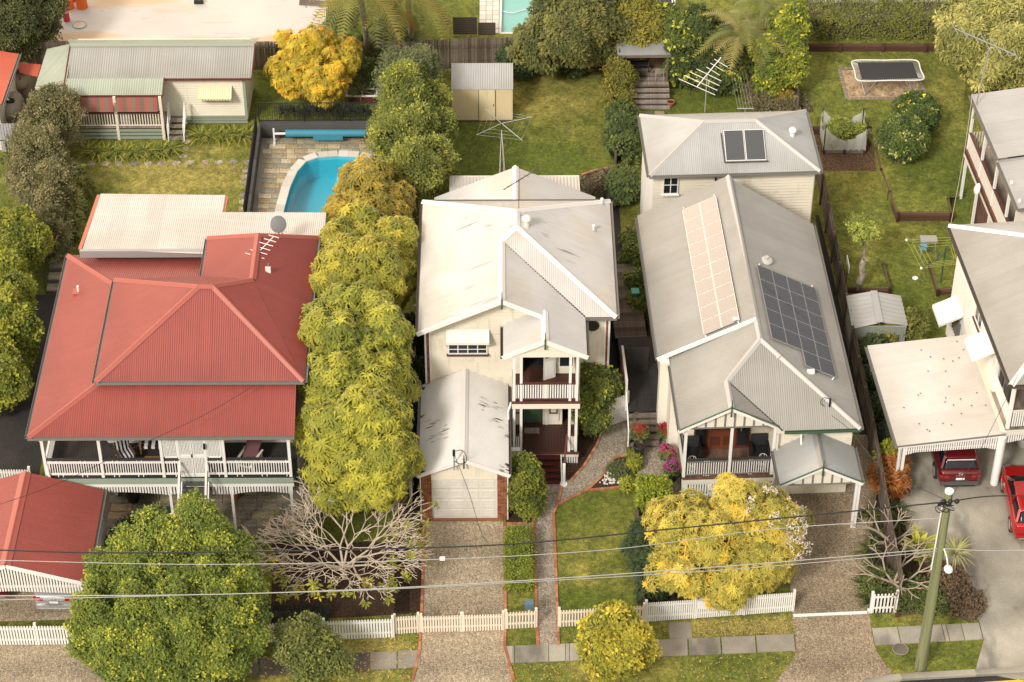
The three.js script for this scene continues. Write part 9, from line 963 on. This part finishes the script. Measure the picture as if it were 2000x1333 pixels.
tree('dry_bush', 'reddish brown dry bush at the end of the pole bed', 'bush', [[17.62, 0.4, -0.36, 0.8, 0.5], [18.3, 0.35, 0.02, 0.55, 0.4], [17.54, 0.4, -1.23, 0.6, 0.4]], { leaf: LEAF.tiny, dens: 26, clump: 0.24, cols: [[0.07, 0.045, 0.025], [0.15, 0.095, 0.05]] }); tree('bed_shrub', 'dark green low shrub behind the sleeper edging by the pole', 'shrub', [[16.13, 0.4, -0.09, 0.6, 0.45], [16.85, 0.35, 0.01, 0.5, 0.4], [14.98, 0.4, -0.81, 0.5, 0.5]], { leaf: LEAF.small, dens: 26, clump: 0.24, cols: [[0.04, 0.06, 0.01], [0.14, 0.16, 0.03]] });
sleepers('low timber edging along the pole bed', [15.53, 0.43, 17.37, 0.28, 18.64, 0.11], 0, 0.15, 'edging');
const flowers = (label, p, r, cols, stemCols) => { const t = thing('flowering_plant', label, 'plant'), R = rng(Math.round(p[0] * 50)), it = [], lf = []; for (let i = 0; i < 26; i++) { const d = ballN(R); it.push({ p: V(p[0] + d.x * r, p[1] + Math.abs(d.y) * r * 1.2 + 0.1, p[2] + d.z * r), n: V(d.x, Math.abs(d.y) + 0.3, d.z).normalize(), spin: R() * 6, s: 0.42 + 0.2 * R(), tint: R(), r: R() }); } for (let i = 0; i < 60; i++) { const d = ballN(R); lf.push({ p: V(p[0] + d.x * r * 0.9, p[1] + d.y * r * 0.8, p[2] + d.z * r * 0.9), n: d, spin: R() * 6, s: 0.7, tint: R(), r: R() }); } instances(t, 'leaves', LEAF.mid, leafMat, lf, tone(stemCols)); instances(t, 'petals', LEAF.round, leafMat, it, (q, c) => c.setRGB(...cols)); };
flowers('magenta flowers in pot beside the grey porch', [6.9, 0.6, -7.63], 0.3, [0.55, 0.04, 0.36], G.green); flowers('pink flowers on leafy stems by the porch wall', [6.71, 0.8, -8.38], 0.3, [0.6, 0.08, 0.22], G.green); flowers('red geraniums under the fountain grass', [6.73, 0.5, -10.08], 0.25, [0.45, 0.01, 0.015], G.green); flowers('red tipped leaves in the tall dark pot', [5.59, 1, -9.47], 0.3, [0.4, 0.05, 0.03], G.green);
// ---- palms and papaya
function frondGeo(L, w, droop, seed) { const R = rng(seed), pos = [], at = (t) => V(0, Math.sin(t * 1.2) * L * 0.35 - droop * L * t * t, L * t * (1 - 0.15 * t)), N = 26; for (let i = 1; i <= N; i++) { const t = i / N, p = at(t), q = at(Math.min(1, t + 0.025)), ww = w * Math.sin(Math.PI * (0.12 + 0.83 * t)) * (0.85 + 0.3 * R()); for (const s of [-1, 1]) { const tip = p.clone().add(V(s * ww, -0.35 * ww - 0.1 * R(), ww * 0.55)); pos.push(p.x, p.y, p.z, tip.x, tip.y, tip.z, q.x, q.y, q.z); } const r0 = at(t - 1 / N), b = 0.025 * (1 - t) + 0.006; pos.push(r0.x - b, r0.y, r0.z, r0.x + b, r0.y, r0.z, p.x, p.y, p.z); } const g = new THREE.BufferGeometry(); g.setAttribute('position', new THREE.Float32BufferAttribute(pos, 3)); g.computeVertexNormals(); return g; }
function palm(label, base, top, n, L, droop, mats, o = {}) { const t = thing('palm_tree', label, 'palm'), R = rng(Math.round(base[0] * 91)), gs = [frondGeo(L, L * 0.24, droop, 1), frondGeo(L * 0.9, L * 0.22, droop * 1.3, 2)]; if (!o.multi) { tube(t, 'trunk', M.palmBark, [[base[0], 0, base[1]], [lerp(base[0], top[0], 0.5) + 0.05, top[1] / 2, lerp(base[1], top[2], 0.5)], top], 0.15, 20); const cs = part(t, 'crownshaft', new THREE.CylinderGeometry(0.11, 0.16, 0.8, 12), lm([0.12, 0.15, 0.04])); cs.position.set(top[0], top[1] + 0.3, top[2]); } for (let i = 0; i < n; i++) { const f = part(t, 'frond', gs[i % 2], mats[i % mats.length]); f.rotation.order = 'YXZ'; f.rotation.y = i / n * 6.283 + R() * 0.5; f.rotation.x = (o.tilt ?? -0.3) + (R() - 0.5) * 0.9; f.position.set(top[0] + (o.multi ? (R() - 0.5) * 1.2 : 0), top[1] + (o.multi ? (R() - 0.6) * 1.4 : 0.6), top[2] + (o.multi ? (R() - 0.5) * 1.0 : 0)); } if (o.fruit) { const m = new MB(); for (let i = 0; i < 26; i++) { const a = R() * 6.283, r = 0.2 + 0.35 * R(); m.rod([top[0], top[1] - 0.1, top[2]], [top[0] + Math.cos(a) * r, top[1] - 0.9 - 0.5 * R(), top[2] + Math.sin(a) * r], 0.035, 0.02); } m.build(t, 'fruit_cluster', mat([0.36, 0.15, 0.035], { r: 0.9 })); } if (o.multi) { const m = new MB(); for (let i = 0; i < 6; i++) m.rod([base[0] + (R() - 0.5) * 0.6, 0, base[1] + (R() - 0.5) * 0.5], [top[0] + (R() - 0.5), top[1] - 0.3, top[2] + (R() - 0.5)], 0.06, 0.04); m.build(t, 'stems', M.palmBark); } return t; }
const PF = [lm([0.14, 0.15, 0.03]), lm([0.24, 0.22, 0.04]), lm([0.36, 0.27, 0.05])];
palm('tall palm with golden drooping fronds behind the yellow tree', [-7.43, -39.96], [-7.45, 5.7, -36.94], 17, 3.1, 0.9, PF, { tilt: 0.1 }); palm('tall palm with hanging orange fruit above the back fence', [-5.17, -41.23], [-5.14, 4.3, -38.68], 17, 2.8, 0.9, PF, { fruit: 1, tilt: 0.1 }); palm('young bright green palm at the foot of the tall palm', [-8, -41.3], [-7.75, 1, -40.11], 10, 1.5, 0.5, [lm([0.28, 0.33, 0.04]), lm([0.20, 0.24, 0.03])], { tilt: -0.8 }); palm('golden cane palm clump behind the T bar clothesline', [12.28, -38.47], [12.03, 3.6, -37.09], 34, 2.3, 0.8, [lm([0.26, 0.25, 0.06]), lm([0.36, 0.30, 0.09]), lm([0.17, 0.20, 0.04])], { multi: 1, tilt: -0.5 }); palm('cane palm partly hidden behind the golden clump at the top edge', [13.4, -40.42], [13.64, 3.6, -39.78], 20, 2.0, 0.7, [lm([0.30, 0.28, 0.08]), lm([0.18, 0.20, 0.04])], { multi: 1, tilt: -0.5 });
tree('palm_undergrowth', 'dark cycad undergrowth around the palm trunks', 'plant', [[-7.71, 0.5, -38.08, 0.9, 0.6], [-6.76, 0.5, -37.83, 0.8, 0.6], [-8.51, 0.9, -41.17, 1.1, 0.9], [-5.78, 0.7, -41.21, 1.2, 0.8], [-6.96, 0.6, -39.63, 0.7, 0.6]], { leaf: LEAF.lance, dens: 22, clump: 0.36, cols: [[0.03, 0.05, 0.012], [0.13, 0.15, 0.03]] });
{ const t = thing('papaya_tree', 'papaya tree with pale wrapped trunk on the right lawn', 'tree'), b = [16.33, -20.12], tp = [16.6, 2.7, -21.68]; tube(t, 'trunk', M.barkPale, [[b[0], 0.28, b[1]], [b[0] + 0.12, 1.2, b[1]], [tp[0], 2.0, lerp(b[1], tp[2], 0.6)], tp], 0.075, 24); tube(t, 'wrapping', mat([0.52, 0.47, 0.42], { r: 0.95, map: T_STONE }), [[b[0] + 0.04, 0.75, b[1] + 0.05], [b[0] + 0.16, 1.2, b[1] + 0.04], [b[0] + 0.1, 1.7, b[1]], [b[0] + 0.2, 2.1, b[1]]], 0.16, 20); const R = rng(44), it = []; for (let i = 0; i < 90; i++) { const d = ballN(R), r = 0.3 + 0.6 * R(); it.push({ p: V(tp[0] + d.x * r, tp[1] + d.y * r * 0.4, tp[2] + d.z * r), n: V(d.x, 1.2, d.z).normalize(), spin: R() * 6, s: 0.8 + 0.3 * R(), tint: R(), r: R() }); } instances(t, 'crown', LEAF.mid, leafMat, it, tone([[0.12, 0.15, 0.02], [0.34, 0.36, 0.06]])); for (let i = 0; i < 14; i++) { const a = i * 0.45, r = 0.75; rod(t, 'leaf_stalk', lm([0.2, 0.22, 0.05]), tp, [tp[0] + Math.cos(a) * r, tp[1] + 0.15, tp[2] + Math.sin(a) * r], 0.012); } }
// ---- bare frangipanis
function bareTree(name, label, base, r0, spread, h, depth, seed, bark, leaves) {
  const t = thing(name, label, 'tree'), R = rng(seed), m = new MB(), tips = []; let count = 0;
  const grow = (p, d, L, r, k) => { const q = p.clone().addScaledVector(d, L); m.rod(p, q, Math.max(0.013, r), Math.max(0.011, r * 0.8)); count++; if (k === 0) { tips.push([q, d]); return; } const n = k > depth - 1 ? (depth > 6 ? 8 : 5) : R() < 0.3 ? 3 : 2; const a0 = R() * 6.283; for (let i = 0; i < n; i++) { const a = a0 + i / n * 6.283 + (R() - 0.5) * 0.7, tilt = k > depth - 1 ? (depth > 6 ? 1.0 - 0.5 * R() : 0.95) : 0.5, s = new THREE.Vector3().crossVectors(d, Math.abs(d.y) > 0.9 ? V(1, 0, 0) : UP).normalize(), u = new THREE.Vector3().crossVectors(s, d), e = d.clone().multiplyScalar(Math.cos(tilt)).addScaledVector(s, Math.sin(tilt) * Math.cos(a)).addScaledVector(u, Math.sin(tilt) * Math.sin(a)); e.y = e.y * h + (depth > 6 ? 0.16 : 0.1); if (e.y < -0.12) e.y = -0.12 * R(); e.x *= spread; e.z *= spread; e.normalize(); grow(q, e, L * (k > depth - 1 && depth > 6 ? 1.5 : 0.68 + 0.3 * R()), r * 0.68, k - 1); } };
  grow(V(base[0], 0, base[1]), V(0, 1, 0), depth > 6 ? 0.6 : 0.75, r0, depth); m.build(t, 'branches', bark);
  if (leaves) { const it = []; for (const [q, d] of tips) if (leaves(q, R)) for (let i = 0; i < 2; i++) it.push({ p: q, n: d.clone().add(V(0, 0.3, 0)).normalize(), spin: R() * 6, s: 0.8 + 0.4 * R(), tint: R(), r: R() }); instances(t, 'leaves', leafGeo(5, 0.24, 0.09, 0.03, 71, { up: 0.7, droop: 0.2 }), leafMat, it, tone([[0.10, 0.13, 0.015], [0.36, 0.33, 0.035], [0.5, 0.36, 0.03]])); }
  return t;
}
bareTree('frangipani_tree', 'wide bare branched frangipani with few yellow leaves', [-6.88, -1.77], 0.085, 1.35, 0.8, 7, 19, mat([0.60, 0.50, 0.385], { r: 0.95 }), (q, R) => (q.z > -0.2 && q.y < 2.2 ? R() < 0.3 : q.x > -5.2 ? R() < 0.14 : R() < 0.012));
bareTree('frangipani_shrub', 'small bare frangipani in the bed behind the utility pole', [15.46, -0.62], 0.09, 1.25, 0.9, 4, 6, mat([0.36, 0.29, 0.22], { r: 0.95 }), null); bareTree('frangipani_shrub', 'taller bare frangipani against the timber fence', [15.67, -2.95], 0.09, 1.1, 1.0, 4, 9, mat([0.36, 0.29, 0.22], { r: 0.95 }), null);
// ---- fallen leaves on verge and lawn
{ const t = thing('leaf_litter', 'fallen tan leaves scattered over verge and footpath', 'leaf litter'); t.userData.kind = 'stuff'; const R = rng(123), it = [], put = (pts, n, s) => { const p = prs(pts); for (let i = 0; i < n; i++) { const u = R(), v = R(), x = lerp(lerp(p[0][0], p[1][0], u), lerp(p[3][0], p[2][0], u), v), z = lerp(lerp(p[0][1], p[1][1], u), lerp(p[3][1], p[2][1], u), v); it.push({ p: V(x, 0.05, z), n: V((R() - 0.5) * 0.4, 1, (R() - 0.5) * 0.4).normalize(), spin: R() * 6, s: s * (0.6 + 0.7 * R()), tint: R(), r: R() }); } }; put([-6.55, 1.64, -3.79, 1.52, -3.74, 3.82, -6.45, 3.81], 130, 0.85); put([7.31, 0.75, 11.35, 0.49, 11.25, 1.47, 7.25, 1.67], 420, 0.6); put([-0.02, 3.04, 11.05, 2.57, 10.41, 3.99, -0.02, 3.93], 260, 0.6); put([2.05, 1.14, 6.16, 0.94, 6.12, 1.72, 2.03, 1.86], 60, 0.6); put([-21.04, -25.73, -20.52, -23.7, -21.61, -20.96, -22.3, -24.11], 60, 0.8); put([-10.19, 2.03, -6.54, 1.78, -6.45, 3.81, -10.06, 3.79], 120, 0.9); put([-3.83, -38.57, 5.11, -38.51, 5.09, -30.67, -3.16, -30.72], 140, 0.5); const g = new THREE.BufferGeometry(); g.setAttribute('position', new THREE.Float32BufferAttribute([-0.09, 0, 0, 0, 0.015, 0.035, 0.1, 0, 0, -0.09, 0, 0, 0.1, 0, 0, 0, 0.015, -0.035], 3)); g.computeVertexNormals(); instances(t, 'leaf', g, M.creamPlain, it, (q, c) => c.setRGB(0.45 + 0.3 * q.r, 0.36 + 0.2 * q.r, 0.2)); }

// ---------- things stand on their own base point ----------
{
  const bb = new THREE.Box3(), c = new THREE.Vector3();
  scene.updateMatrixWorld(true);
  for (const o of scene.children) if (o.isGroup && !o.userData.fixed && o.children.length) { bb.setFromObject(o, false); bb.getCenter(c); c.y = bb.min.y; o.position.copy(c); for (const k of o.children) k.position.sub(c); }
  for (const o of scene.children) delete o.userData.fixed;
}
renderer.render(scene, camera);
